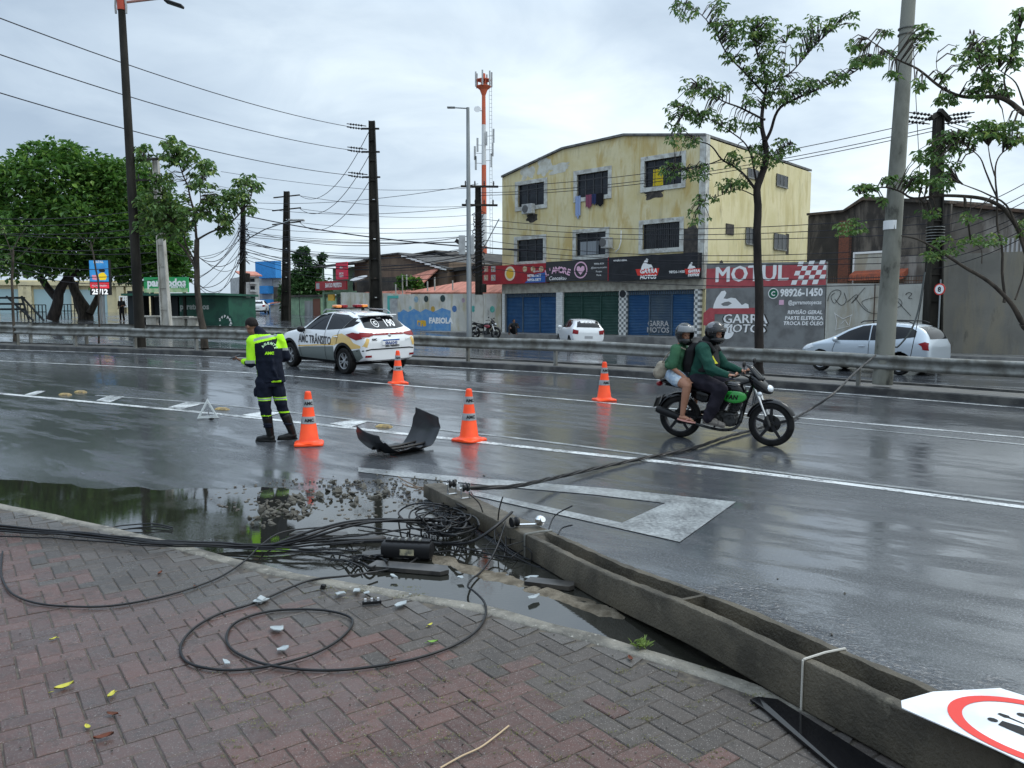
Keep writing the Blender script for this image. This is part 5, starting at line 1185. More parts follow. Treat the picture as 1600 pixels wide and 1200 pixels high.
fork_tree('young tree with sparse drooping leaves on the median in front of the yellow building',17.9,[([(1187,585),(1186,500),(1184,400),T1(610,1150),T1(640,1040),T1(665,950),T1(655,830)],.115,.065,0),(L1((655,830),(640,740),(655,620),(665,500),(640,380),(610,280),(610,170)),.06,.012,.5),(L1((655,830),(690,760),(750,630),(860,570),(960,530),(1080,470),(1180,420),(1300,340)),.042,.010,-.6),(L1((655,700),(630,690),(520,635),(430,600),(340,545),(270,500)),.03,.008,-.9),(L1((610,1120),(560,1050),(480,980),(400,930),(330,850),(250,820),(160,740)),.035,.008,.7),(L1((400,935),(330,960),(250,980),(130,1000)),.016,.006,.5),(L1((615,1090),(600,990),(540,850),(450,770),(340,700),(200,650)),.026,.006,-.5),(L1((665,500),(800,430),(900,330),(990,230),(1060,150)),.024,.006,.8),(L1((665,560),(560,450),(470,360),(400,260),(350,160),(240,50),(150,0)),.026,.006,.4),(L1((665,640),(720,530),(760,430),(780,250)),.02,.006,-.5),(L1((660,960),(720,880),(800,850)),.014,.005,-.4),(L1((600,1150),(500,1110),(380,1150),(280,1190)),.014,.005,.4)],[(*T1(180,60),24,14,26),(*T1(380,40),18,12,14),(*T1(400,160),26,22,38),(*T1(600,160),40,22,64),(*T1(640,250),26,24,40),(*T1(480,300),22,22,30),(*T1(700,380),30,22,44),(*T1(590,450),24,20,30),(*T1(690,480),22,20,30),(*T1(900,500),28,13,40),(*T1(1080,450),22,10,24),(*T1(1250,360),24,13,26),(*T1(1390,320),12,10,8),(*T1(820,560),26,12,30),(*T1(700,590),18,10,14),(*T1(570,590),14,13,14),(*T1(820,190),18,14,14),(*T1(950,150),20,22,20),(*T1(1050,130),16,14,14),(*T1(1160,110),14,14,12),(*T1(860,280),16,12,12),(*T1(960,250),12,8,6),(*T1(260,500),26,16,32),(*T1(390,530),18,14,16),(*T1(150,640),22,14,24),(*T1(300,680),26,14,36),(*T1(120,740),16,8,10),(*T1(430,720),22,14,24),(*T1(560,730),16,10,14),(*T1(180,820),26,12,26),(*T1(120,1000),26,13,26),(*T1(270,1000),20,14,20),(*T1(480,930),14,14,14),(*T1(610,910),18,18,26),(*T1(760,860),24,13,24),(*T1(700,940),12,12,12),(*T1(470,1080),24,12,24),(*T1(300,1170),22,9,14),(*T1(530,1090),10,8,6),(1088,338,22,12,12)],m_leafyoung,.125,5,3,m_barkd,.55,.7,ratio=.46)
T2=lambda x,y:(1300+x/2.307,y/2.307)
def L2(*p):return[T2(*q_)for q_ in p]
fork_tree('spreading young tree leaning in from the right edge with bare lower branches',13.2,[([(1745,700),(1700,600),(1640,540),(1600,505)],.10,.075,0),([(1600,505),T2(640,1090),T2(540,1000),T2(440,940),T2(330,870),T2(250,850)],.05,.010,-.3),([(1640,540),(1618,440),T2(690,870),T2(640,780),T2(590,735),T2(520,712),T2(400,705),T2(300,715),T2(250,690),T2(180,675),T2(100,700)],.06,.008,.3),([(1612,420),T2(640,760),T2(560,700),T2(460,660)],.025,.007,-.4),([(1690,600),(1680,350),(1640,200),T2(692,410),T2(640,370),T2(580,350),T2(470,350),T2(400,320),T2(310,250),T2(230,210),T2(130,140)],.07,.008,.5),(L2((620,1090),(610,950),(597,800),(590,640),(610,560),(660,520)),.025,.008,.3),(L2((590,640),(570,570),(560,520)),.014,.006,-.2),(L2((595,720),(550,620),(520,560),(450,500)),.018,.006,-.3),(L2((600,370),(560,280),(520,200),(500,120)),.02,.006,-.4),(L2((640,370),(620,280),(650,180),(680,60)),.022,.006,.4),(L2((692,380),(660,300),(600,250)),.018,.006,.2),(L2((430,350),(380,260),(385,180)),.01,.004,.1),(L2((540,950),(535,900),(500,870)),.01,.004,0),(L2((660,1080),(690,1000),(695,940)),.016,.008,.1)],[(*T2(90,160),13,13,12),(*T2(195,110),10,8,6),(*T2(330,130),14,22,20),(*T2(310,300),10,12,10),(*T2(130,215),24,10,20),(*T2(220,270),10,8,8),(*T2(400,275),12,8,8),(*T2(410,360),18,10,18),(*T2(480,200),18,20,22),(*T2(560,190),20,26,34),(*T2(560,290),26,14,30),(*T2(640,150),18,26,26),(*T2(520,330),18,9,14),(*T2(600,330),18,10,14),(*T2(680,60),14,24,16),(*T2(660,230),12,12,10),(*T2(500,130),8,10,6),(*T2(440,510),34,18,50),(*T2(560,470),34,16,50),(*T2(650,480),24,20,40),(*T2(350,560),24,14,26),(*T2(310,650),26,15,32),(*T2(400,660),18,16,20),(*T2(430,600),14,10,10),(*T2(120,680),20,10,16),(*T2(210,650),12,9,10),(*T2(185,720),6,8,4),(*T2(500,780),14,10,8),(*T2(350,765),16,7,8)],m_leafyoung,.115,5,8,m_bark,None,.5,ratio=.5)
m_leaffresh=leaf_mat('fresh_leaves',(.07,.15,.04),(.13,.22,.05),(.2,.26,.06))  # lighter, fresher green for the saplings, the weed and the lower leaves
lv=Leaves(6);rt=[o for o in bpy.data.objects if o.name.startswith('young_tree')][-1]
for zx,zy,rx,ry,n_ in[(*T2(70,820),26,14,26),(*T2(420,880),26,14,26),(*T2(560,860),34,10,30),(*T2(370,920),20,10,16),(*T2(690,820),10,16,12)]:
 for _ in range(n_):
  a=RN.uniform(0,6.28);q_=math.sqrt(RN.random());lv.whorl(P(zx+rx*q_*math.cos(a),zy+ry*q_*math.sin(a),13.2+RN.gauss(0,.25)),.10,6,.5,.4)
lv.obj('lower_leaves',m_leaffresh,rt)
T3=lambda x,y:(x/3.333,180+y/3.333)
def L3(*p):return[T3(*q_)for q_ in p]
fork_tree('young tree with big leaves on the median left of the officer',26.2,[([(320,545),(318,520),T3(1040,1000),T3(1020,800),T3(1025,650)],.14,.085,0),(L3((1025,650),(1010,500),(985,400),(950,300),(900,180)),.05,.015,.6),(L3((1025,650),(1100,610),(1200,560),(1290,460),(1310,380)),.04,.012,-.8),(L3((1015,800),(960,700),(900,640),(800,560),(740,480)),.05,.012,.8),(L3((1010,760),(960,640),(1000,560),(1040,460),(1040,380)),.035,.012,-.4),(L3((900,560),(830,380),(760,250),(700,180)),.03,.01,.3)],[(*T3(740,200),15,16,26),(*T3(900,140),16,14,22),(*T3(950,210),24,16,40),(*T3(1050,280),20,16,32),(*T3(870,230),10,12,12),(*T3(1050,360),20,9,18),(*T3(850,340),22,12,24),(*T3(800,440),30,20,50),(*T3(860,500),34,16,46),(*T3(940,500),22,12,24),(*T3(960,430),8,8,5),(*T3(790,560),30,18,50),(*T3(880,600),26,14,34),(*T3(960,560),18,10,18),(*T3(1150,440),26,14,36),(*T3(1080,500),22,16,28),(*T3(1180,520),16,14,20),(*T3(1160,590),12,10,12),(*T3(1290,360),20,16,30),(*T3(1260,430),16,14,18),(*T3(1300,490),10,8,8),(*T3(1180,410),18,10,16)],m_leafyoung,.20,6,5,m_bark,None,.8,ratio=.55)
def bare(label,Y,limbs,tufts,seed):
 return fork_tree(label,Y,limbs,tufts,m_leaffresh,.14,5,seed,m_bark,None,.3)
bare('thin bare sapling with few leaves behind the guardrail at the far left',27.8,[(L3((75,1180),(65,900),(70,760),(65,700)),.05,.035,0),(L3((65,700),(100,640),(140,580)),.02,.008,.2),(L3((65,740),(30,640),(0,580)),.02,.008,-.2),(L3((85,750),(150,700),(210,620)),.016,.006,.3)],[(*T3(0,600),8,10,6),(*T3(10,760),12,12,8)],21)
bare('thin bare sapling in front of the street screen',27.2,[(L3((515,1190),(515,900),(480,700),(475,660)),.035,.025,0),(L3((478,690),(510,620),(550,580)),.014,.006,.2),(L3((478,700),(430,640),(390,610)),.014,.006,-.2)],[(*T3(480,900),2,2,1)],22)
def crowns(label,px,Y,lobes,trunk,n_,mat,leafsz,seed,barkm=m_barkd,name='broadleaf_tree'):
 r=random.Random(seed);X,z=plan(px,Y)[0],H(*plan(px,Y))+.0;root=thing(name,label,'tree',(X,Y,z));mb=MB()
 for pl,r0,r1 in trunk:cv=catm([P(a,b,Y+c)for a,b,c in pl],5);mb.tube(cv,[r0+(r1-r0)*i/(len(cv)-1)for i in range(len(cv))],9)
 mb.build('trunk',barkm,root,smooth=60);lv=Leaves(seed)
 tot=sum(l[3]*l[2]for l in lobes)
 for(lx,ly,rx,ry,dy)in lobes:
  c=P(lx,ly,Y+dy);sx=rx/F*Y;sz=ry/F*Y;k=int(n_*rx*ry/tot*1.0)
  ncl=max(6,int(k/26))
  for _ in range(ncl):
   th_=r.uniform(0,6.283);u=r.uniform(-.75,1);q_=math.sqrt(max(0,1-u*u));rr_=r.uniform(.6,1.18);cc=c+Vector((sx*q_*math.cos(th_)*rr_,sx*.8*q_*math.sin(th_)*rr_,sz*u*rr_));cs=r.uniform(.4,1.0)*min(sx,sz)*.30+.2
   cb=r.random()
   for _ in range(26):
    d=Vector((r.gauss(0,1),r.gauss(0,1),r.gauss(0,.7)+.25));d=d.normalized()*cs*r.uniform(.5,1.05);p_=cc+d
    L_=leafsz*r.uniform(.7,1.35);dd=d.normalized()+Vector((r.gauss(0,.6),r.gauss(0,.6),-.25));lv.leaf(p_,dd,Vector((r.gauss(0,.5),r.gauss(0,.5),1)),L_,L_*.6,min(1,max(0,.25+.5*cb+r.gauss(0,.2))),r.random())
 lv.obj('crown',mat,root);return root
crowns('big dense green tree with a leaning dark trunk on the left',85,53,[(95,290,68,50,0),(30,310,55,48,1),(150,300,50,45,0),(60,370,60,50,-1),(130,370,60,48,-1),(0,380,40,50,0),(180,350,42,40,0),(80,250,40,22,1),(40,415,45,25,-1),(120,415,50,25,0),(-40,330,50,60,1),(185,285,25,28,0)],[([(82,500,0),(90,475,0),(95,450,0),(120,420,0)],.40,.22),([(92,470,0),(75,450,.4),(62,430,.5)],.28,.2),([(95,455,0),(105,430,.5),(110,400,.5)],.25,.15)],26000,m_leaffig,.36,31)
crowns('dense dark tree with a gnarled pale trunk behind the pale pole',140,58,[(215,300,40,36,0),(235,350,48,42,1),(215,400,60,38,0),(260,400,34,34,1),(180,410,50,32,-1),(190,270,20,14,1),(275,430,18,16,0),(235,430,40,18,0)],[([(135,503,0),(133,485,0),(125,470,0),(115,450,0),(108,430,0)],.55,.22),([(140,490,-.3),(150,470,0),(160,445,0)],.28,.15),([(128,490,.2),(120,470,.4),(118,440,.5)],.3,.2)],17000,m_leaffig,.36,32,m_bark)
crowns('dark green tree with knobbly upright branches left of the bar',478,88,[(470,462,26,20,0),(492,455,22,18,0),(474,440,16,16,0),(490,430,9,12,0),(470,412,7,7,0),(474,396,5,9,0),(463,402,4,4,0),(482,408,4,4,0),(499,418,4,6,0),(502,405,4,6,0),(460,430,9,7,0),(460,478,18,10,0)],[([(480,500,0),(478,470,0),(474,400,0)],.25,.08),([(480,470,0),(496,430,0),(501,402,0)],.15,.06)],9000,m_leafdk,.42,33)
crowns('small bright bush on the rooftop behind the mural wall',643,60,[(640,440,12,6,0),(650,447,7,8,0),(632,444,8,6,0)],[([(650,455,0),(648,440,0)],.05,.03)],900,m_leaffig,.28,34,name='bush')
WORLD=False
m_carwhite=M('car_white',(.72,.73,.74),rough=.25,coat=.8)
m_silver=M('car_silver',(.42,.47,.52),rough=.3,metal=.35,coat=.6)
m_clad=M('black_cladding',(.007,.007,.008),rough=.5,spec=.22)
m_tyre=M('tyre_rubber',(.008,.008,.008),(.016,.016,.016),12,rough=.7)
m_alloy=M('alloy_grey',(.36,.37,.38),rough=.3,metal=.7)
m_rimblk=M('rim_black',(.02,.02,.022),rough=.35,metal=.3)
m_glow=M('tail_lamp_red',(.20,.004,.008),rough=.2,spec=.3)
m_lens=M('clear_lens',(.6,.63,.66),rough=.1,coat=1)
m_amber=M('amber_lens',(.85,.25,.02),rough=.2,coat=1)
m_under=M('underbody',(.01,.01,.01),rough=.9)
def wheel(parent,x,y,z,r,w_,side,spokes=5,double=True,rimm=None,name='wheel',tw=.62,open_=False):
 o=bpy.data.objects.new(name,None);COL.objects.link(o);o.parent=parent;o.location=(x,y,z);o.empty_display_size=.1
 R=Matrix.Rotation(rad(-90*side),3,'X')
 h=w_/2;ri=r*tw
 mb=MB();mb.lathe([(ri,-h*.9),(r*.9,-h),(r*.985,-h*.7),(r,-h*.3),(r,h*.3),(r*.985,h*.7),(r*.9,h),(ri*1.02,h*.93),(ri*.98,h*.5),(ri*.98,-h*.9)],40,(0,0,0),R,cap=False)
 mb.build('tyre',m_tyre,o,smooth=50)
 mb=MB();mb.lathe([(ri,h*.9),(ri*.93,h*.86),(ri*.9,h*.3),(ri*.9,-h*.5)]+([]if open_ else[(.02,-h*.5)]),32,(0,0,0),R,cap=False);mb.build('barrel',m_rimblk,o,smooth=40)
 mb=MB();mb.lathe([(ri*.99,h*.55),(ri*.99,h*.92),(ri*.92,h*.86),(ri*.92,h*.6)],36,(0,0,0),R,cap=False)
 mb.lathe([(ri*.2,0),(ri*.2,h*.78),(ri*.12,h*.84),(.001,h*.84)],16,(0,0,0),R)
 for k in range(spokes):
  for d in((-.13,.13)if double else(0,)):
   a=6.2832*k/spokes+.3;a1=a+d*.8;a2=a+d*1.6;sw=ri*(.065 if double else.10)
   p0=Vector((ri*.17*math.cos(a1),ri*.17*math.sin(a1),h*.70));p1=Vector((ri*.95*math.cos(a2),ri*.95*math.sin(a2),h*.76));dd=(p1-p0).normalized();s_=Vector((-dd.y,dd.x,0))*sw
   mb.prism([R@v for v in(p0-s_,p0+s_,p1+s_*.8,p1-s_*.8)],R@Vector((0,0,-h*.25)))
 mb.build('rim',rimm or m_alloy,o,smooth=30);return o
def carbody(st,r_arch,axles,ya=.5,sub=2,zax=.33):
 mb=MB();rings=[]
 for(x,w_,zb,zbelt,zroof,wr)in st:
  zm=zb+(zbelt-zb)*.55
  half=[(0,zb),(w_*.80,zb),(w_*.965,zb+.10),(w_,zm),(w_*.985,zbelt-.05),(w_*.955,zbelt+.012),(wr+(w_*.955-wr)*.08,zroof-.07 if zroof-zbelt>.2 else zbelt+(zroof-zbelt)*.6),(wr*.86,zroof-.012),(0,zroof)]
  pts=[(x,-y,z)for y,z in half]+[(x,y,z)for y,z in half[-2:0:-1]];rings.append([mb.b.verts.new(p)for p in pts])
 n=len(rings[0])
 for a,b in zip(rings,rings[1:]):
  for i in range(n):mb._f([a[i],a[(i+1)%n],b[(i+1)%n],b[i]])
 for r_ in(rings[0],rings[-1]):
  h=n//2
  for i in range(h-1+1):
   a,b=i,(n-i)%n;c,d=i+1,(n-i-1)%n
   vs_=[r_[a],r_[c],r_[d],r_[b]];vs_=list(dict.fromkeys(vs_));mb._f(vs_)if len(vs_)>2 else None
 me=evald(mb.mesh('b'),[('SUBSURF',dict(levels=sub,render_levels=sub))])
 full=BVHTree.FromPolygons([v.co.copy()for v in me.vertices],[tuple(p.vertices)for p in me.polygons])
 cm=MB()
 for ax in axles:
  for s in(-1,1):cm.cyl((ax,s*ya,zax),(ax,s*1.3,zax),r_arch,n=36)
 me=boolean(me,cm.mesh('c'))
 def fn(c,n_):
  for ax in axles:
   if(c.x-ax)**2+(c.z-zax)**2<(r_arch*1.004)**2 and abs(c.y)>ya-.01 and abs(c.y)<1.2:return 1
  return 1 if n_.z<-.8 and c.z<.4 else 0
 recolor(me,fn);return me,full
def cutgrid(me_or_pts,step,ax=(0,2)):
 b=bmesh.new()
 if isinstance(me_or_pts,bpy.types.Mesh):b.from_mesh(me_or_pts)
 else:b.faces.new([b.verts.new(p)for p in me_or_pts])
 lo_=[min(v.co[a]for v in b.verts)for a in range(3)];hi_=[max(v.co[a]for v in b.verts)for a in range(3)]
 for a in ax:
  k=int((hi_[a]-lo_[a])/step);nrm=Vector([1 if i==a else 0 for i in range(3)])
  for i in range(1,k+1):
   co=Vector([lo_[a]+i*step if j==a else 0 for j in range(3)])
   bmesh.ops.bisect_plane(b,geom=b.verts[:]+b.edges[:]+b.faces[:],plane_co=co,plane_no=nrm)
 return b
def decal(name,bvh,pts,mat,parent,d='-y',off=.004,step=.06,thick=0,matrix=None):
 """polygon or mesh laid on the body along direction d"""
 if isinstance(pts,bpy.types.Mesh):src=pts
 elif d in('-y','+y'):src=[(a,0,b)for a,b in pts]
 elif d in('-x','+x'):src=[(0,a,b)for a,b in pts]
 else:src=[(a,b,0)for a,b in pts]
 if isinstance(src,bpy.types.Mesh)and matrix is not None:src.transform(matrix)
 b=cutgrid(src,step,{'-y':(0,2),'+y':(0,2),'-x':(1,2),'+x':(1,2),'+z':(0,1)}[d])
 o,v={'-y':(Vector((0,-3,0)),Vector((0,1,0))),'+y':(Vector((0,3,0)),Vector((0,-1,0))),'-x':(Vector((-4,0,0)),Vector((1,0,0))),'+x':(Vector((4,0,0)),Vector((-1,0,0))),'+z':(Vector((0,0,4)),Vector((0,0,-1)))}[d]
 bad=[]
 for vt in b.verts:
  s=Vector((vt.co.x if v.x==0 else o.x,vt.co.y if v.y==0 else o.y,vt.co.z if v.z==0 else o.z));h,n_,i,ds=bvh.ray_cast(s,v)
  if h is None:bad.append(vt)
  else:
   if n_.dot(v)>0:n_=-n_
   vt.co=h+n_*off
 if bad:bmesh.ops.delete(b,geom=bad,context='VERTS')
 for f in b.faces:
  if f.normal.dot(v)>0:f.normal_flip()
 me=bpy.data.meshes.new(name);b.normal_update();b.to_mesh(me);b.free()
 return mk(name,me,mat,parent,smooth=True,world=False)
def line_decal(name,bvh,pts,w_,mat,parent,d='-y',off=.003):
 mb_pts=[]
 p=[Vector(q)for q in pts];L_,R_=[],[]
 for i,a in enumerate(p):
  t=(p[min(i+1,len(p)-1)]-p[max(i-1,0)]).normalized();n_=Vector((-t.y,t.x))*w_/2;L_.append(a+n_);R_.append(a-n_)
 return decal(name,bvh,[tuple(v)for v in L_+R_[::-1]],mat,parent,d,off)
def ring_pts(cx_,cz_,r0,r1,a0,a1,n=20):
 return[(cx_+r1*math.cos(rad(a0+(a1-a0)*i/n)),cz_+r1*math.sin(rad(a0+(a1-a0)*i/n)))for i in range(n+1)]+[(cx_+r0*math.cos(rad(a1+(a0-a1)*i/n)),cz_+r0*math.sin(rad(a1+(a0-a1)*i/n)))for i in range(n+1)]
def mirrors(t,x,z,mat,y=.93):
 for s in(-1,1):
  mb=MB();mb.ell((x,s*y,z),(.07,.12,.08));mb.box((x+.02,s*(y-.13),z-.03),(.06,.12,.04));mb.build('mirror',mat,t,smooth=50)
def placed(t,xy,head,dz=0):
 t.location=(xy[0],xy[1],H(*xy)+dz);t.rotation_euler=(0,0,head)
 fx_,fy_=math.cos(head),math.sin(head);e_=.8
 dzf=(H(xy[0]+fx_*e_,xy[1]+fy_*e_)-H(xy[0]-fx_*e_,xy[1]-fy_*e_))/(2*e_);dzl=(H(xy[0]-fy_*e_,xy[1]+fx_*e_)-H(xy[0]+fy_*e_,xy[1]-fx_*e_))/(2*e_)
 t.rotation_euler=(Matrix.Rotation(head,4,'Z')@Matrix.Rotation(-math.atan(dzf),4,'Y')@Matrix.Rotation(math.atan(dzl),4,'X')).to_euler()
hd=Vector((-.71,.70));lft=Vector((-.70,-.71));nr=Vector((-4.17,19.72));rc=nr-lft*.77;cc=rc+hd*1.31
kc_=thing('patrol_car','white crossover patrol car with yellow and grey livery, light bar and AMC TRÂNSITO lettering','car')
ST=[(2.14,.50,.34,.58,.64,.42),(2.08,.74,.24,.70,.80,.60),(1.85,.85,.20,.84,.93,.72),(1.45,.885,.19,.93,1.01,.76),(1.0,.885,.19,.985,1.07,.76),(.80,.885,.19,1.0,1.12,.73),(.45,.885,.19,1.01,1.36,.66),(.12,.885,.19,1.02,1.51,.62),(-.35,.885,.19,1.035,1.565,.62),(-.9,.885,.19,1.06,1.555,.615),(-1.35,.885,.2,1.09,1.51,.60),(-1.62,.88,.24,1.11,1.43,.58),(-1.84,.86,.28,1.11,1.22,.60),(-2.0,.82,.30,1.04,1.10,.64),(-2.08,.78,.32,.90,.96,.60),(-2.12,.70,.36,.78,.82,.5)]
me,bv=carbody(ST,.40,(1.31,-1.31));mk('body',me,[m_carwhite,m_under],kc_,smooth=35)
for s,d in((1,'+y'),(-1,'-y')):
 decal('side_window',bv,[(.62,1.06),(.10,1.44),(-.30,1.495),(-.46,1.495),(-.46,1.075)],m_glass,kc_,d)
 decal('side_window',bv,[(-.50,1.08),(-.50,1.495),(-1.15,1.47),(-1.42,1.40),(-1.22,1.13)],m_glass,kc_,d)
 decal('pillar_panel',bv,[(-1.24,1.135),(-1.43,1.405),(-1.62,1.40),(-1.72,1.33),(-1.60,1.20)],m_clad,kc_,d)
 decal('lower_panel',bv,[(.86,.30),(.86,.56),(.5,.60),(-.86,.68),(-.90,.30)],M('livery_grey',(.10,.12,.11),rough=.3,coat=.5),kc_,d)
 decal('sill_cladding',bv,[(.90,.19),(.90,.31),(-.92,.31),(-.92,.19)],m_clad,kc_,d,.007)
 line_decal('yellow_stripe',bv,[(.86,.60),(0,.665),(-.86,.72)],.03,M('livery_yellow',(.72,.42,.06),rough=.3,coat=.5),kc_,d,.006)
 m_ly=M('livery_sand',(.66,.44,.14),rough=.3,coat=.5)
 decal('yellow_sweep',bv,[(-.66,.73),(-.86,.95),(-1.25,1.02),(-1.60,.93),(-1.75,.80),(-1.98,.74),(-1.98,.68),(-1.62,.64),(-1.55,.72),(-1.31,.80),(-1.0,.74),(-.9,.70)],m_ly,kc_,d,.004)
 decal('quarter_grey',bv,[(-1.72,.30),(-1.66,.60),(-1.95,.66),(-2.02,.45)],M('livery_grey',(.10,.12,.11),rough=.3,coat=.5),kc_,d,.004)
 for ax in(1.31,-1.31):decal('arch_cladding',bv,ring_pts(ax,.33,.395,.465,-18,198,24),m_clad,kc_,d,.009)
 decal('tail_lamp',bv,[(-1.42,.995),(-1.70,1.06),(-2.04,1.03),(-2.06,.92),(-1.85,.87),(-1.62,.93)],m_glow,kc_,d,.010)
 decal('head_lamp',bv,[(1.62,.86),(1.75,.92),(2.02,.84),(2.04,.74)],m_lens,kc_,d,.010)
 line_decal('door_gap',bv,[(-.48,.32),(-.48,1.07)],.012,m_under,kc_,d,.0105);line_decal('door_gap',bv,[(.72,.32),(.80,.7),(.66,1.03)],.012,m_under,kc_,d,.0105);line_decal('door_gap',bv,[(-1.0,.74),(-1.12,1.1)],.012,m_under,kc_,d,.0105)
 for x in(-.3,-1.0):mb=MB();mb.box((x,s*.895,.93),(.17,.03,.03),bevel=.01);mb.build('door_handle',m_carwhite,kc_)
 tm=text('AMC TRÂNSITO',.29,bold=.006,cond=.76);tm.transform(Matrix.Scale(-1 if s>0 else 1,4,(1,0,0)));tm.transform(Matrix.Translation((.02,0,.71)))
 decal('lettering',bv,tm,M('livery_black',(.03,.03,.035),rough=.4),kc_,d,.008,.05)
decal('rear_window',bv,[(-.60,1.17),(-.54,1.40),(-.2,1.43),(.2,1.43),(.54,1.40),(.60,1.17),(.3,1.13),(-.3,1.13)],m_glass,kc_,'-x',.006)
decal('windscreen',bv,[(-.62,1.1),(-.52,1.47),(.52,1.47),(.62,1.1)],m_glass,kc_,'+x',.006)
for s in(-1,1):decal('tail_lamp',bv,[(s*.42,1.00),(s*.50,1.045),(s*.80,1.06),(s*.83,.94),(s*.62,.95)],m_glow,kc_,'-x',.011)
decal('red_strip',bv,[(-.44,.985),(-.44,1.03),(.44,1.03),(.44,.985)],m_glow,kc_,'-x',.009)
decal('bumper_gap',bv,[(-.84,.62),(-.60,.66),(.60,.66),(.84,.62),(.84,.59),(.6,.63),(-.6,.63),(-.84,.59)],m_clad,kc_,'-x',.007)
decal('lower_bumper',bv,[(-.78,.30),(-.70,.37),(.70,.37),(.78,.30)],m_clad,kc_,'-x',.008)
for s in(-1,1):decal('reflector',bv,[(s*.58,.45),(s*.58,.50),(s*.74,.50),(s*.74,.45)],m_glow,kc_,'-x',.012)
for s in(-1,1):decal('yellow_mark',bv,[(s*.70,.70),(s*.62,.90),(s*.70,.92),(s*.80,.72)],m_ly,kc_,'-x',.008)
mb=MB();mb.bx((-2.145,-.26,.74),(-2.105,.26,.88),bevel=.005);pl_=mb.build('number_plate',m_wt,kc_)
mb=MB();mb.bx((-2.1475,-.255,.845),(-2.1455,.255,.878));mb.build('blue_band',m_bluel,pl_)
RZ=Matrix.Rotation(rad(-90),4,'Z')
mb=MB();mb.add(text('SBA6G43',.10,bold=.004,cond=.95),Matrix.Translation((-2.149,0,.755))@RZ);mb.build('lettering',M('plate_navy',(.02,.05,.2),rough=.5),pl_)
def rear_text(s,y,z,size,mat=None,**k):
 tm=text(s,size,**k);tm.transform(RZ);tm.transform(Matrix.Translation((0,y,z)));return decal('lettering',bv,tm,mat or m_wt,kc_,'-x',.011,.05)
rear_text('190',-.19,1.185,.235,bold=.006,cond=.9);rear_text('LIGUE',.02,1.375,.045,bold=.002)
decal('phone_symbol',bv,ring_pts(.24,1.27,.085,.10,0,360,24),m_wt,kc_,'-x',.011,.05)
rear_text('C',.24,1.235,.11,bold=.006)
rear_text('AMC',.48,.86,.07,M('livery_black',(.03,.03,.035)),bold=.004);rear_text('AMC TRÂNSITO',-.05,.69,.06,M('livery_black',(.03,.03,.035)),bold=.003);rear_text('AMC',-.55,.82,.09,M('faded_grey',(.4,.42,.42)))
mb=MB();mb.lathe([(.0,0),(.045,0),(.04,.012),(0,.014)],20,(-2.07,0,.97),Matrix.Rotation(rad(-90),3,'Y'));mb.build('round_badge',m_chrome,kc_)
mb=MB();mb.tube([(-1.86,-.02,1.17),(-1.88,-.25,1.2)],.01,5);mb.build('wiper',m_clad,kc_)
mb=MB();mb.bx((-1.72,-.5,1.452),(-1.42,.5,1.485),bevel=.012);mb.build('roof_spoiler',m_carwhite,kc_)
for s in(-1,1):mb=MB();mb.tube([(.05,s*.57,1.53),(-.1,s*.575,1.595),(-1.2,s*.57,1.585),(-1.4,s*.55,1.50)],.016,6);mb.build('roof_rail',m_alloy,kc_,smooth=60)
mb=MB();mb.bx((-.42,-.55,1.60),(-.30,.55,1.635),bevel=.01);
for s in(-1,1):mb.bx((-.39,s*.4-.03,1.55),(-.33,s*.4+.03,1.60))
lb=mb.build('light_bar',m_clad,kc_)
for s,w_ in((1,.36),(-1,.36)):
 for k in range(2):
  mb=MB();y0=s*(.22+.19*k);mb.bx((-.48,y0-.085,1.637),(-.24,y0+.085,1.71),bevel=.03);mb.build('beacon',m_amber if k else m_glow,lb,smooth=40)
mb=MB();mb.tube([(.55,.88,.95),(.62,.93,1.35),(.60,.95,2.05)],[.012,.01,.006],6);mb.build('whip_antenna',m_clad,kc_)
mirrors(kc_,.56,1.06,m_clad,.95)
for x in(1.31,-1.31):
 for s in(-1,1):wheel(kc_,x,s*.78,.33,.335,.21,s,5,True)
placed(kc_,cc,math.atan2(hd.y,hd.x))
sv=thing('silver_car','silver people carrier driving left behind the guardrail at the right','car')
ST2=[(2.17,.50,.34,.60,.66,.42),(2.10,.74,.24,.72,.80,.60),(1.85,.83,.20,.82,.92,.70),(1.4,.865,.19,.92,1.04,.74),(1.05,.865,.19,.95,1.14,.72),(.55,.865,.19,.97,1.42,.64),(.1,.865,.19,.98,1.58,.62),(-.5,.865,.19,1.0,1.63,.63),(-1.1,.865,.19,1.02,1.62,.63),(-1.65,.86,.22,1.04,1.57,.62),(-1.98,.84,.26,1.02,1.40,.62),(-2.12,.81,.30,.98,1.08,.64),(-2.19,.74,.34,.82,.88,.56)]
me,bv=carbody(ST2,.39,(1.32,-1.30));mk('body',me,[m_silver,m_under],sv,smooth=35)
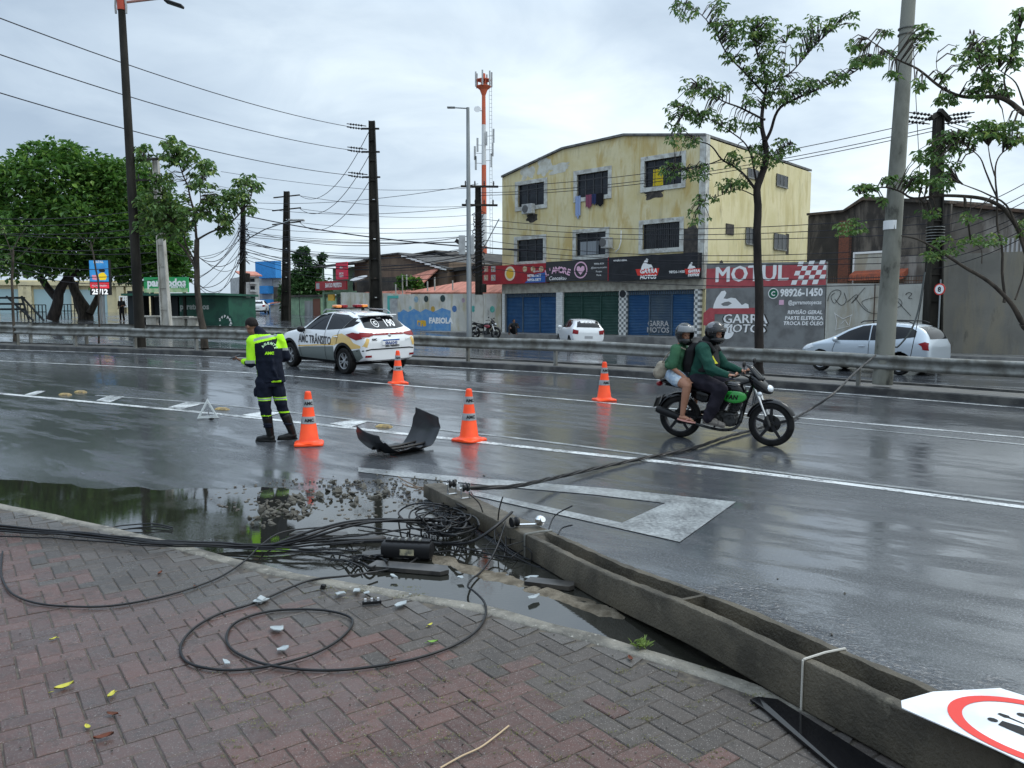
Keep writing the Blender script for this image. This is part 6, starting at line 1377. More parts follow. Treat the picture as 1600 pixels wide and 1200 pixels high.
for d,s in(('+y',1),('-y',-1)):
 decal('side_window',bv,[(.95,1.03),(.45,1.33),(.0,1.50),(-.28,1.53),(-.30,1.05)],m_glass,sv,d)
 decal('side_window',bv,[(-.34,1.05),(-.32,1.53),(-1.0,1.52),(-1.05,1.08)],m_glass,sv,d)
 decal('side_window',bv,[(-1.13,1.10),(-1.08,1.50),(-1.55,1.46),(-1.72,1.36),(-1.72,1.18)],m_glass,sv,d)
 decal('tail_lamp',bv,[(-1.84,.98),(-2.02,1.04),(-2.11,1.0),(-2.14,.78),(-1.98,.80),(-1.95,.9)],m_glow,sv,d,.01)
 decal('head_lamp',bv,[(1.55,.80),(1.72,.90),(2.0,.82),(2.1,.68),(1.85,.70)],m_lens,sv,d,.01)
 line_decal('door_gap',bv,[(-.32,.28),(-.32,1.04)],.014,m_under,sv,d,.006);line_decal('door_gap',bv,[(.82,.28),(.9,.7),(.8,1.0)],.014,m_under,sv,d,.006);line_decal('door_gap',bv,[(-1.08,.65),(-1.1,1.05)],.014,m_under,sv,d,.006)
 for x in(-.1,-.95):mb=MB();mb.box((x,s*.875,.86),(.2,.03,.04),bevel=.01);mb.build('door_handle',m_silver,sv)
 mb=MB();mb.tube([(.1,s*.58,1.6),(0,s*.58,1.66),(-.6,s*.58,1.685),(-1.4,s*.57,1.66),(-1.55,s*.57,1.6)],.018,6);mb.build('roof_rail',m_clad,sv)
decal('rear_window',bv,[(-.58,1.12),(-.52,1.5),(.52,1.5),(.58,1.12)],m_glass,sv,'-x',.006);decal('windscreen',bv,[(-.62,1.1),(-.52,1.52),(.52,1.52),(.62,1.1)],m_glass,sv,'+x',.006)
mirrors(sv,.78,1.05,m_silver,.93)
for x in(1.32,-1.30):
 for s in(-1,1):wheel(sv,x,s*.77,.31,.315,.2,s,6,False)
a=Vector((P(1284,575,26.2).x,26.2));b=Vector((P(1404,580,24.2).x,24.2));hd=(a-b).normalized()
placed(sv,((a+b)/2+Vector((-hd.y,hd.x))*-.8),math.atan2(hd.y,hd.x))
gl=thing('white_hatchback','small white hatchback seen from behind, in front of the shop shutters','car')
ST3=[(1.92,.48,.34,.60,.64,.42),(1.86,.72,.24,.70,.76,.60),(1.55,.80,.20,.82,.90,.68),(1.1,.825,.19,.90,.98,.70),(.75,.825,.19,.92,1.04,.69),(.3,.825,.19,.93,1.34,.60),(0,.825,.19,.94,1.43,.57),(-.6,.825,.19,.95,1.45,.57),(-1.2,.825,.19,.97,1.41,.56),(-1.58,.82,.24,.98,1.36,.57),(-1.78,.80,.28,.97,1.16,.60),(-1.88,.78,.30,.92,.97,.58),(-1.93,.72,.34,.74,.78,.5)]
me,bv=carbody(ST3,.35,(1.2,-1.25),zax=.29);mk('body',me,[m_carwhite,m_under],gl,smooth=35)
for d in('+y','-y'):
 decal('side_window',bv,[(.62,.98),(.15,1.30),(-.28,1.38),(-.30,.99)],m_glass,gl,d);decal('side_window',bv,[(-.34,.99),(-.32,1.38),(-1.0,1.35),(-1.3,1.22),(-1.2,1.03)],m_glass,gl,d)
decal('rear_window',bv,[(-.58,1.03),(-.50,1.33),(.50,1.33),(.58,1.03)],m_glass,gl,'-x',.006)
for s in(-1,1):decal('tail_lamp',bv,[(s*.52,.70),(s*.50,.88),(s*.76,.93),(s*.78,.72)],m_glow,gl,'-x',.01)
decal('number_plate',bv,[(-.2,.5),(-.2,.62),(.2,.62),(.2,.5)],m_gry,gl,'-x',.01)
tm=text('IMPORTADOS',.12,bold=.006,cond=.95);tm.transform(RZ);tm.transform(Matrix.Translation((0,0,1.24)));decal('lettering',bv,tm,m_wt,gl,'-x',.011,.05)
mirrors(gl,.5,1.0,m_carwhite,.88)
for x in(1.2,-1.25):
 for s in(-1,1):wheel(gl,x,s*.72,.29,.29,.18,s,6,False)
X,Y=plan(904,39.5);placed(gl,(X,Y),rad(99))
for px,Y,hdg,lb_ in((408,84,100,'tiny white van parked in front of the white houses far left'),(346,80,60,'tiny white car parked far away beyond the green kiosk')):
 X,Yy=plan(px,Y);c=dup(gl,(X,Yy,H(X,Yy)),rad(hdg),lb_);c.name='distant_car'
m_bkplastic=M('gloss_black',(.004,.004,.005),rough=.16,spec=.4)
m_engine=M('engine_metal',(.06,.06,.06),(.015,.015,.015),12,rough=.4,metal=.7)
m_seat=M('seat_vinyl',(.006,.006,.007),rough=.5,spec=.2)
def motorcycle(t,accent,racks=False):
 for x,w_ in((.66,.085),(-.64,.10)):
  o=wheel(t,x,0,.31,.31,w_,-1,5,False,m_rimblk,tw=.76,open_=True)
  mb=MB();mb.cyl((0,.03,0),(0,.045,0),.12,n=20);mb.cyl((0,-.06,0),(0,.06,0),.03,n=12);mb.build('hub',m_engine,o)
 for s in(-1,1):
  mb=MB();mb.tube([(.42,s*.075,.84),(.50,s*.075,.66)],.024,10);mb.tube([(.50,s*.075,.66),(.645,s*.075,.31)],.019,10);mb.build('fork_leg',m_chrome,t,smooth=60)
  mb=MB();mb.tube([(.60,s*.078,.43),(.66,s*.078,.29)],.026,10);mb.build('fork_slider',m_engine,t,smooth=60)
  mb=MB();mb.tube([(-.64,s*.075,.31),(-.25,s*.075,.33),(-.08,s*.07,.36)],.02,8);mb.build('swing_arm',m_clad,t,smooth=60)
  mb=MB();mb.tube([(-.58,s*.11,.36),(-.46,s*.11,.68)],.016,8)
  for k in range(7):q_=Vector((-.57,s*.11,.39)).lerp(Vector((-.475,s*.11,.64)),k/6);mb.cyl(q_-Vector((.004,0,.01)),q_+Vector((.004,0,.01)),.03,n=12)
  mb.build('shock_absorber',m_chrome,t)
 def fender(cx_,r_,a0,a1,w_,name='fender'):
  mb=MB();rows=[]
  for i in range(19):
   a=rad(a0+(a1-a0)*i/18)
   rows.append([mb.b.verts.new((cx_+(r_+dz)*math.cos(a),y,.31+(r_+dz)*math.sin(a)))for y,dz in((-w_,-.03),(-w_*.8,.0),(0,.018),(w_*.8,.0),(w_,-.03))])
  for a,b in zip(rows,rows[1:]):
   for j in range(4):mb._f([a[j],a[j+1],b[j+1],b[j]])
  me=evald(mb.mesh('f'),[('SOLIDIFY',dict(thickness=.006))]);mk(name,me,m_bkplastic,t,smooth=50,world=False)
 fender(.66,.335,25,165,.06,'front_fender');fender(-.64,.35,75,172,.075,'rear_fender')
 mb=MB();mb.prism([(-.95,-.07,.42),(-.97,.07,.42),(-.9,.07,.62),(-.88,-.07,.62)],(-.01,0,0));mb.box((-1.0,0,.5),(.012,.19,.15),m=Matrix.Rotation(rad(18),3,'Y'));mb.build('number_plate',m_clad,t)
 mb=MB()
 for s in(-1,1):mb.tube([(.40,s*.03,.86),(.30,s*.06,.60),(.22,s*.09,.28),(-.05,s*.09,.24)],.018,6);mb.tube([(.38,s*.03,.90),(.0,s*.07,.76),(-.35,s*.11,.72),(-.85,s*.08,.78)],.018,6)
 mb.tube([(-.12,0,.75),(-.12,0,.3)],.03,8);mb.build('frame',m_clad,t)
 mb=MB();mb.box((.02,0,.34),(.34,.22,.2),bevel=.04);mb.cyl((.12,-.15,.33),(.12,.13,.33),.085,n=20);mb.cyl((-.06,-.15,.33),(-.06,.13,.33),.075,n=20)
 for k in range(7):mb.box((.13+k*.008,0,.45+k*.024),(.17,.17,.011),m=Matrix.Rotation(rad(-12),3,'Y'))
 mb.cyl((.12,0,.42),(.17,0,.62),.06,n=14);mb.box((.19,0,.64),(.15,.14,.05),m=Matrix.Rotation(rad(-12),3,'Y'),bevel=.015);mb.build('engine',m_engine,t,smooth=30)
 mb=MB();mb.tube(catm([(.2,-.05,.58),(.27,-.07,.45),(.22,-.12,.25),(.02,-.14,.19),(-.28,-.15,.23),(-.45,-.155,.27)],5),.022,8);mb.build('exhaust_pipe',m_engine,t,smooth=60)
 mb=MB();mb.tube([(-.40,-.155,.25),(-.5,-.16,.29),(-.88,-.165,.40),(-.95,-.165,.42)],[.03,.052,.058,.045],14);mb.build('muffler',m_clad,t,smooth=50)
 b=MB();b.loft([((.30,0,.70),(0,.06,0),(0,0,.05)),((.28,0,.74),(0,.11,0),(0,0,.09)),((.16,0,.77),(0,.145,0),(0,0,.125)),((.0,0,.77),(0,.14,0),(0,0,.11)),((-.13,0,.74),(0,.09,0),(0,0,.06)),((-.17,0,.735),(0,.03,0),(0,0,.03))],16,pw=2.6)
 me=evald(b.mesh('t'),[('SUBSURF',dict(levels=2))]);tv=BVHTree.FromPolygons([v.co.copy()for v in me.vertices],[tuple(p.vertices)for p in me.polygons]);mk('tank',me,m_bkplastic,t,smooth=True,world=False)
 for s,d in((-1,'-y'),(1,'+y')):
  b=MB();b.loft([((.34,s*.10,.68),(.0,.02,0),(0,0,.03)),((.27,s*.125,.67),(0,.03,0),(0,0,.085)),((.12,s*.135,.665),(0,.03,0),(0,0,.095)),((.0,s*.12,.68),(0,.025,0),(0,0,.06)),((-.04,s*.10,.69),(0,.015,0),(0,0,.02))],12,pw=3)
  me=evald(b.mesh('p'),[('SUBSURF',dict(levels=2))]);pv=BVHTree.FromPolygons([v.co.copy()for v in me.vertices],[tuple(p.vertices)for p in me.polygons]);pn=mk('side_shroud',me,accent,t,smooth=True,world=False)
  tm=text('FAN',.085,bold=.004,shear=.2);tm.transform(Matrix.Scale(s*-1,4,(1,0,0)));tm.transform(Matrix.Translation((.14,0,.64)));decal('lettering',pv,tm,m_clad,pn,d,.003,.04)
  b=MB();b.loft([((-.16,s*.09,.64),(0,.02,0),(0,0,.05)),((-.28,s*.11,.62),(0,.025,0),(0,0,.10)),((-.45,s*.10,.69),(0,.02,0),(0,0,.06)),((-.62,s*.07,.735),(0,.015,0),(0,0,.025))],12,pw=3);me=evald(b.mesh('p'),[('SUBSURF',dict(levels=1))]);mk('side_cover',me,m_bkplastic,t,smooth=True,world=False)
 b=MB();b.loft([((-.10,0,.79),(0,.08,0),(0,0,.03)),((-.25,0,.795),(0,.12,0),(0,0,.035)),((-.45,0,.815),(0,.135,0),(0,0,.04)),((-.7,0,.85),(0,.115,0),(0,0,.04)),((-.86,0,.87),(0,.06,0),(0,0,.025))],14,pw=3);me=evald(b.mesh('s'),[('SUBSURF',dict(levels=2))]);mk('seat',me,m_seat,t,smooth=True,world=False)
 b=MB();b.loft([((-.55,0,.76),(0,.10,0),(0,0,.04)),((-.8,0,.80),(0,.095,0),(0,0,.045)),((-.98,0,.84),(0,.05,0),(0,0,.02))],12,pw=3);me=evald(b.mesh('s'),[('SUBSURF',dict(levels=2))]);mk('tail_cowl',me,m_bkplastic,t,smooth=True,world=False)
 mb=MB();mb.ell((-.97,0,.775),(.05,.07,.04));mb.build('tail_lamp',m_glow,t,smooth=True)
 mb=MB()
 for s in(-1,1):mb.tube([(-.55,s*.12,.83),(-.75,s*.14,.92),(-.95,s*.1,.94)],.012,6)
 mb.tube([(-.95,.1,.94),(-.98,0,.94),(-.95,-.1,.94)],.012,6);mb.build('grab_rail',m_clad,t)
 mb=MB();mb.tube(catm([(.20,-.36,.98),(.30,-.24,1.0),(.37,-.08,.94),(.37,.08,.94),(.30,.24,1.0),(.20,.36,.98)],5),.012,8);mb.build('handlebar',m_clad,t,smooth=60)
 for s in(-1,1):
  mb=MB();mb.tube([(.195,s*.37,.978),(.25,s*.26,.992)],.019,10);mb.build('grip',m_black,t,smooth=60)
  mb=MB();mb.tube([(.31,s*.22,1.0),(.33,s*.27,1.12)],.006,6);mo=mb.build('mirror',m_clad,t);mb=MB();mb.ell((.33,s*.29,1.15),(.02,.07,.045));mb.build('mirror_head',m_clad,mo,smooth=True)
  mb=MB();mb.tube([(.27,s*.25,1.0),(.31,s*.35,.995)],.006,5);mb.build('lever',m_chrome,t)
  mb=MB();mb.ell((.52,s*.14,.74),(.035,.035,.03));mb.tube([(.50,s*.05,.75),(.52,s*.13,.74)],.01,5);mb.build('turn_signal',m_lens,t,smooth=True)
 b=MB();b.loft([((.34,0,.90),(0,.07,0),(-.02,0,.05)),((.40,0,.89),(0,.13,0),(-.03,0,.12)),((.50,0,.86),(0,.15,0),(-.05,0,.13)),((.60,0,.81),(0,.115,0),(-.04,0,.09)),((.66,0,.775),(0,.05,0),(-.01,0,.04))],14,pw=2.8);me=evald(b.mesh('s'),[('SUBSURF',dict(levels=2))]);mk('headlamp_cowl',me,m_bkplastic,t,smooth=True,world=False)
 mb=MB();mb.ell((.615,0,.80),(.06,.095,.055),m=Matrix.Rotation(rad(30),3,'Y'));mb.build('headlight',m_lens,t,smooth=True)
 mb=MB();rows=[]
 for i in range(6):
  f=i/5;rows.append([mb.b.verts.new((.56-.19*f-.06*q_*q_,q_*(.125-.045*f),.93+.19*f))for q_ in(-1,-.5,0,.5,1)])
 for a,b_ in zip(rows,rows[1:]):
  for j in range(4):mb._f([a[j],a[j+1],b_[j+1],b_[j]])
 mk('windscreen',evald(mb.mesh('w'),[('SOLIDIFY',dict(thickness=.005))]),m_glass,t,smooth=True,world=False)
 mb=MB();mb.box((.40,0,.98),(.08,.16,.07),bevel=.02);mb.build('instrument_panel',m_clad,t)
 mb=MB()
 for s in(-1,1):mb.tube([(.35,s*.05,.95),(.44,s*.09,.75),(.40,s*.05,.55),(.25,s*.05,.6)],.006,5)
 mb.build('hoses',m_black,t)
 for s in(-1,1):
  mb=MB();mb.cyl((-.06,s*.1,.25),(-.06,s*.26,.25),.014,n=8);mb.cyl((-.36,s*.12,.33),(-.40,s*.26,.30),.012,n=8);mb.build('footrest',m_clad,t)
 mb=MB();mb.tube([(-.64,.07,.37),(-.05,.07,.40)],.03,6);mb.build('chain_guard',m_clad,t)
m_acgreen=M('gloss_green',(.015,.26,.03),rough=.22,coat=.7)
bk=thing('motorcycle','black and green motorcycle ridden by two people across the wet road','motorcycle')
motorcycle(bk,m_acgreen)
BX=(3.03,11.09);BH=math.atan2(-.51,.86);placed(bk,BX,BH)
bike_m=Matrix.Translation(bk.location)@bk.rotation_euler.to_matrix().to_4x4()
b2=thing('motorcycle','dark red motorcycle parked by the slim lamp post on the far pavement','motorcycle')
motorcycle(b2,M('gloss_red',(.22,.01,.02),rough=.22,coat=.7));X,Y=plan(758,43.2);b2.location=(X,Y,.52);b2.rotation_euler=(rad(-6),0,rad(-28))
placed2=None
m_skin=M('skin_brown',(.20,.10,.065),(.17,.08,.05),6,rough=.5)
m_skin2=M('skin_tan',(.34,.17,.11),(.30,.145,.09),6,rough=.48)
m_hair=M('dark_hair',(.015,.012,.011),rough=.7,bump=.6,bsc=120)
m_navy=M('navy_cloth',(.0035,.006,.014),(.008,.011,.022),9,rough=.8,bump=.3,bsc=18)
m_hiviz=M('hi_vis_yellow',(.38,.78,.02),(.34,.70,.02),6,rough=.7)
m_refl=M('reflective_grey',(.25,.27,.28),rough=.45)
m_boot=M('boot_leather',(.006,.006,.006),rough=.35,bump=.3,bsc=30)
def hand(mb,wr,d,nrm,curl=.6,s=1.0,thumb=1):
 """palm, four unequal fingers and a thumb; d = pointing direction, nrm = back of hand"""
 d=Vector(d).normalized();nrm=Vector(nrm);nrm=(nrm-d*nrm.dot(d)).normalized();sd=d.cross(nrm);wr=Vector(wr)
 R=Matrix((d,sd,nrm)).transposed();mb.ell(wr+d*.045*s,(.052*s,.040*s,.017*s),12,R);mb.cap(wr-d*.01,wr+d*.02,.024*s,.022*s,8)
 for i,(o,L_)in enumerate(((-.030,.062),(-.010,.072),(.011,.067),(.031,.052))):
  p=wr+d*.085*s+sd*o*s;a=curl*(.8+.12*i);dd=d.copy();r_=.0092*s
  for k in range(3):q_=Quaternion(sd,a*(.7+.25*k));dd=(q_@dd)if True else dd;e_=p+dd*L_*s*(.45,.32,.25)[k];mb.cap(p,e_,r_,r_*.92,7);p=e_;r_*=.92
 p=wr+d*.03*s+sd*-.036*s*thumb;q1=p+(d*.6+sd*-.55*thumb-nrm*.3).normalized()*.035*s;q2=q1+(d*.9-nrm*.35).normalized()*.032*s;mb.cap(p,q1,.013*s,.011*s,7);mb.cap(q1,q2,.011*s,.0095*s,7)
def headblob(mb,c,f,up=(0,0,1),s=1.0):
 f=Vector(f).normalized();up=Vector(up);up=(up-f*up.dot(f)).normalized();sd=f.cross(up);c=Vector(c);R=Matrix((f,sd,up)).transposed()
 L_=lambda a,b,z:c+(f*a+sd*b+up*z)*s
 mb.ell(L_(-.01,0,.02),(.098*s,.077*s,.10*s),16,R);mb.ell(L_(.025,0,-.05),(.066*s,.058*s,.068*s),14,R);mb.ell(L_(.055,0,-.085),(.03*s,.032*s,.024*s),10,R)
 mb.ell(L_(.092,0,-.022),(.02*s,.013*s,.022*s),8,R);mb.ell(L_(.082,0,.0),(.014*s,.01*s,.03*s),8,R);mb.ell(L_(.08,0,-.058),(.014*s,.024*s,.009*s),8,R)
 for b in(-1,1):mb.ell(L_(-.005,b*.078,-.01),(.018*s,.009*s,.03*s),8,R);mb.ell(L_(.07,b*.034,.024),(.016*s,.02*s,.007*s),8,R)
 return L_,R
def face_bits(L_,R,par,s=1.0):
 for b in(-1,1):
  mb=MB();mb.ell(L_(.083,b*.032,.006),(.006*s,.012*s,.006*s),8,R);mb.build('eye',M('eye_dark',(.03,.02,.02),rough=.2),par,smooth=True,world=False)
 mb=MB();mb.ell(L_(.093,0,-.058),(.006*s,.020*s,.005*s),8,R);mb.build('mouth',M('lip',(.16,.05,.045),rough=.5),par,smooth=True,world=False)
WORLD=False
g_=G(418,690);of=thing('person','person in navy and hi-vis yellow uniform looking down at a phone beside the cone','person',g_)
fd=Vector((-.80,.60,0)).normalized();sdv=Vector((.6,.8,0))
hc=Vector((-.20,.06,1.645));hf=Vector((-.78,.42,-.45))
SL,SR=Vector((-.155,-.045,1.44)),Vector((.165,.10,1.475));EL,ER=Vector((-.175,-.09,1.13)),Vector((.265,.14,1.20));HL,HR_=Vector((-.345,.03,1.16)),Vector((.02,.26,1.13))
HPL,HPR=Vector((-.03,-.03,.90)),Vector((.12,.04,.90));KL,KR=Vector((.0,-.06,.49)),Vector((.20,.06,.50));AL,AR=Vector((.045,.0,.11)),Vector((.33,.10,.12))
b=MB();L_,R_=headblob(b,hc,hf,(-.35,.2,.9));b.cap(Vector((-.05,.02,1.5)),hc+Vector((.035,-.015,-.06)),.062,.055)
b.loft([((.05,.01,.88),(.15,.06,0),(-.04,.10,0)),((.045,.01,1.05),(.13,.05,0),(-.04,.09,0)),((.02,.01,1.3),(.16,.07,0),(-.04,.10,0)),((0,.02,1.46),(.15,.07,0),(-.03,.07,0)),((-.03,.02,1.52),(.06,.03,0),(-.02,.06,0))],16)
for s_,e_,h_ in((SL,EL,HL),(SR,ER,HR_)):b.limb([s_,e_,h_],[.05,.038,.027])
for s_,e_,h_ in((HPL,KL,AL),(HPR,KR,AR)):b.limb([s_,e_,h_],[.08,.05,.03])
for a_,d_ in((AL,Vector((-.9,.2,0))),(AR,Vector((-.85,-.1,0)))):b.cap(a_+Vector((.01,0,-.05)),a_+d_*.15+Vector((0,0,-.07)),.028,.024)
hand(b,HL,(-.85,.35,.25),(0,-.3,-1),.35,1.0,-1);hand(b,HR_,(-.8,.2,0),(0,.3,1),.4)
me=remesh(b,.0075,3);mk('body',me,m_skin,of,smooth=True,world=False)
face_bits(L_,R_,of)
b=MB();b.ell(L_(-.018,0,.034),(.098,.082,.094),18,R_);b.ell(L_(-.045,0,.01),(.07,.076,.07),14,R_);me=remesh(b,.008,2)
bm=bmesh.new();bm.from_mesh(me);ce=L_(0,0,0);ff=(L_(1,0,0)-ce);uu=(L_(0,0,1)-ce)
bmesh.ops.bisect_plane(bm,geom=bm.verts[:]+bm.edges[:]+bm.faces[:],plane_co=L_(.055,0,.05),plane_no=(ff*.8-uu*.62),clear_outer=True);bmesh.ops.bisect_plane(bm,geom=bm.verts[:]+bm.edges[:]+bm.faces[:],plane_co=L_(0,0,-.012),plane_no=(-uu*1.0+ff*.35),clear_outer=True);bm.to_mesh(me);bm.free()
mk('hair',me,m_hair,of,smooth=True,world=False)
b=MB()
b.loft([((.075,.02,.855),(.185,.07,0),(-.055,.135,0)),((.07,.02,.95),(.175,.07,0),(-.055,.13,0)),((.055,.02,1.12),(.165,.07,0),(-.055,.125,0)),((.03,.015,1.3),(.185,.08,0),(-.06,.125,0)),((.005,.015,1.42),(.185,.085,0),(-.05,.11,0)),((-.01,.02,1.50),(.13,.06,0),(-.04,.085,0)),((-.05,.03,1.56),(.072,.03,0),(-.03,.07,0))],20,pw=2.3)
b.limb([SL,EL+Vector((0,0,.0)),HL.lerp(EL,.25)],[.088,.066,.046]);b.limb([SR,ER,HR_.lerp(ER,.25)],[.085,.064,.045]);b.cap(Vector((-.05,.025,1.53)),Vector((-.10,.035,1.585)),.074,.07)
for k in range(6):a_=RN.uniform(-.1,.2);b.cap(Vector((a_,-.10,RN.uniform(.9,1.2))),Vector((a_+RN.uniform(-.1,.1),-.105,RN.uniform(.9,1.2))),.018)
me=folds(remesh(b,.011,5),.004)
def jk(c,n_):
 arm=(c.x<-.10-.12*max(0,1.2-c.z))or c.x>.245
 if c.x<-.105 and c.z<1.30:
  al=(c-EL).length
  if c.z>1.175 and c.x>-.27:return 1
  if c.z>1.13 and c.x>-.25:return 2
  if c.x<-.27:return 1
  return 0 if c.z<1.16 else 1
 if c.x>.235 and c.z<1.34:return 2 if c.z>1.30 else 0
 ln=1.432+.26*c.x;nk=Vector((c.x+.06,c.y-.03)).length
 if c.z>1.535 or(nk<.085 and c.z>1.51):return 0
 if c.x>.17 and c.z>1.34:return 1
 if c.z>ln+.035 and c.z<ln+.075 and c.y<.06 and c.x>-.12:return 2
 if c.z>ln or(c.x<-.10):return 1
 if c.z<.872+.06*max(0,c.x)and c.x>.12:return 1
 return 0
recolor(me,jk);jv=BVHTree.FromPolygons([v.co.copy()for v in me.vertices],[tuple(p.vertices)for p in me.polygons])
mk('jacket',me,[m_navy,m_hiviz,m_refl],of,smooth=True,world=False)
jo=[o for o in bpy.data.objects if o.name.startswith('jacket')][-1]
for i,ch in enumerate('AGENTE'):
 a=rad(150-i*27);tm=text(ch,.045,bold=.002);tm.transform(Matrix.Rotation(-(a-rad(90)),4,'Y'));tm.transform(Matrix.Translation((.085+.07*math.cos(a),0,1.325+.07*math.sin(a))));decal('lettering',jv,tm,M('pale_lime',(.5,.72,.45),rough=.7),jo,'-y',.004,.03)
tm=text('AMC',.05,bold=.004);tm.transform(Matrix.Translation((.095,0,1.255)));decal('lettering',jv,tm,m_hiviz,jo,'-y',.004,.03)
b=MB();b.loft([((.055,.01,.93),(.155,.06,0),(-.05,.115,0)),((.055,.01,.84),(.165,.06,0),(-.05,.12,0)),((.06,.01,.79),(.15,.06,0),(-.05,.11,0))],16)
b.limb([HPL+Vector((.005,0,-.03)),KL,KL.lerp(AL,.42)],[.115,.082,.07]);b.limb([HPR+Vector((.01,0,-.03)),KR,KR.lerp(AR,.42)],[.112,.08,.068]);b.ell(HPL+Vector((-.105,-.02,-.18)),(.03,.05,.07));b.ell(HPR+Vector((.11,.0,-.18)),(.03,.05,.07))
for k in range(7):l_,k_=((HPL,KL),(HPR,KR),(KL,AL),(KR,AR))[k%4];q_=l_.lerp(k_,RN.uniform(.3,.9));b.ell(q_+Vector((0,-.045,0)),(.07,.045,.02))
me=folds(remesh(b,.011,4),.006)
def tr(c,n_):
 z=c.z
 if.595<z<.612 or.632<z<.648:return 1
 if.612<=z<=.632:return 2
 if c.x<.13 and.375<z<.395:return 1
 if c.x>=.13 and.415<z<.432:return 1
 return 0
recolor(me,tr);mk('trousers',me,[m_navy,m_hiviz,m_refl],of,smooth=True,world=False)
for A_,K_,d_ in((AL,KL,Vector((-.93,.1,0))),(AR,KR,Vector((-.85,-.25,0)))):
 b=MB();top=A_.lerp(K_,.62);b.limb([top,A_.lerp(K_,.3),A_],[.074,.062,.054]);b.cap(A_+Vector((.02,0,-.05)),A_+d_*.10+Vector((0,0,-.055)),.047,.045);b.cap(A_+d_*.10+Vector((0,0,-.062)),A_+d_*.19+Vector((0,0,-.07)),.045,.038)
 b.loft([(A_+d_*.08+Vector((0,0,-.11)),d_*.17,Vector((-d_.y,d_.x,0))*.05),(A_+d_*.08+Vector((0,0,-.085)),d_*.165,Vector((-d_.y,d_.x,0))*.048)],16)
 mk('boot',remesh(b,.009,3),m_boot,of,smooth=True,world=False)
c_=of.location+HL+Vector((-.10,.03,.055))
mb=MB();mb.box(c_,(.15,.078,.010),m=Matrix.Rotation(rad(-18),3,'Y')@Matrix.Rotation(rad(-12),3,'Z')@Matrix.Rotation(rad(18),3,'X'),bevel=.003);tag(mb.build('phone',m_plastic,world=True),"dark mobile phone held in the uniformed person's left hand",'phone')
def on_bike(root):root.matrix_world=bike_m;root.location=bike_m.to_translation();root.rotation_euler=bike_m.to_euler()
def helmet(par,c,f,mat,visor_up=False):
 c=Vector(c);f=Vector(f).normalized();up=Vector((0,0,1));up=(up-f*up.dot(f)).normalized();sd=f.cross(up);R=Matrix((f,sd,up)).transposed()
 b=MB();b.ell(c+up*.02,(.156,.132,.150),24,R);b.ell(c+f*.035-up*.085,(.122,.108,.075),20,R);me=remesh(b,.009,3)
 cm=MB();cm.loft([(c+f*.03+up*.0,sd*.085,up*.05),(c+f*.30+up*.0,sd*.125,up*.058)],20,pw=3.5);me=boolean(me,cm.mesh('c'));recolor(me,lambda q,n_:1 if(q-c).length<.115 else 0)
 hb=BVHTree.FromPolygons([v.co.copy()for v in me.vertices],[tuple(p.vertices)for p in me.polygons]);o=mk('helmet',me,[mat,m_clad],par,smooth=45,world=False)
 mb=MB();rows=[];z0,z1=(.045,.135)if visor_up else(.035,.075)
 for i in range(7):
  row=[]
  for j in range(15):
   a=rad(-78+156*j/14);z=z0+(z1-z0)*i/6;rr_=.166;k_=math.sqrt(max(.05,1-((z-.02)/.175)**2));row.append(mb.b.verts.new(c+f*math.cos(a)*rr_*k_+sd*math.sin(a)*.143*k_+up*z))
  rows.append(row)
 for a,b_ in zip(rows,rows[1:]):
  for j in range(14):mb._f([a[j],a[j+1],b_[j+1],b_[j]])
 mk('visor',evald(mb.mesh('v'),[('SOLIDIFY',dict(thickness=.004))]),M('raised_visor',(.17,.18,.19)if visor_up else(.012,.012,.013),rough=.15),o,smooth=True,world=False);return o
m_helm=M('helmet_black',(.006,.006,.007),rough=.08,c2=(.12,.12,.13),sc=7,lo=.60,hi=.61)
m_helm2=M('helmet_grey',(.008,.009,.009),rough=.12)
m_knit=M('green_jersey',(.010,.048,.036),(.018,.066,.048),6,rough=.85,bump=.4,bsc=14)
m_shirt=M('green_blouse',(.035,.10,.055),(.05,.13,.07),5,rough=.85,bump=.4,bsc=14)
m_denim=M('pale_denim',(.30,.40,.52),(.50,.57,.62),12,rough=.85,bump=.3,bsc=40)
m_trous=M('charcoal_trousers',(.012,.011,.017),(.024,.021,.030),7,rough=.85,bump=.4,bsc=12)
V3=Vector
def legs(b,hips,knees,ankles,rs):
 for h_,k_,a_ in zip(hips,knees,ankles):b.limb([h_,k_,a_],rs)
rd=thing('person','person in black helmet, green jersey and dark vest steering the motorcycle','person');on_bike(rd)
Hd=V3((-.17,-.0,1.545));hfd=V3((.93,-.38,-.05))
S=[V3((-.28,s*.20,1.33))for s in(-1,1)];E_=[V3((-.12,s*.32,1.06))for s in(-1,1)];W_=[V3((.13,s*.335,.995))for s in(-1,1)]
Hp=[V3((-.36,s*.11,.88))for s in(-1,1)];K_=[V3((.01,s*.24,.78))for s in(-1,1)];A_=[V3((-.17,s*.20,.36))for s in(-1,1)]
b=MB();L_,R_=headblob(b,Hd+V3((.01,0,-.01)),hfd);b.cap(V3((-.25,0,1.38)),Hd+V3((-.02,0,-.08)),.065,.058)
b.loft([((-.36,0,.86),(0,.15,0),(.12,0,.02)),((-.33,0,1.0),(0,.16,0),(.13,0,0)),((-.28,0,1.2),(0,.18,0),(.12,0,-.02)),((-.27,0,1.36),(0,.14,0),(.08,0,-.02)),((-.26,0,1.42),(0,.06,0),(.05,0,0))],16)
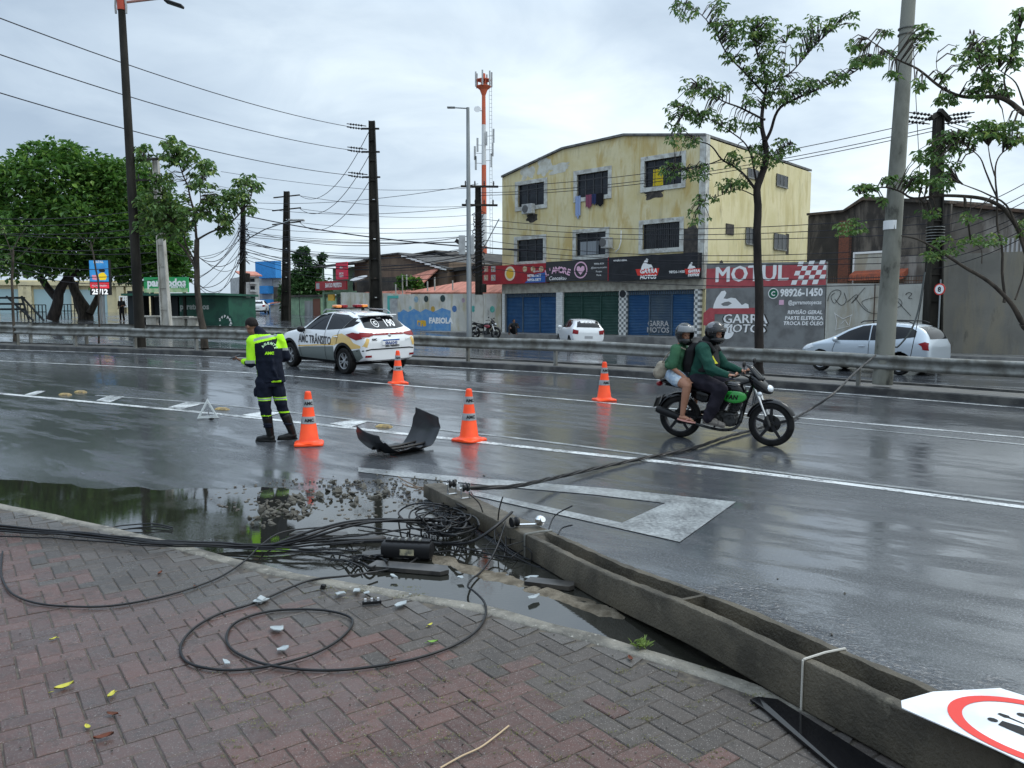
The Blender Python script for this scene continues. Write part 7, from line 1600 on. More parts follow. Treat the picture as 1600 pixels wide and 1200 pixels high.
for i in(0,1):b.limb([S[i],E_[i],W_[i]],[.05,.04,.028]);b.limb([Hp[i],K_[i],A_[i]],[.09,.06,.04]);b.cap(A_[i],A_[i]+V3((.15,0,-.07)),.034,.026);s_=(-1,1)[i];hand(b,W_[i]+V3((.01,0,0)),(.85,-.1*s_,-.05),(-.1,0,1),1.15,1.05,1 if s_<0 else-1)
mk('body',remesh(b,.008,3),m_skin2,rd,smooth=True,world=False);face_bits(L_,R_,rd)
helmet(rd,Hd,hfd,m_helm)
b=MB();b.loft([((-.37,0,.84),(0,.185,0),(.16,0,.04)),((-.33,0,.97),(0,.20,0),(.185,0,.02)),((-.30,0,1.12),(0,.205,0),(.17,0,0)),((-.28,0,1.28),(0,.205,0),(.135,0,-.03)),((-.27,0,1.38),(0,.15,0),(.10,0,-.02)),((-.255,0,1.43),(0,.075,0),(.07,0,0))],20,pw=2.3)
for i in(0,1):
 b.limb([S[i],E_[i],W_[i].lerp(E_[i],.08)],[.104,.080,.048])
 for k in range(5):q_=S[i].lerp(E_[i],.15+k*.2);b.ell(q_,(.085-k*.004,.08,.022),12,Matrix.Rotation(rad(25+20*k),3,'Y'))
 q_=E_[i].lerp(W_[i],.25);b.ell(q_,(.03,.06,.065))
mk('jersey',folds(remesh(b,.011,3),.007),m_knit,rd,smooth=True,world=False)
b=MB();b.loft([((-.27,0,1.0),(0,.212,0),(.165,0,.01)),((-.245,0,1.12),(0,.205,0),(.15,0,0)),((-.235,0,1.28),(0,.175,0),(.115,0,-.03)),((-.23,0,1.40),(0,.115,0),(.09,0,-.02))],20,pw=2.4)
for s in(-1,1):b.tube([(-.13,s*.13,1.28),(-.2,s*.15,1.40),(-.32,s*.15,1.42),(-.40,s*.13,1.34)],.035,8)
b.cap(V3((-.26,0,1.43)),V3((-.22,0,1.48)),.095,.09)
me=remesh(b,.011,3);vv_=BVHTree.FromPolygons([v.co.copy()for v in me.vertices],[tuple(p.vertices)for p in me.polygons]);vo=mk('vest',me,m_clad,rd,smooth=True,world=False)
decal('yellow_patch',vv_,[(-.20,1.13),(-.15,1.24),(-.10,1.12)],M('patch_yellow',(.65,.62,.05),rough=.6),vo,'-y',.006,.04);decal('white_patch',vv_,[(-.09,1.07),(-.09,1.22),(-.02,1.2),(-.02,1.05)],m_wt,vo,'-y',.006,.04);decal('lime_band',vv_,[(-.2,1.06),(-.2,1.09),(-.02,1.05),(-.02,1.02)],m_wt,vo,'-y',.006,.04)
b=MB();b.loft([((-.38,0,.93),(0,.17,0),(.15,0,.03)),((-.36,0,.84),(0,.185,0),(.16,0,0))],16)
for i in(0,1):
 b.limb([Hp[i],K_[i],A_[i]+V3((0,0,-.01))],[.13,.105,.085])
 for k in range(6):q_=K_[i].lerp(A_[i],.1+k*.16);b.ell(q_,(.105-.003*k,.085,.02),12,Matrix.Rotation(rad(-20+12*(k%3)),3,'Y'))
 q_=Hp[i].lerp(K_[i],.75);b.ell(q_,(.03,.1,.115))
mk('trousers',folds(remesh(b,.012,3),.009,(8,8,11)),m_trous,rd,smooth=True,world=False)
m_sneak=M('grey_sneaker',(.20,.18,.16),(.10,.09,.085),25,rough=.8)
for i in(0,1):
 b=MB();q_=A_[i]+V3((.02,0,-.06));b.cap(q_+V3((-.05,0,.02)),q_+V3((.07,0,.01)),.054,.052);b.cap(q_+V3((.07,0,-.002)),q_+V3((.19,0,-.032)),.052,.042);b.loft([(q_+V3((.05,0,-.065)),V3((.15,0,-.02)),V3((0,.045,0))),(q_+V3((.05,0,-.04)),V3((.15,0,-.02)),V3((0,.043,0)))],16)
 me=remesh(b,.008,2);recolor(me,lambda c,n_:1 if c.z<q_.z-.048-.13*(c.x-q_.x-.05)else 0);mk('shoe',me,[m_sneak,M('pale_sole',(.42,.40,.37),rough=.7)],rd,smooth=True,world=False)
b=MB();b.loft([((-.50,0,.98),(0,.14,0),(.07,0,0)),((-.51,0,1.1),(0,.16,0),(.10,0,0)),((-.48,0,1.3),(0,.15,0),(.09,0,0)),((-.42,0,1.41),(0,.11,0),(.06,0,0))],18,pw=3.2)
bp=mk('backpack',remesh(b,.012,4),m_seat,None,smooth=True,world=False);tag(bp,"black backpack worn on the motorcycle rider's back",'backpack');on_bike(bp)
ps=thing('person','person in green blouse, denim shorts and raised visor helmet riding pillion','person');on_bike(ps)
Hd=V3((-.61,-.01,1.515));hfd=V3((.72,-.69,-.05))
S=[V3((-.68,s*.165,1.30))for s in(-1,1)];E_=[V3((-.70,-.25,1.05)),V3((-.60,.24,1.05))];W_=[V3((-.50,-.21,.895)),V3((-.42,.2,.96))]
Hp=[V3((-.73,s*.10,.92))for s in(-1,1)];K_=[V3((-.47,s*.25,.80))for s in(-1,1)];A_=[V3((-.53,s*.245,.385))for s in(-1,1)]
b=MB();L_,R_=headblob(b,Hd+V3((.01,-.01,-.01)),hfd,s=.95);b.cap(V3((-.66,0,1.36)),Hd+V3((-.02,0,-.08)),.055,.05)
b.loft([((-.75,0,.88),(0,.15,0),(.13,0,0)),((-.72,0,1.02),(0,.12,0),(.10,0,0)),((-.68,0,1.2),(0,.14,0),(.10,0,-.01)),((-.67,0,1.34),(0,.12,0),(.06,0,0))],16)
for i in(0,1):b.limb([S[i],E_[i],W_[i]],[.046,.037,.026]);b.limb([Hp[i],K_[i].lerp(Hp[i],.4),K_[i]],[.105,.092,.068]);b.limb([K_[i],K_[i].lerp(A_[i],.35),A_[i]],[.064,.06,.036]);b.cap(A_[i]+V3((-.02,0,-.045)),A_[i]+V3((.06,0,-.055)),.032,.03);b.cap(A_[i]+V3((.06,0,-.055)),A_[i]+V3((.15,0,-.085)),.028,.018)
for i in(0,1):
 for k in range(5):q_=A_[i]+V3((.15,-.022+.011*k,-.088));b.cap(q_,q_+V3((.028-.003*k,0,-.006)),.009,.008,6)
hand(b,W_[0],(.75,.1,-.35),(.3,-.6,.7),.35,.92,-1);hand(b,W_[1],(.8,-.2,-.2),(.2,.6,.7),.35,.92)
mk('body',remesh(b,.0078,3),m_skin2,ps,smooth=True,world=False);face_bits(L_,R_,ps,.95);helmet(ps,Hd,hfd,m_helm2,True)
b=MB();b.loft([((-.74,0,.97),(0,.165,0),(.145,0,0)),((-.72,0,1.08),(0,.155,0),(.13,0,0)),((-.68,0,1.22),(0,.165,0),(.125,0,-.01)),((-.67,0,1.32),(0,.135,0),(.085,0,0)),((-.66,0,1.37),(0,.07,0),(.06,0,0))],18,pw=2.3)
for i in(0,1):
 e2=S[i].lerp(E_[i],.82);b.limb([S[i],e2],[.078,.085]);b.ell(e2+V3((-.02,0,-.02)),(.10,.075,.06))
 for k in range(3):b.ell(S[i].lerp(E_[i],.3+k*.25),(.09,.08,.02),10,Matrix.Rotation(rad(30*k-20),3,'Y'))
b.cap(V3((-.82,-.10,1.06)),V3((-.74,-.1,1.2)),.06,.06);mk('blouse',folds(remesh(b,.011,3),.008,(7,7,9)),m_shirt,ps,smooth=True,world=False)
b=MB();b.loft([((-.76,0,.99),(0,.15,0),(.14,0,0)),((-.77,0,.88),(0,.17,0),(.165,0,0))],16)
for i in(0,1):b.limb([Hp[i],Hp[i].lerp(K_[i],.42)],[.125,.118])
mk('shorts',folds(remesh(b,.011,3),.005),m_denim,ps,smooth=True,world=False)
for i in(0,1):
 mb=MB();q_=A_[i]+V3((.06,0,-.10));mb.loft([(q_,V3((.135,0,-.018)),V3((0,.045,0))),(q_+V3((0,0,.018)),V3((.135,0,-.018)),V3((0,.043,0)))],18)
 for s in(-1,1):mb.tube([q_+V3((.09,0,.01)),q_+V3((.05,s*.034,.045)),q_+V3((.0,s*.044,.02))],.006,5)
 mb.build('flip_flop',M('pink_rubber',(.55,.28,.24),rough=.6),ps,smooth=40,world=False)
b=MB();b.ell((-.90,-.12,1.0),(.10,.09,.13));b.ell((-.93,-.13,.95),(.10,.10,.10));bp=mk('handbag',remesh(b,.013,3),M('beige_canvas',(.33,.29,.23),(.22,.19,.15),12,rough=.9,bump=.5,bsc=30),None,smooth=True,world=False)
tag(bp,'beige canvas bag slung behind the pillion passenger','bag');on_bike(bp)
mb=MB();mb.tube(catm([(-.88,-.16,1.1),(-.80,-.19,1.22),(-.66,-.19,1.34),(-.55,-.1,1.3)],5),.010,5);so_=mb.build('strap',M('bag_strap',(.25,.22,.18),rough=.9),bp,world=False)
def figure(px,Y,label,shirt,pants,seated=False,head_d=(0,-1,0),base=None,hgt=1.7,lying=False):
 X,Yy=plan(px,Y);z=H(X,Yy)if base is None else base;r=thing('person',label,'person',(X,Yy,z),0);k=hgt/1.75;b=MB()
 if seated:pts=dict(hc=(0,0,.80),ch=(0,.02,.5),hp=(0,.05,.14),kn=((-.3,-.30,.42),(.12,-.35,.44)),an=((-.28,-.48,.06),(.15,-.5,.06)),sh=((-.19,0,.62),(.19,0,.62)),el=((-.32,-.12,.42),(.3,-.15,.42)),hd=((-.22,-.3,.44),(.12,-.32,.46)))
 else:pts=dict(hc=(0,-.02,1.62),ch=(0,0,1.25),hp=(0,0,.95),kn=((-.1,-.03,.5),(.1,-.02,.5)),an=((-.12,.02,.08),(.12,.03,.08)),sh=((-.19,0,1.42),(.19,0,1.42)),el=((-.25,.04,1.14),(.25,.0,1.14)),hd=((-.2,-.12,.95),(.12,-.25,1.12)))
 sc_=lambda v:V3(v)*k
 L_,R_=headblob(b,sc_(pts['hc']),head_d);b.cap(sc_(pts['ch'])+V3((0,0,.18)),sc_(pts['hc'])-V3((0,0,.08)),.06,.055);b.limb([sc_(pts['hp']),sc_(pts['ch'])],[.13,.14])
 for i in(0,1):b.limb([sc_(pts['sh'][i]),sc_(pts['el'][i]),sc_(pts['hd'][i])],[.05,.04,.03]);hand(b,sc_(pts['hd'][i]),(0,-.5,-.5),(0,-1,0),.4);b.limb([sc_(pts['hp'])+V3((.09*(2*i-1),0,0)),sc_(pts['kn'][i]),sc_(pts['an'][i])],[.08,.055,.04]);b.cap(sc_(pts['an'][i]),sc_(pts['an'][i])+V3((0,-.16,-.03)),.04,.035)
 mk('body',remesh(b,.014,2),m_skin,r,smooth=True,world=False)
 b=MB();b.limb([sc_(pts['hp'])+V3((0,0,.02)),sc_(pts['ch']),sc_(pts['ch'])+V3((0,0,.1))],[.16,.17,.15])
 for i in(0,1):b.limb([sc_(pts['sh'][i]),sc_(pts['el'][i])],[.075,.065])
 mk('shirt',remesh(b,.018,3),shirt,r,smooth=True,world=False)
 b=MB();b.ell(sc_(pts['hp']),(.17,.13,.12))
 for i in(0,1):b.limb([sc_(pts['hp'])+V3((.09*(2*i-1),0,0)),sc_(pts['kn'][i]),sc_(pts['an'][i])],[.10,.08,.065])
 mk('trousers',remesh(b,.018,3),pants,r,smooth=True,world=False)
 b=MB();b.ell(L_(-.02,0,.03),(.10,.085,.095),14,R_);mk('hair',b.mesh('h'),m_hair,r,smooth=True,world=False);return r
figure(803,46.3,'person in black clothes sitting on the step against the left blue shutter',m_clad,m_clad,True,(.4,-.9,0),base=.67)
figure(272,57,'person in a salmon shirt standing before the green kiosk',M('salmon_cloth',(.5,.16,.1),rough=.9),M('grey_cloth',(.3,.3,.32),rough=.9))
figure(288,57.5,'person in a white and red shirt beside the salmon shirted person at the kiosk',M('pale_cloth',(.5,.42,.4),rough=.9),m_clad)
figure(193,56,'dark silhouetted person standing under the big trees near the screen',m_clad,m_clad)
WORLD=True
WORLD=False
m_band=M('cone_reflective_band',(.34,.35,.36),(.24,.25,.26),10,rough=.4)
def cone(loc,label,rz,letters=True):
 t=thing('traffic_cone',label,'traffic cone',loc,rz,'orange traffic cones around the accident')
 mb=MB();n=24;prof=[(.20,.034),(.155,.045),(.135,.07),(.045,.715),(.040,.74),(.030,.75)];mb.lathe(prof,28);mb.build('cone_body',m_orange,t,smooth=50)
 mb=MB();mb.loft([((0,0,.0),(.20,0,0),(0,.20,0)),((0,0,.022),(.20,0,0),(0,.20,0)),((0,0,.034),(.185,0,0),(0,.185,0)),((0,0,.04),(.15,0,0),(0,.15,0))],32,pw=7);mb.build('base',m_orange,t,smooth=40)
 rz_=lambda z:.135+(.045-.135)*(z-.07)/(.715-.07)
 for z0,z1 in((.30,.40),(.53,.64)):
  mb=MB();mb.lathe([(rz_(z0)+.003,z0),(rz_(z1)+.003,z1)],28,cap=False);bo=mb.build('reflective_band',m_band,t,smooth=True)
  if letters:
   tm=text('AMC',.062,bold=.003)
   bb=cutgrid(tm,.01,(0,));zc=(z0+z1)/2-.022
   for v in bb.verts:z=zc+v.co.z;r_=rz_(z)+.006;a=v.co.x/r_-math.pi/2-rz+.35;v.co=Vector((r_*math.cos(a),r_*math.sin(a),z))
   me=bpy.data.meshes.new('lettering');bb.to_mesh(me);bb.free();mk('lettering',me,m_clad,bo,world=False)
cone(G(483,694),'orange traffic cone beside the standing officer, left of the black bumper',.2)
cone(G(733,688),'orange traffic cone just right of the black bumper',.9)
cone(G(622,599),'orange traffic cone behind the patrol car, farthest from the kerb',.5)
cone(G(944,625.5),'orange traffic cone standing alone left of the motorcycle',.3)
g_=G(325,655);t=thing('warning_triangle','white folding warning triangle standing on the road left of the officer','warning triangle',g_,rad(18))
mb=MB();pts=[(-.17,0),(.17,0),(0,.33)];A=[V3((x,-.012,z+.02))for x,z in pts];c_=V3((0,-.012,.13));I=[c_+(p-c_)*.66 for p in A]
for i in range(3):
 j=(i+1)%3;mb.prism([A[i],A[j],I[j],I[i]],(0,.012,0))
mb.build('triangle_frame',M('triangle_white',(.62,.66,.66),rough=.35),t)
mb=MB();J=[c_+(p-c_)*.80 for p in A];K2=[c_+(p-c_)*.74 for p in A]
for i in range(3):j=(i+1)%3;mb.poly([J[i]+V3((0,-.002,0)),J[j]+V3((0,-.002,0)),K2[j]+V3((0,-.002,0)),K2[i]+V3((0,-.002,0))])
mb.build('seam',m_gry,t)
mb=MB();mb.tube([(0,.0,.16),(.02,.16,.01)],.008,5);mb.tube([(-.16,0,.02),(.0,.14,.008),(.18,.05,.01)],.008,5);mb.build('folding_leg',m_gry,t);mb=MB();mb.ell((.06,-.12,.02),(.045,.03,.02));mb.build('foot_weight',m_clad,t,smooth=True)
for i,(px,py)in enumerate(((102,617),(126,613),(347,640),(600,667))):
 q_=G(px,py);o=thing('road_stud',['worn yellow road stud, leftmost by the white line','worn yellow road stud just right of the leftmost one','worn yellow road stud beside the warning triangle','worn yellow road stud behind the black bumper'][i],'road stud',q_,rad(-20),'worn yellow road studs on the hatching')
 mb=MB();mb.loft([((0,0,.0),(.14,0,0),(0,.075,0)),((0,0,.012),(.135,0,0),(0,.07,0)),((0,0,.035),(.09,0,0),(0,.045,0)),((0,0,.038),(.05,0,0),(0,.025,0))],14,pw=3.5);mb.build('stud_body',M('stud_yellow',(.40,.29,.12),(.18,.14,.08),14,rough=.7,bump=.4),o,smooth=40)
bt=thing('car_bumper','black torn off car bumper lying curled up on the road between two cones','bumper',(-1.50,10.42,H(-1.50,10.42)),rad(47))
mb=MB();nu,nv=44,14;grid=[]
for i in range(nu+1):
 s=-1+2*i/nu;row=[]
 a=abs(s);ex=math.copysign(1,s)*(1.0*min(a,.72)+.12*max(0,a-.72)/.28*(2-max(0,a-.72)/.28))/.84*.55;zz_=.015+.035*a*a+(.0 if a<.45 else(.27 if s<0 else.42)*((a-.45)/.55)**1.25)
 wd=.32*(1-.10*a)*(.86 if a>.9 else 1)
 for j in range(nv+1):
  v=-1+2*j/nv;cup=.06*v*v*(1-a*.7)+.02*math.sin(v*5)*(1-a);x=ex*.98-math.copysign(.07,s)*(v*v)*max(0,a-.5);tear=.02*noise.noise(V3((s*6,v*2,0)))*(1 if abs(v)>.8 else 0)
  row.append(mb.b.verts.new((x,v*wd+.05*s*s,zz_+cup+tear+(.05*v if a>.8 else 0))))
 grid.append(row)
for i in range(nu):
 for j in range(nv):
  s=-1+2*(i+.5)/nu;v=-1+2*(j+.5)/nv
  if abs(s)<.42 and(-.15<v<.05 or.25<v<.42)and i%3!=0:continue
  mb._f([grid[i][j],grid[i+1][j],grid[i+1][j+1],grid[i][j+1]])
me=evald(mb.mesh('b'),[('SOLIDIFY',dict(thickness=.012,offset=0)),('SUBSURF',dict(levels=1))]);mk('shell',me,M('bumper_black',(.010,.011,.013),(.02,.021,.024),5,rough=.3,spec=.3),bt,smooth=True)
mb=MB();mb.tube([(-.45,-.08,.07),(0,-.06,.055),(.5,-.08,.085)],.022,6);mb.tube([(-.4,.1,.07),(0,.1,.055),(.48,.1,.085)],.018,6);mb.build('inner_rib',m_clad,bt)
mb=MB();mb.lathe([(.0,0),(.06,0),(.06,.03),(.04,.03),(.04,.01)],16,(.52,.05,.12),Matrix.Rotation(rad(-30),3,'Y'),cap=False);mb.build('fog_lamp_socket',m_clad,bt)
WORLD=True
m_fall=M('wet_fallen_concrete',(.088,.074,.052),(.042,.036,.026),3.0,rough=.38,rough2=.6,bump=.6,bsc=55,c3=(.13,.115,.085),sc3=11,lo3=.6,hi3=.75)
PA=V3((-.93,7.95,0));PD=V3((.4535,-.8912,0));PN=V3((.8912,.4535,0))
fp=thing('fallen_pole','huge fallen concrete lamp pole lying from the road across the brick pavement','fallen pole',PA)
LEN=9.2
def psec(s):
 t=s/LEN;hgt=.135+.021*s;wd=.20+.085*min(1,s/5.6);z=.012+.052*sm((s-3.2)/1.2);return hgt,wd,z
def pp(s,u,v):
 hgt,wd,z=psec(s);j=noise.noise(V3((s*2.1,u*3,v*3)))*.004+(noise.noise(V3((s*11,u*9,v*5)))*.005 if v>.9 else 0);return PA+PD*s+PN*(wd*u+j)+V3((0,0,z+hgt*v+j))
mb=MB();N_=260
def sect(s):
 hgt,wd,z=psec(s);solid=s<2.3 or abs((s-4.06)%2.6)<.035;dp=.52 if not solid else.02
 if 2.2<s<2.5:dp=.02+.50*sm((s-2.2)/.28)
 f=.052/wd;g=.04
 return[(0,.04),(0,.95),(.02,.985),(f*.35,1.0),(f*.85,1.0),(f,.99),(f+.06,1-dp),(1-f-.06,1-dp),(1-f,.99),(1-f*.85,1.0),(.985,.98),(1,.94),(1,.04),(.96,0),(.04,0)]
ss=sorted(set([LEN*i/N_ for i in range(N_+1)]+[x_+2.6*k_ for x_ in(4.02,4.026,4.094,4.10)for k_ in range(2)]))
rows=[]
for s in ss:
 sec=sect(s)
 if s==0:sec=[(.5+(u-.5)*.86,.5+(v-.5)*.8)for u,v in sec]
 rows.append([mb.b.verts.new(pp(s,u,v))for u,v in sec])
n=len(rows[0])
for a,b in zip(rows,rows[1:]):
 for i in range(n):mb._f([a[i],a[(i+1)%n],b[(i+1)%n],b[i]])
mb._f(rows[0][::-1]);mb._f(rows[-1]);mb.build('concrete_shaft',m_fall,fp,smooth=40)
for i,(dx,dy,dz)in enumerate(((-.28,.10,.05),(-.38,.20,.10),(-.22,.02,-.02),(-.34,-.04,.06))):
 mb=MB();a=pp(.05,.2+.2*i,.5);mb.tube(catm([a,a+V3((-.10,.05,.01)),a+V3((dx*.8,dy,dz*.6)),a+V3((dx,dy+.04,dz))],4),.006,5);mb.build('bent_rebar',M('rusty_rebar',(.16,.12,.09),rough=.7),fp)
def strap(s,name,mat,w_=.012,loose=0,part=(0,1)):
 mb=MB();pts=[pp(s,-.02,.02),pp(s,-.025,1.0),pp(s,.0,1.02),pp(s,.5,1.03),pp(s,1.0,1.02),pp(s,1.03,.9)];mb.tube(pts,w_,5);return mb.build(name,mat,fp)
strap(5.02,'white_strap',M('strap_beige',(.42,.40,.36),rough=.6),.0055);strap(2.28,'steel_strap',m_galv,.008)
for s in(6.05,6.42,6.8,7.3):strap(s,'steel_strap',M('rusty_band',(.10,.075,.05),rough=.6),.006)
def insul(p,name='insulator'):
 o=bpy.data.objects.new('insulator_bracket',None);COL.objects.link(o);o.parent=fp;o.location=p-PA;o.empty_display_size=.05
 mb=MB();ax=PN;R=V3((0,0,1)).rotation_difference(ax).to_matrix();mb.lathe([(.02,-.03),(.035,-.03),(.038,-.018),(.024,-.006),(.024,.006),(.038,.018),(.035,.03),(.02,.03)],18,p+V3((0,0,.10)),R);mb.build('spool',m_plastic,o,smooth=40)
 mb=MB()
 for s in(-1,1):q_=p+ax*.042*s;mb.prism([q_-PD*.018,q_+PD*.018,q_+PD*.018+V3((0,0,.14)),q_-PD*.018+V3((0,0,.14))],ax*.004)
 mb.prism([p-PD*.02-ax*.046,p+PD*.02-ax*.046,p+PD*.02+ax*.05,p-PD*.02+ax*.05],(0,0,.005));mb.cyl(p+V3((0,0,.1))-ax*.06,p+V3((0,0,.1))+ax*.06,.008,n=8);mb.build('bracket',m_chrome,o);return o
insul(pp(.62,.35,1.0));insul(pp(.85,.55,1.0))
q_=pp(2.05,.1,1.05);mb=MB();R=V3((0,0,1)).rotation_difference(PN).to_matrix();mb.lathe([(.015,-.03),(.04,-.03),(.04,-.015),(.025,0),(.04,.015),(.04,.03),(.015,.03)],16,q_+V3((0,0,.04)),R);mb.build('spool',m_plastic,fp,smooth=40)
mb=MB();a,b=pp(2.02,.05,1.1),pp(2.12,.95,1.12);mb.tube([a,b],.009,6);mb.ell(b+V3((0,0,.03)),(.045,.04,.045),10);mb.cyl(b-PD*.04+V3((0,0,.01)),b+PD*.05+V3((0,0,.05)),.022,n=10);mb.build('clamp',m_chrome,fp,smooth=30)
for i,(s,u,dx,dy,dz)in enumerate(((1.75,.1,.04,-.02,.2),(1.45,.1,-.12,.02,.16),(2.25,.95,.2,.15,.16),(2.4,.95,.12,.1,.05))):mb=MB();a=pp(s,u,1.0);mb.tube(catm([a,a+V3((dx*.3,dy,dz*.5)),a+V3((dx,dy,dz))],4),.006,5);mb.build('cut_wire_end',m_cable,fp)
A0=Z(1404,1102,.39);B0=Z(1540,1064,.39);ctr=(A0+B0)/2+PD*.36
sp=thing('speed_sign','white sign plate with a red ring and black figures lying on the fallen pole','sign',ctr)
U_=PD;Vv=PN;nrm=V3((0,0,1));hw=(B0-A0).dot(PN)/2;org=ctr
def splane(a,b,z=.0):return org+U_*a+Vv*b+nrm*(.008+z+.03*math.sin(a*5+1)*.4)
mb=MB();out_=[(-.40,-hw*.8),(-.39,-.02),(-.28,hw*.96),(-.2,hw)]+[(-.2+.1*k,hw)for k in range(1,7)]+[(.42,hw*.8),(.42,-hw*.8)]+[(.4-.1*k,-hw)for k in range(8)]+[(-.36,-hw)]
bb=cutgrid([(a,0,b)for a,b in out_],.06,(0,));
for v in bb.verts:v.co=splane(v.co.x,v.co.z,-.004)
me=bpy.data.meshes.new('plate');bb.to_mesh(me);bb.free();mk('plate',evald(me,[('SOLIDIFY',dict(thickness=.004,offset=0))]),M('sign_sheet_white',(.70,.71,.72),(.56,.57,.60),5,rough=.32,c3=(.35,.35,.34),sc3=9,lo3=.66,hi3=.75),sp)
def ringmesh(r0,r1,n=56):
 mb=MB();A=[mb.b.verts.new(splane(r0*math.cos(6.2832*i/n),r0*.80*math.sin(6.2832*i/n)))for i in range(n)];B=[mb.b.verts.new(splane(r1*math.cos(6.2832*i/n),r1*.80*math.sin(6.2832*i/n)))for i in range(n)]
 for i in range(n):mb._f([A[i],A[(i+1)%n],B[(i+1)%n],B[i]])
 return mb
rr0=hw*.97/.80;ringmesh(rr0*.83,rr0).build('red_ring',m_redl,sp)
def sym(x0,y0,pts,sc_=1.0):
 mb=MB();mb.poly([splane(x0+a*sc_,y0+b*sc_)for a,b in pts]);return mb.build('figure_symbol',m_clad,sp)
for x0,y0 in((-.13,-.055),(-.10,.075)):
 sym(x0,y0,[(.018*math.cos(6.28*i/10),.016*math.sin(6.28*i/10))for i in range(10)]);sym(x0+.022,y0,[(0,.022),(.06,.036),(.11,.02),(.19,.014),(.19,.004),(.10,.002),(.19,-.008),(.19,-.018),(.08,-.022),(.01,-.02)])
sym(0,.012,[(-.15,.008),(-.12,.014),(-.11,.006),(.15,.004),(.15,-.004),(-.11,-.004),(-.12,-.012),(-.15,-.006)])
mb=MB();pts=[Z(1172,1096,.068),Z(1185,1092,.075),Z(1215,1096,.075),Z(1420,1225,.072),Z(1500,1300,.07),Z(1370,1260,.07),Z(1250,1160,.07),Z(1195,1112,.068)]
mb.prism(pts,(0,0,.012));tag(mb.build('car_trim',M('glossy_black_trim',(.003,.003,.004),rough=.1,spec=.4)),'glossy black car trim panel lying on bricks under the fallen pole','car trim')
def cable(name,label,pts,r_,mat=m_cable,k=8,wob=.0,group='cables brought down with the pole',n=7,cat='cable'):
 cv=catm(pts,k);cv=[p+V3((noise.noise(p*2.3),noise.noise(p*2.3+V3((9,0,0))),abs(noise.noise(p*3+V3((0,7,0))))*.6))*wob for p in cv];mb=MB();mb.tube(cv,r_,n);o=mb.build(name,mat,smooth=60);return tag(o,label,cat,group)
def twisted(pts,label,r_,tw_r,turns,name='cable'):
 cv=catm(pts,16);mb=MB();L_=[0]
 for a,b in zip(cv,cv[1:]):L_.append(L_[-1]+(b-a).length)
 for s in range(3):
  out_=[]
  for i,p in enumerate(cv):
   t=(cv[min(i+1,len(cv)-1)]-cv[max(i-1,0)]).normalized();u=t.cross(V3((0,0,1))).normalized();v=u.cross(t);a=L_[i]*turns+s*2.094;out_.append(p+u*tw_r*math.cos(a)+v*tw_r*math.sin(a))
  mb.tube(out_,r_,6)
 me=mb.mesh(name);return tag(mk(name,me,m_cable,smooth=60),label,'cable','cables brought down with the pole')
s_=pp(.85,.55,1.0)+V3((.02,0,.1))
twisted([s_,Z(800,760,.20),Z(860,748,.10),G(925,733,.05),G(1000,717,.035),G(1080,701,.035),G(1130,684,.035),G(1166,674,.035),G(1240,654,.035)],'thick twisted black cable from the fallen pole to under the motorcycle',.0135,.011,6)
kp=V3((8.05,15.9,0));
twisted([G(1240,654,.035),G(1265,640,.06),P(1300,617,13.8),P(1335,583,14.8),P(1368,555,15.7)],'twisted grey cable rising from the road to the guardrail by the concrete pole',.012,.010,9)
cable('cable','grey cable with a torn end hanging in front of the silver car',[P(1445,425,16.2),P(1436,480,16.2),P(1424,515,16.2),P(1405,540,16.3),P(1398,542,16.4)],.018,M('frayed_cable',(.10,.11,.11),rough=.6))
cable('cable','thin cable hanging in front of the silver car',[P(1450,400,16.2),P(1438,480,16.2),P(1422,560,16.2)],.008)
z1=.075
left=[[(-40,822),(60,828),(160,838),(250,847),(350,853),(450,852),(520,845)],[(-40,826),(80,834),(180,842),(300,852),(400,857),(500,852),(560,848)],[(-40,820),(90,830),(200,841),(330,850),(430,850),(500,842)],[(-40,836),(70,842),(160,848),(260,853),(380,858),(470,862),(540,866)],[(-40,824),(110,834),(230,846),(330,853),(420,856),(560,862)],[(-40,829),(50,833),(170,844),(280,851),(400,853),(560,836),(640,828)]]
for i,l in enumerate(left):
 cable('cable','black cable of the bundle sweeping in from the left edge over the bricks',[Z(x,y,(.085 if x<300 else.04)+.006*i)for x,y in l],(.009,.008,.010,.006,.007,.008)[i],wob=.03,group='bundle of black cables at the left')
arch=[[(430,850),(480,832),(530,818),(580,812),(640,813),(690,815),(720,822)],[(440,853),(500,836),(560,819),(620,813),(680,813),(730,822)],[(425,852),(470,842),(520,824),(570,815),(640,816),(700,822)]]
for i,l in enumerate(arch):cable('cable','black cable arching over the puddle towards the pole',[Z(x,y,.05+.10*math.sin(math.pi*k/(len(l)-1))+.01*i)for k,(x,y)in enumerate(l)],.011,wob=.015,group='cables arching over the puddle')
cable('cable','black cable running under the tangle to the pole clamp',[Z(x,y,z)for x,y,z in((490,852,.05),(560,846,.06),(640,845,.07),(700,850,.07),(740,845,.12),(775,822,.22),(800,800,.24))],.012)
cable('cable','thin black cable curving round over the bricks at the far left',[Z(x,y,z)for x,y,z in((4,862,.073),(2,885,.073),(4,905,.073),(20,928,.073),(60,943,.073),(120,948,.073),(180,946,.073),(250,933,.073),(310,915,.073),(350,898,.073),(385,874,.08),(410,850,.06),(440,832,.07),(490,825,.06),(560,822,.05),(600,828,.06))],.0068)
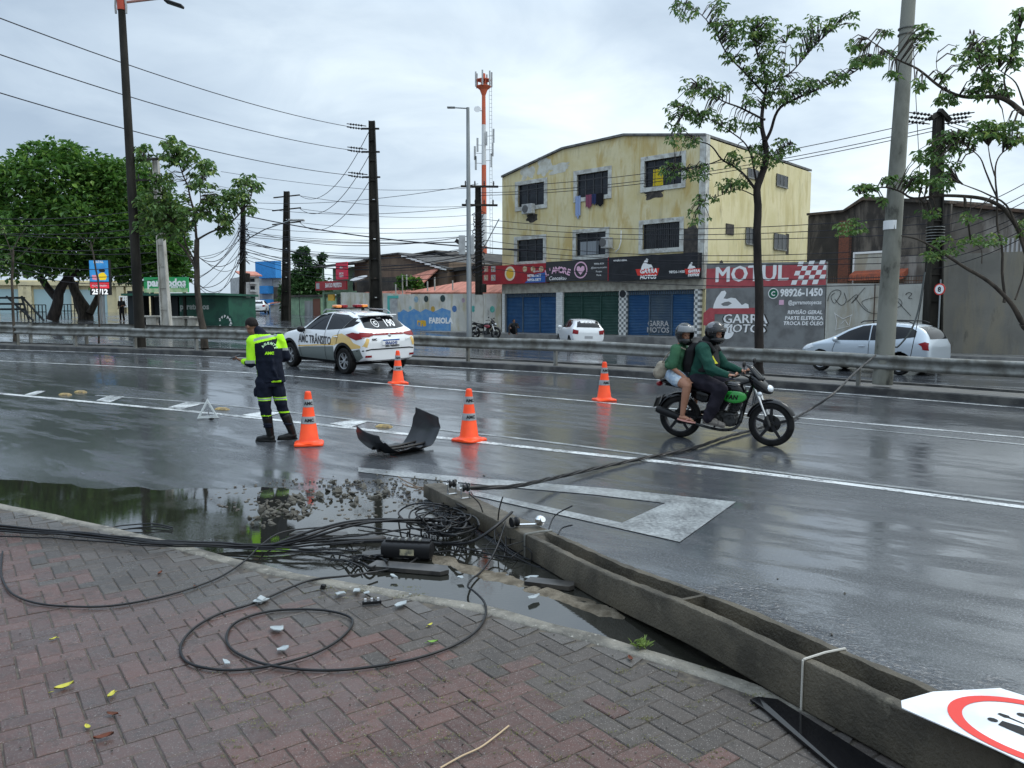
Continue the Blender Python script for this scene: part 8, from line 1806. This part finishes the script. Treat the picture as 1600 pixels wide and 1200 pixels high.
cable('cable','black cable coiled in two large loops on the brick pavement',[Z(x,y,z)for x,y,z in((590,893,.05),(540,900,.07),(480,908,.074),(400,941,.074),(345,958,.074),(305,980,.074),(284,1005,.074),(285,1026,.074),(305,1040,.074),(350,1047,.074),(400,1044,.074),(450,1034,.083),(500,1017,.078),(535,995,.074),(551,973,.074),(540,961,.074),(500,953,.074),(440,953,.074),(395,961,.074),(365,975,.074),(354,995,.074),(362,1014,.074),(390,1030,.074),(425,1040,.08),(470,1046,.074),(530,1047,.074),(600,1039,.074),(660,1026,.074),(710,1008,.074),(745,985,.074),(759,960,.074),(756,940,.074),(741,924,.07),(731,916,.06),(737,905,.04),(752,893,.03),(770,868,.06),(782,840,.14),(790,815,.22))],.0075,k=7)
cable('cable','black cable from the loops up past the black box to the tangle',[Z(x,y,.03+.01*(k%3))for k,(x,y)in enumerate(((590,893),(640,880),(665,855),(670,830),(655,812),(650,800)))]+[Z(668,795,.12),Z(690,812,.1),Z(720,832,.04)],.0075)
rr=random.Random(5)
for i in range(16):
 cx_,cy_=rr.uniform(660,725),rr.uniform(800,838);rx_,ry_=rr.uniform(12,48),rr.uniform(7,22);a0=rr.uniform(0,6.28);pts=[]
 for k in range(9):a=a0+k*.62;pts.append(Z(cx_+rx_*math.cos(a)+rr.uniform(-4,4),cy_+ry_*math.sin(a)+rr.uniform(-2,2),.02+.13*rr.random()+.003*i))
 cable('cable','looped black cable in the tangle beside the pole end',pts,rr.choice((.006,.008,.01)),k=5,group='tangle of cable loops beside the pole end')
for i in range(14):
 cx_,cy_=rr.uniform(500,600),rr.uniform(845,885);a0=rr.uniform(-.5,.5);L2_=rr.uniform(20,70);pts=[Z(cx_+math.cos(a0+.3*math.sin(k))*L2_*(k/4-.5),cy_+math.sin(a0+.6*k*rr.uniform(-.3,.3))*L2_*.35*(k/4-.5)+rr.uniform(-3,3),.02+.05*rr.random())for k in range(5)]
 cable('cable','short tangled black cable lying in the puddle',pts,rr.choice((.005,.007,.009)),k=5,group='short tangled cables in the puddle')
for i in range(10):
 a=pp(1.95+rr.uniform(-.2,.35),-.05,rr.uniform(.3,.9));b=Z(rr.uniform(740,830),rr.uniform(850,885),.015);c_=a.lerp(b,.5)+V3((rr.uniform(-.12,.05),rr.uniform(-.12,.02),rr.uniform(-.03,.06)))
 cable('cable','thin broken wire hanging from the pole clamp into the puddle',[a,c_,b,b+V3((rr.uniform(-.15,.15),rr.uniform(-.1,.1),0))],rr.choice((.003,.004,.006)),k=5,group='broken wires hanging from the pole clamp')
for i,l in enumerate(([(560,822),(640,835),(740,860),(800,872)],[(640,870),(700,862),(760,858),(790,862)],[(470,858),(520,866),(600,880),(650,884)],[(200,826),(250,824),(270,827)],[(160,830),(185,822),(230,819),(270,824)])):cable('cable','thin stray black wire lying across the puddle',[Z(x,y,.03)for x,y in l],.006,wob=.02,group='stray wires across the puddle')
def boxobj(name,label,cat,c,size,rz,mat,tilt=0,bevel=.01,extra=None):
 t=thing(name,label,cat,c,rz);mb=MB();mb.box((0,0,size[2]/2),size,m=Matrix.Rotation(tilt,3,'X'),bevel=bevel);mb.build('casing' if extra else 'piece',mat,t,world=False);
 return t
c_=Z(637,871,.02);t=thing('splice_box','black cable splice box with a pale label lying in the puddle','box',c_,rad(-8))
mb=MB();mb.loft([((-.20,0,.065),(0,.05,0),(0,0,.04)),((-.19,0,.065),(0,.075,0),(0,0,.06)),((.19,0,.065),(0,.075,0),(0,0,.06)),((.20,0,.065),(0,.05,0),(0,0,.04))],20,pw=4)
mb.bx((-.17,-.02,.12),(.18,.05,.14));mb.build('casing',m_clad,t,smooth=35,world=False)
mb=MB();mb.bx((-.04,-.080,.04),(.07,-.073,.085));mb.build('label',M('old_label',(.30,.27,.18),(.1,.1,.08),30,rough=.6),t,world=False)
for k in range(5):mb=MB();mb.box((-.12+k*.055,.0,.146),(.014,.05,.012));mb.build('latch',m_galv,t,world=False)
for i,(px,py,sx,sy,rz_,lb)in enumerate(((500,838,.50,.10,-5,'dark plastic strip lying in the puddle left of the splice box'),(560,845,.46,.08,4,'dark flattened plastic piece under the cables'),(640,890,.62,.13,-14,'dark wet plank lying below the splice box'),(590,868,.25,.1,20,'short dark plastic piece beside the splice box'),(860,915,.35,.1,-20,'dark wet plank end under the fallen pole'))):
 c_=Z(px,py,.02);t=tag(mk('broken_plank',(lambda mb:(mb.prism([(-sx/2,-sy/2,0),(sx*.42,-sy/2,0),(sx/2,-sy*.1,0),(sx*.44,sy/2,0),(-sx*.46,sy*.42,0)],(0,0,.03)),mb.mesh('p'))[1])(MB()),M('wet_dark_board',(.02,.019,.018),(.05,.045,.04),9,rough=.3),world=False),lb,'debris');t.location=c_;t.rotation_euler=(rad(3),0,rad(rz_))
m_rub=M('broken_concrete',(.15,.14,.12),(.07,.066,.056),14,rough=.8,bump=.6,bsc=70)
def chunk(seed):
 r=random.Random(seed);b=bmesh.new();bmesh.ops.create_icosphere(b,subdivisions=2,radius=1);pl=[(V3((r.gauss(0,1),r.gauss(0,1),r.gauss(0,1))).normalized(),r.uniform(.3,.62))for _ in range(13)]
 sc_=V3((r.uniform(.8,1.5),r.uniform(.7,1.1),r.uniform(.5,.8)))
 for v in b.verts:
  for n_,d in pl:
   e_=v.co.dot(n_)-d
   if e_>0:v.co-=n_*e_
  v.co*=1+.12*noise.noise(v.co*3+V3((seed,0,0)));v.co=V3((v.co.x*sc_.x,v.co.y*sc_.y,v.co.z*sc_.z))
 me=bpy.data.meshes.new('concrete_chunk');b.to_mesh(me);b.free();me.materials.append(m_rub);return me
CH=[chunk(i)for i in range(9)];rr=random.Random(77)
def putchunk(p,s,lb='grey chunk of broken concrete in the rubble heap beside the puddle',gp_='rubble heap of broken concrete beside the puddle'):
 o=bpy.data.objects.new('concrete_chunk',rr.choice(CH));COL.objects.link(o);o.location=p+V3((0,0,s*.35));o.scale=(s,s,s);o.rotation_euler=(rr.uniform(-.4,.4),rr.uniform(-.4,.4),rr.uniform(0,6.28));tag(o,lb,'rubble',gp_)
for(px,py,rx,ry,n_,smin,smax,zh)in((445,798,50,16,75,.022,.065,.05),(510,780,60,16,60,.02,.065,.035),(580,768,60,16,50,.02,.065,.03),(410,815,22,10,14,.02,.05,.02),(610,748,50,10,26,.01,.03,.0),(665,752,30,8,22,.012,.035,.01),(730,748,34,7,8,.01,.03,0),(390,790,30,14,12,.01,.03,0),(480,748,60,8,8,.008,.02,0)):
 for _ in range(n_):
  a=rr.uniform(0,6.28);q_=rr.random()**.6;x,y=px+rx*q_*math.cos(a),py+ry*q_*math.sin(a);s=smin+(smax-smin)*rr.random()**2;g_=G(x,y);putchunk(g_+V3((0,0,zh*(1-q_)*rr.random())),s)
putchunk(G(519,757),.085,'largest flat slab of broken concrete behind the rubble heap','loose pieces of broken concrete')
for px,py,s,lb in((1320,928,.016,'small black stone alone on the wet road at the right'),(1300,993,.014,'small black stone beside the rippled water at the right'),(700,760,.04,'concrete chunk lying against the end of the fallen pole'),(1215,905,.012,'tiny black stone on the road left of the small black stone')):putchunk(G(px,py),s,lb,'loose pieces of broken concrete')
g_=MB();
for _ in range(900):
 a=rr.uniform(0,6.28);q_=rr.random()**.5;p=G(510+180*q_*math.cos(a),782+34*q_*math.sin(a));s=.004+.022*rr.random()**3;g_.box(p+V3((0,0,s*.4)),(s*1.4,s,s*.8),rz=rr.uniform(0,3))
for _ in range(420):
 p=Z(rr.uniform(20,1200),860+330*rr.random()**1.5,.066)
 if not inside(p.x,p.y):continue
 s=rr.uniform(.002,.006);g_.box(p,(s*1.4,s,s*.8),rz=rr.uniform(0,3))
struct(g_.build('fine_gravel',M('grit_stone',(.15,.135,.115),(.05,.045,.04),25,rough=.8)),'stuff')
m_shard=M('silver_grey_plastic',(.30,.33,.34),(.22,.24,.25),9,rough=.35)
shards=[(407,941,.045,'silver grey plastic corner piece beside the cable loop'),(532,930,.05,'silver plastic shard left of the black bracket'),(558,925,.04,'thin silver shard near the kerb'),(573,929,.03,'small silver shard right of the pair by the kerb'),(432,985,.05,'flat silver shard inside the small cable loop'),(442,1017,.035,'pale shard near the crossing of the loops'),(353,1038,.025,'small round silver piece beside the outer loop'),(505,921,.03,'dark grey plastic cube near the kerb'),(627,946,.05,'long thin silver clip right of the black bracket'),(641,931,.02,'tiny white chip near the kerb'),(615,903,.03,'folded silver plastic piece in the puddle edge'),(830,905,.06,'silver foil piece on the sandy gutter ridge'),(835,935,.05,'pale plastic scrap floating in the gutter water'),(720,905,.04,'clear plastic bracket at the water edge')]
for i,(px,py,s,lb)in enumerate(shards):
 r=random.Random(i);c_=Z(px,py,.07 if py>915 and px<680 else.03);mb=MB();n=6+i%3;pts=[V3((s*(1.1 if i%2 else 1.5)*math.cos(6.28*k/n)*r.uniform(.6,1.1),s*.75*math.sin(6.28*k/n)*r.uniform(.6,1.1),.006+.012*r.random()))for k in range(n)]
 mb.prism(pts,(0,0,.005));
 if i in(0,7):mb.box((0,0,.018),(s*1.1,s*.9,.03),m=Matrix.Rotation(.3,3,'X')@Matrix.Rotation(.5,3,'Z'),bevel=.004)
 o=mb.build('plastic_shard',m_shard if i!=7 else m_clad,world=False);o.location=c_;o.rotation_euler=(r.uniform(-.15,.15),r.uniform(-.15,.15),r.uniform(0,3));tag(o,lb,'shard','broken plastic shards around the kerb')
c_=Z(581,944,.065);t=thing('plastic_bracket','small black plastic bracket lying on the bricks near the kerb','bracket',c_,rad(14));mb=MB();mb.box((0,0,.012),(.12,.025,.02),bevel=.003);mb.build('bar',m_clad,t,world=False)
for x in(-.04,0,.04):mb=MB();mb.box((x,.0,.03),(.014,.02,.018));mb.build('peg',m_gry,t,world=False)
m_ly=M('yellow_leaf',(.42,.38,.05),(.30,.30,.04),30,rough=.5);m_lb=M('brown_leaf',(.11,.035,.02),(.07,.03,.018),30,rough=.6);m_lg=M('green_leaf',(.14,.26,.04),rough=.5)
leaves_=[(100,1075,.045,m_ly,'pale yellow green fallen leaf left of the other yellow leaf'),(174,1087,.032,m_ly,'yellow fallen leaf just above the brown ones'),(83,999,.022,m_ly,'small yellow leaf scrap on a brick at the left'),(176,1117,.03,m_lb,'small brown curled fallen leaf'),(162,1153,.04,m_lb,'larger reddish brown fallen leaf near the bottom edge'),(137,1137,.025,m_ly,'narrow yellow leaf between the brown leaves'),(672,977,.022,m_ly,'small bright yellow leaf inside the large loop'),(676,1004,.03,m_lg,'small green leaf inside the large loop'),(614,1033,.022,m_lb,'dark brown leaf lying on the large cable loop'),(250,896,.03,m_lb,'brown leaf beside the left cable'),(306,917,.02,m_lb,'tiny brown leaf above the left loop'),(985,1030,.028,m_lb,'orange brown leaf under the green weed'),(1415,1130,.001,m_lb,'')]
for i,(px,py,s,m_,lb)in enumerate(leaves_[:-1]):
 r=random.Random(40+i);mb=MB();n=7;A=[]
 for k in range(n):u=-1+2*k/(n-1);w_=.42*(1-u*u)**.7+.01;A.append([mb.b.verts.new((u*s,v*w_*s,s*(.25*v*v+.18*u*u+.08*r.random())))for v in(-1,0,1)])
 for a,b in zip(A,A[1:]):
  for j in(0,1):mb._f([a[j],a[j+1],b[j+1],b[j]])
 mb.tube([(-s,0,.002),(-s*1.5,s*.1,.001)],.0015,4);o=mb.build('fallen_leaf',m_,smooth=True,world=False);o.location=Z(px,py,.067);o.rotation_euler=(0,0,r.uniform(0,6));tag(o,lb,'leaf','fallen leaves on the brick pavement')
cable('twig','long pale dry twig at the bottom edge of the bricks',[Z(x,y,.07)for x,y in((688,1200),(720,1182),(750,1168),(775,1150),(795,1134))],.004,M('dry_twig',(.42,.31,.20),rough=.8),group='twig',cat='twig')
lv=Leaves(70);c_=Z(1000,1012,.06);wt=thing('weed','small bright green weed growing from the kerb joint beside the pole','weed',c_)
for _ in range(42):a=RN.uniform(0,6.28);lv.leaf(c_+V3((RN.gauss(0,.022),RN.gauss(0,.015),RN.uniform(0,.02))),V3((math.cos(a),math.sin(a),RN.uniform(.3,1.3))),V3((0,0,1))+V3((RN.gauss(0,.3),RN.gauss(0,.3),0)),RN.uniform(.035,.065),.016,RN.random(),.9)
lv.obj('leaves',m_leaffresh,wt)
m_moss=leaf_mat('joint_weeds',(.10,.11,.03),(.18,.16,.06),(.22,.22,.08));lv=Leaves(71)
for _ in range(150):
 c_=Z(RN.uniform(330,1200),RN.uniform(1040,1190),.062)if _<125 else Z(RN.uniform(480,660),RN.uniform(915,935),.062)
 for k in range(16):a=RN.uniform(0,6.28);lv.leaf(c_+V3((RN.gauss(0,.03),RN.gauss(0,.008),0)),V3((math.cos(a),math.sin(a),RN.uniform(.1,.8))),V3((0,0,1)),RN.uniform(.006,.018),.004,RN.random(),RN.random())
o=lv.obj('joint_weeds',m_moss,None);struct(o,'stuff')
for o in list(bpy.data.objects):
 if o.type=='MESH' and not o.data.materials:o.data.materials.append(m_conc)
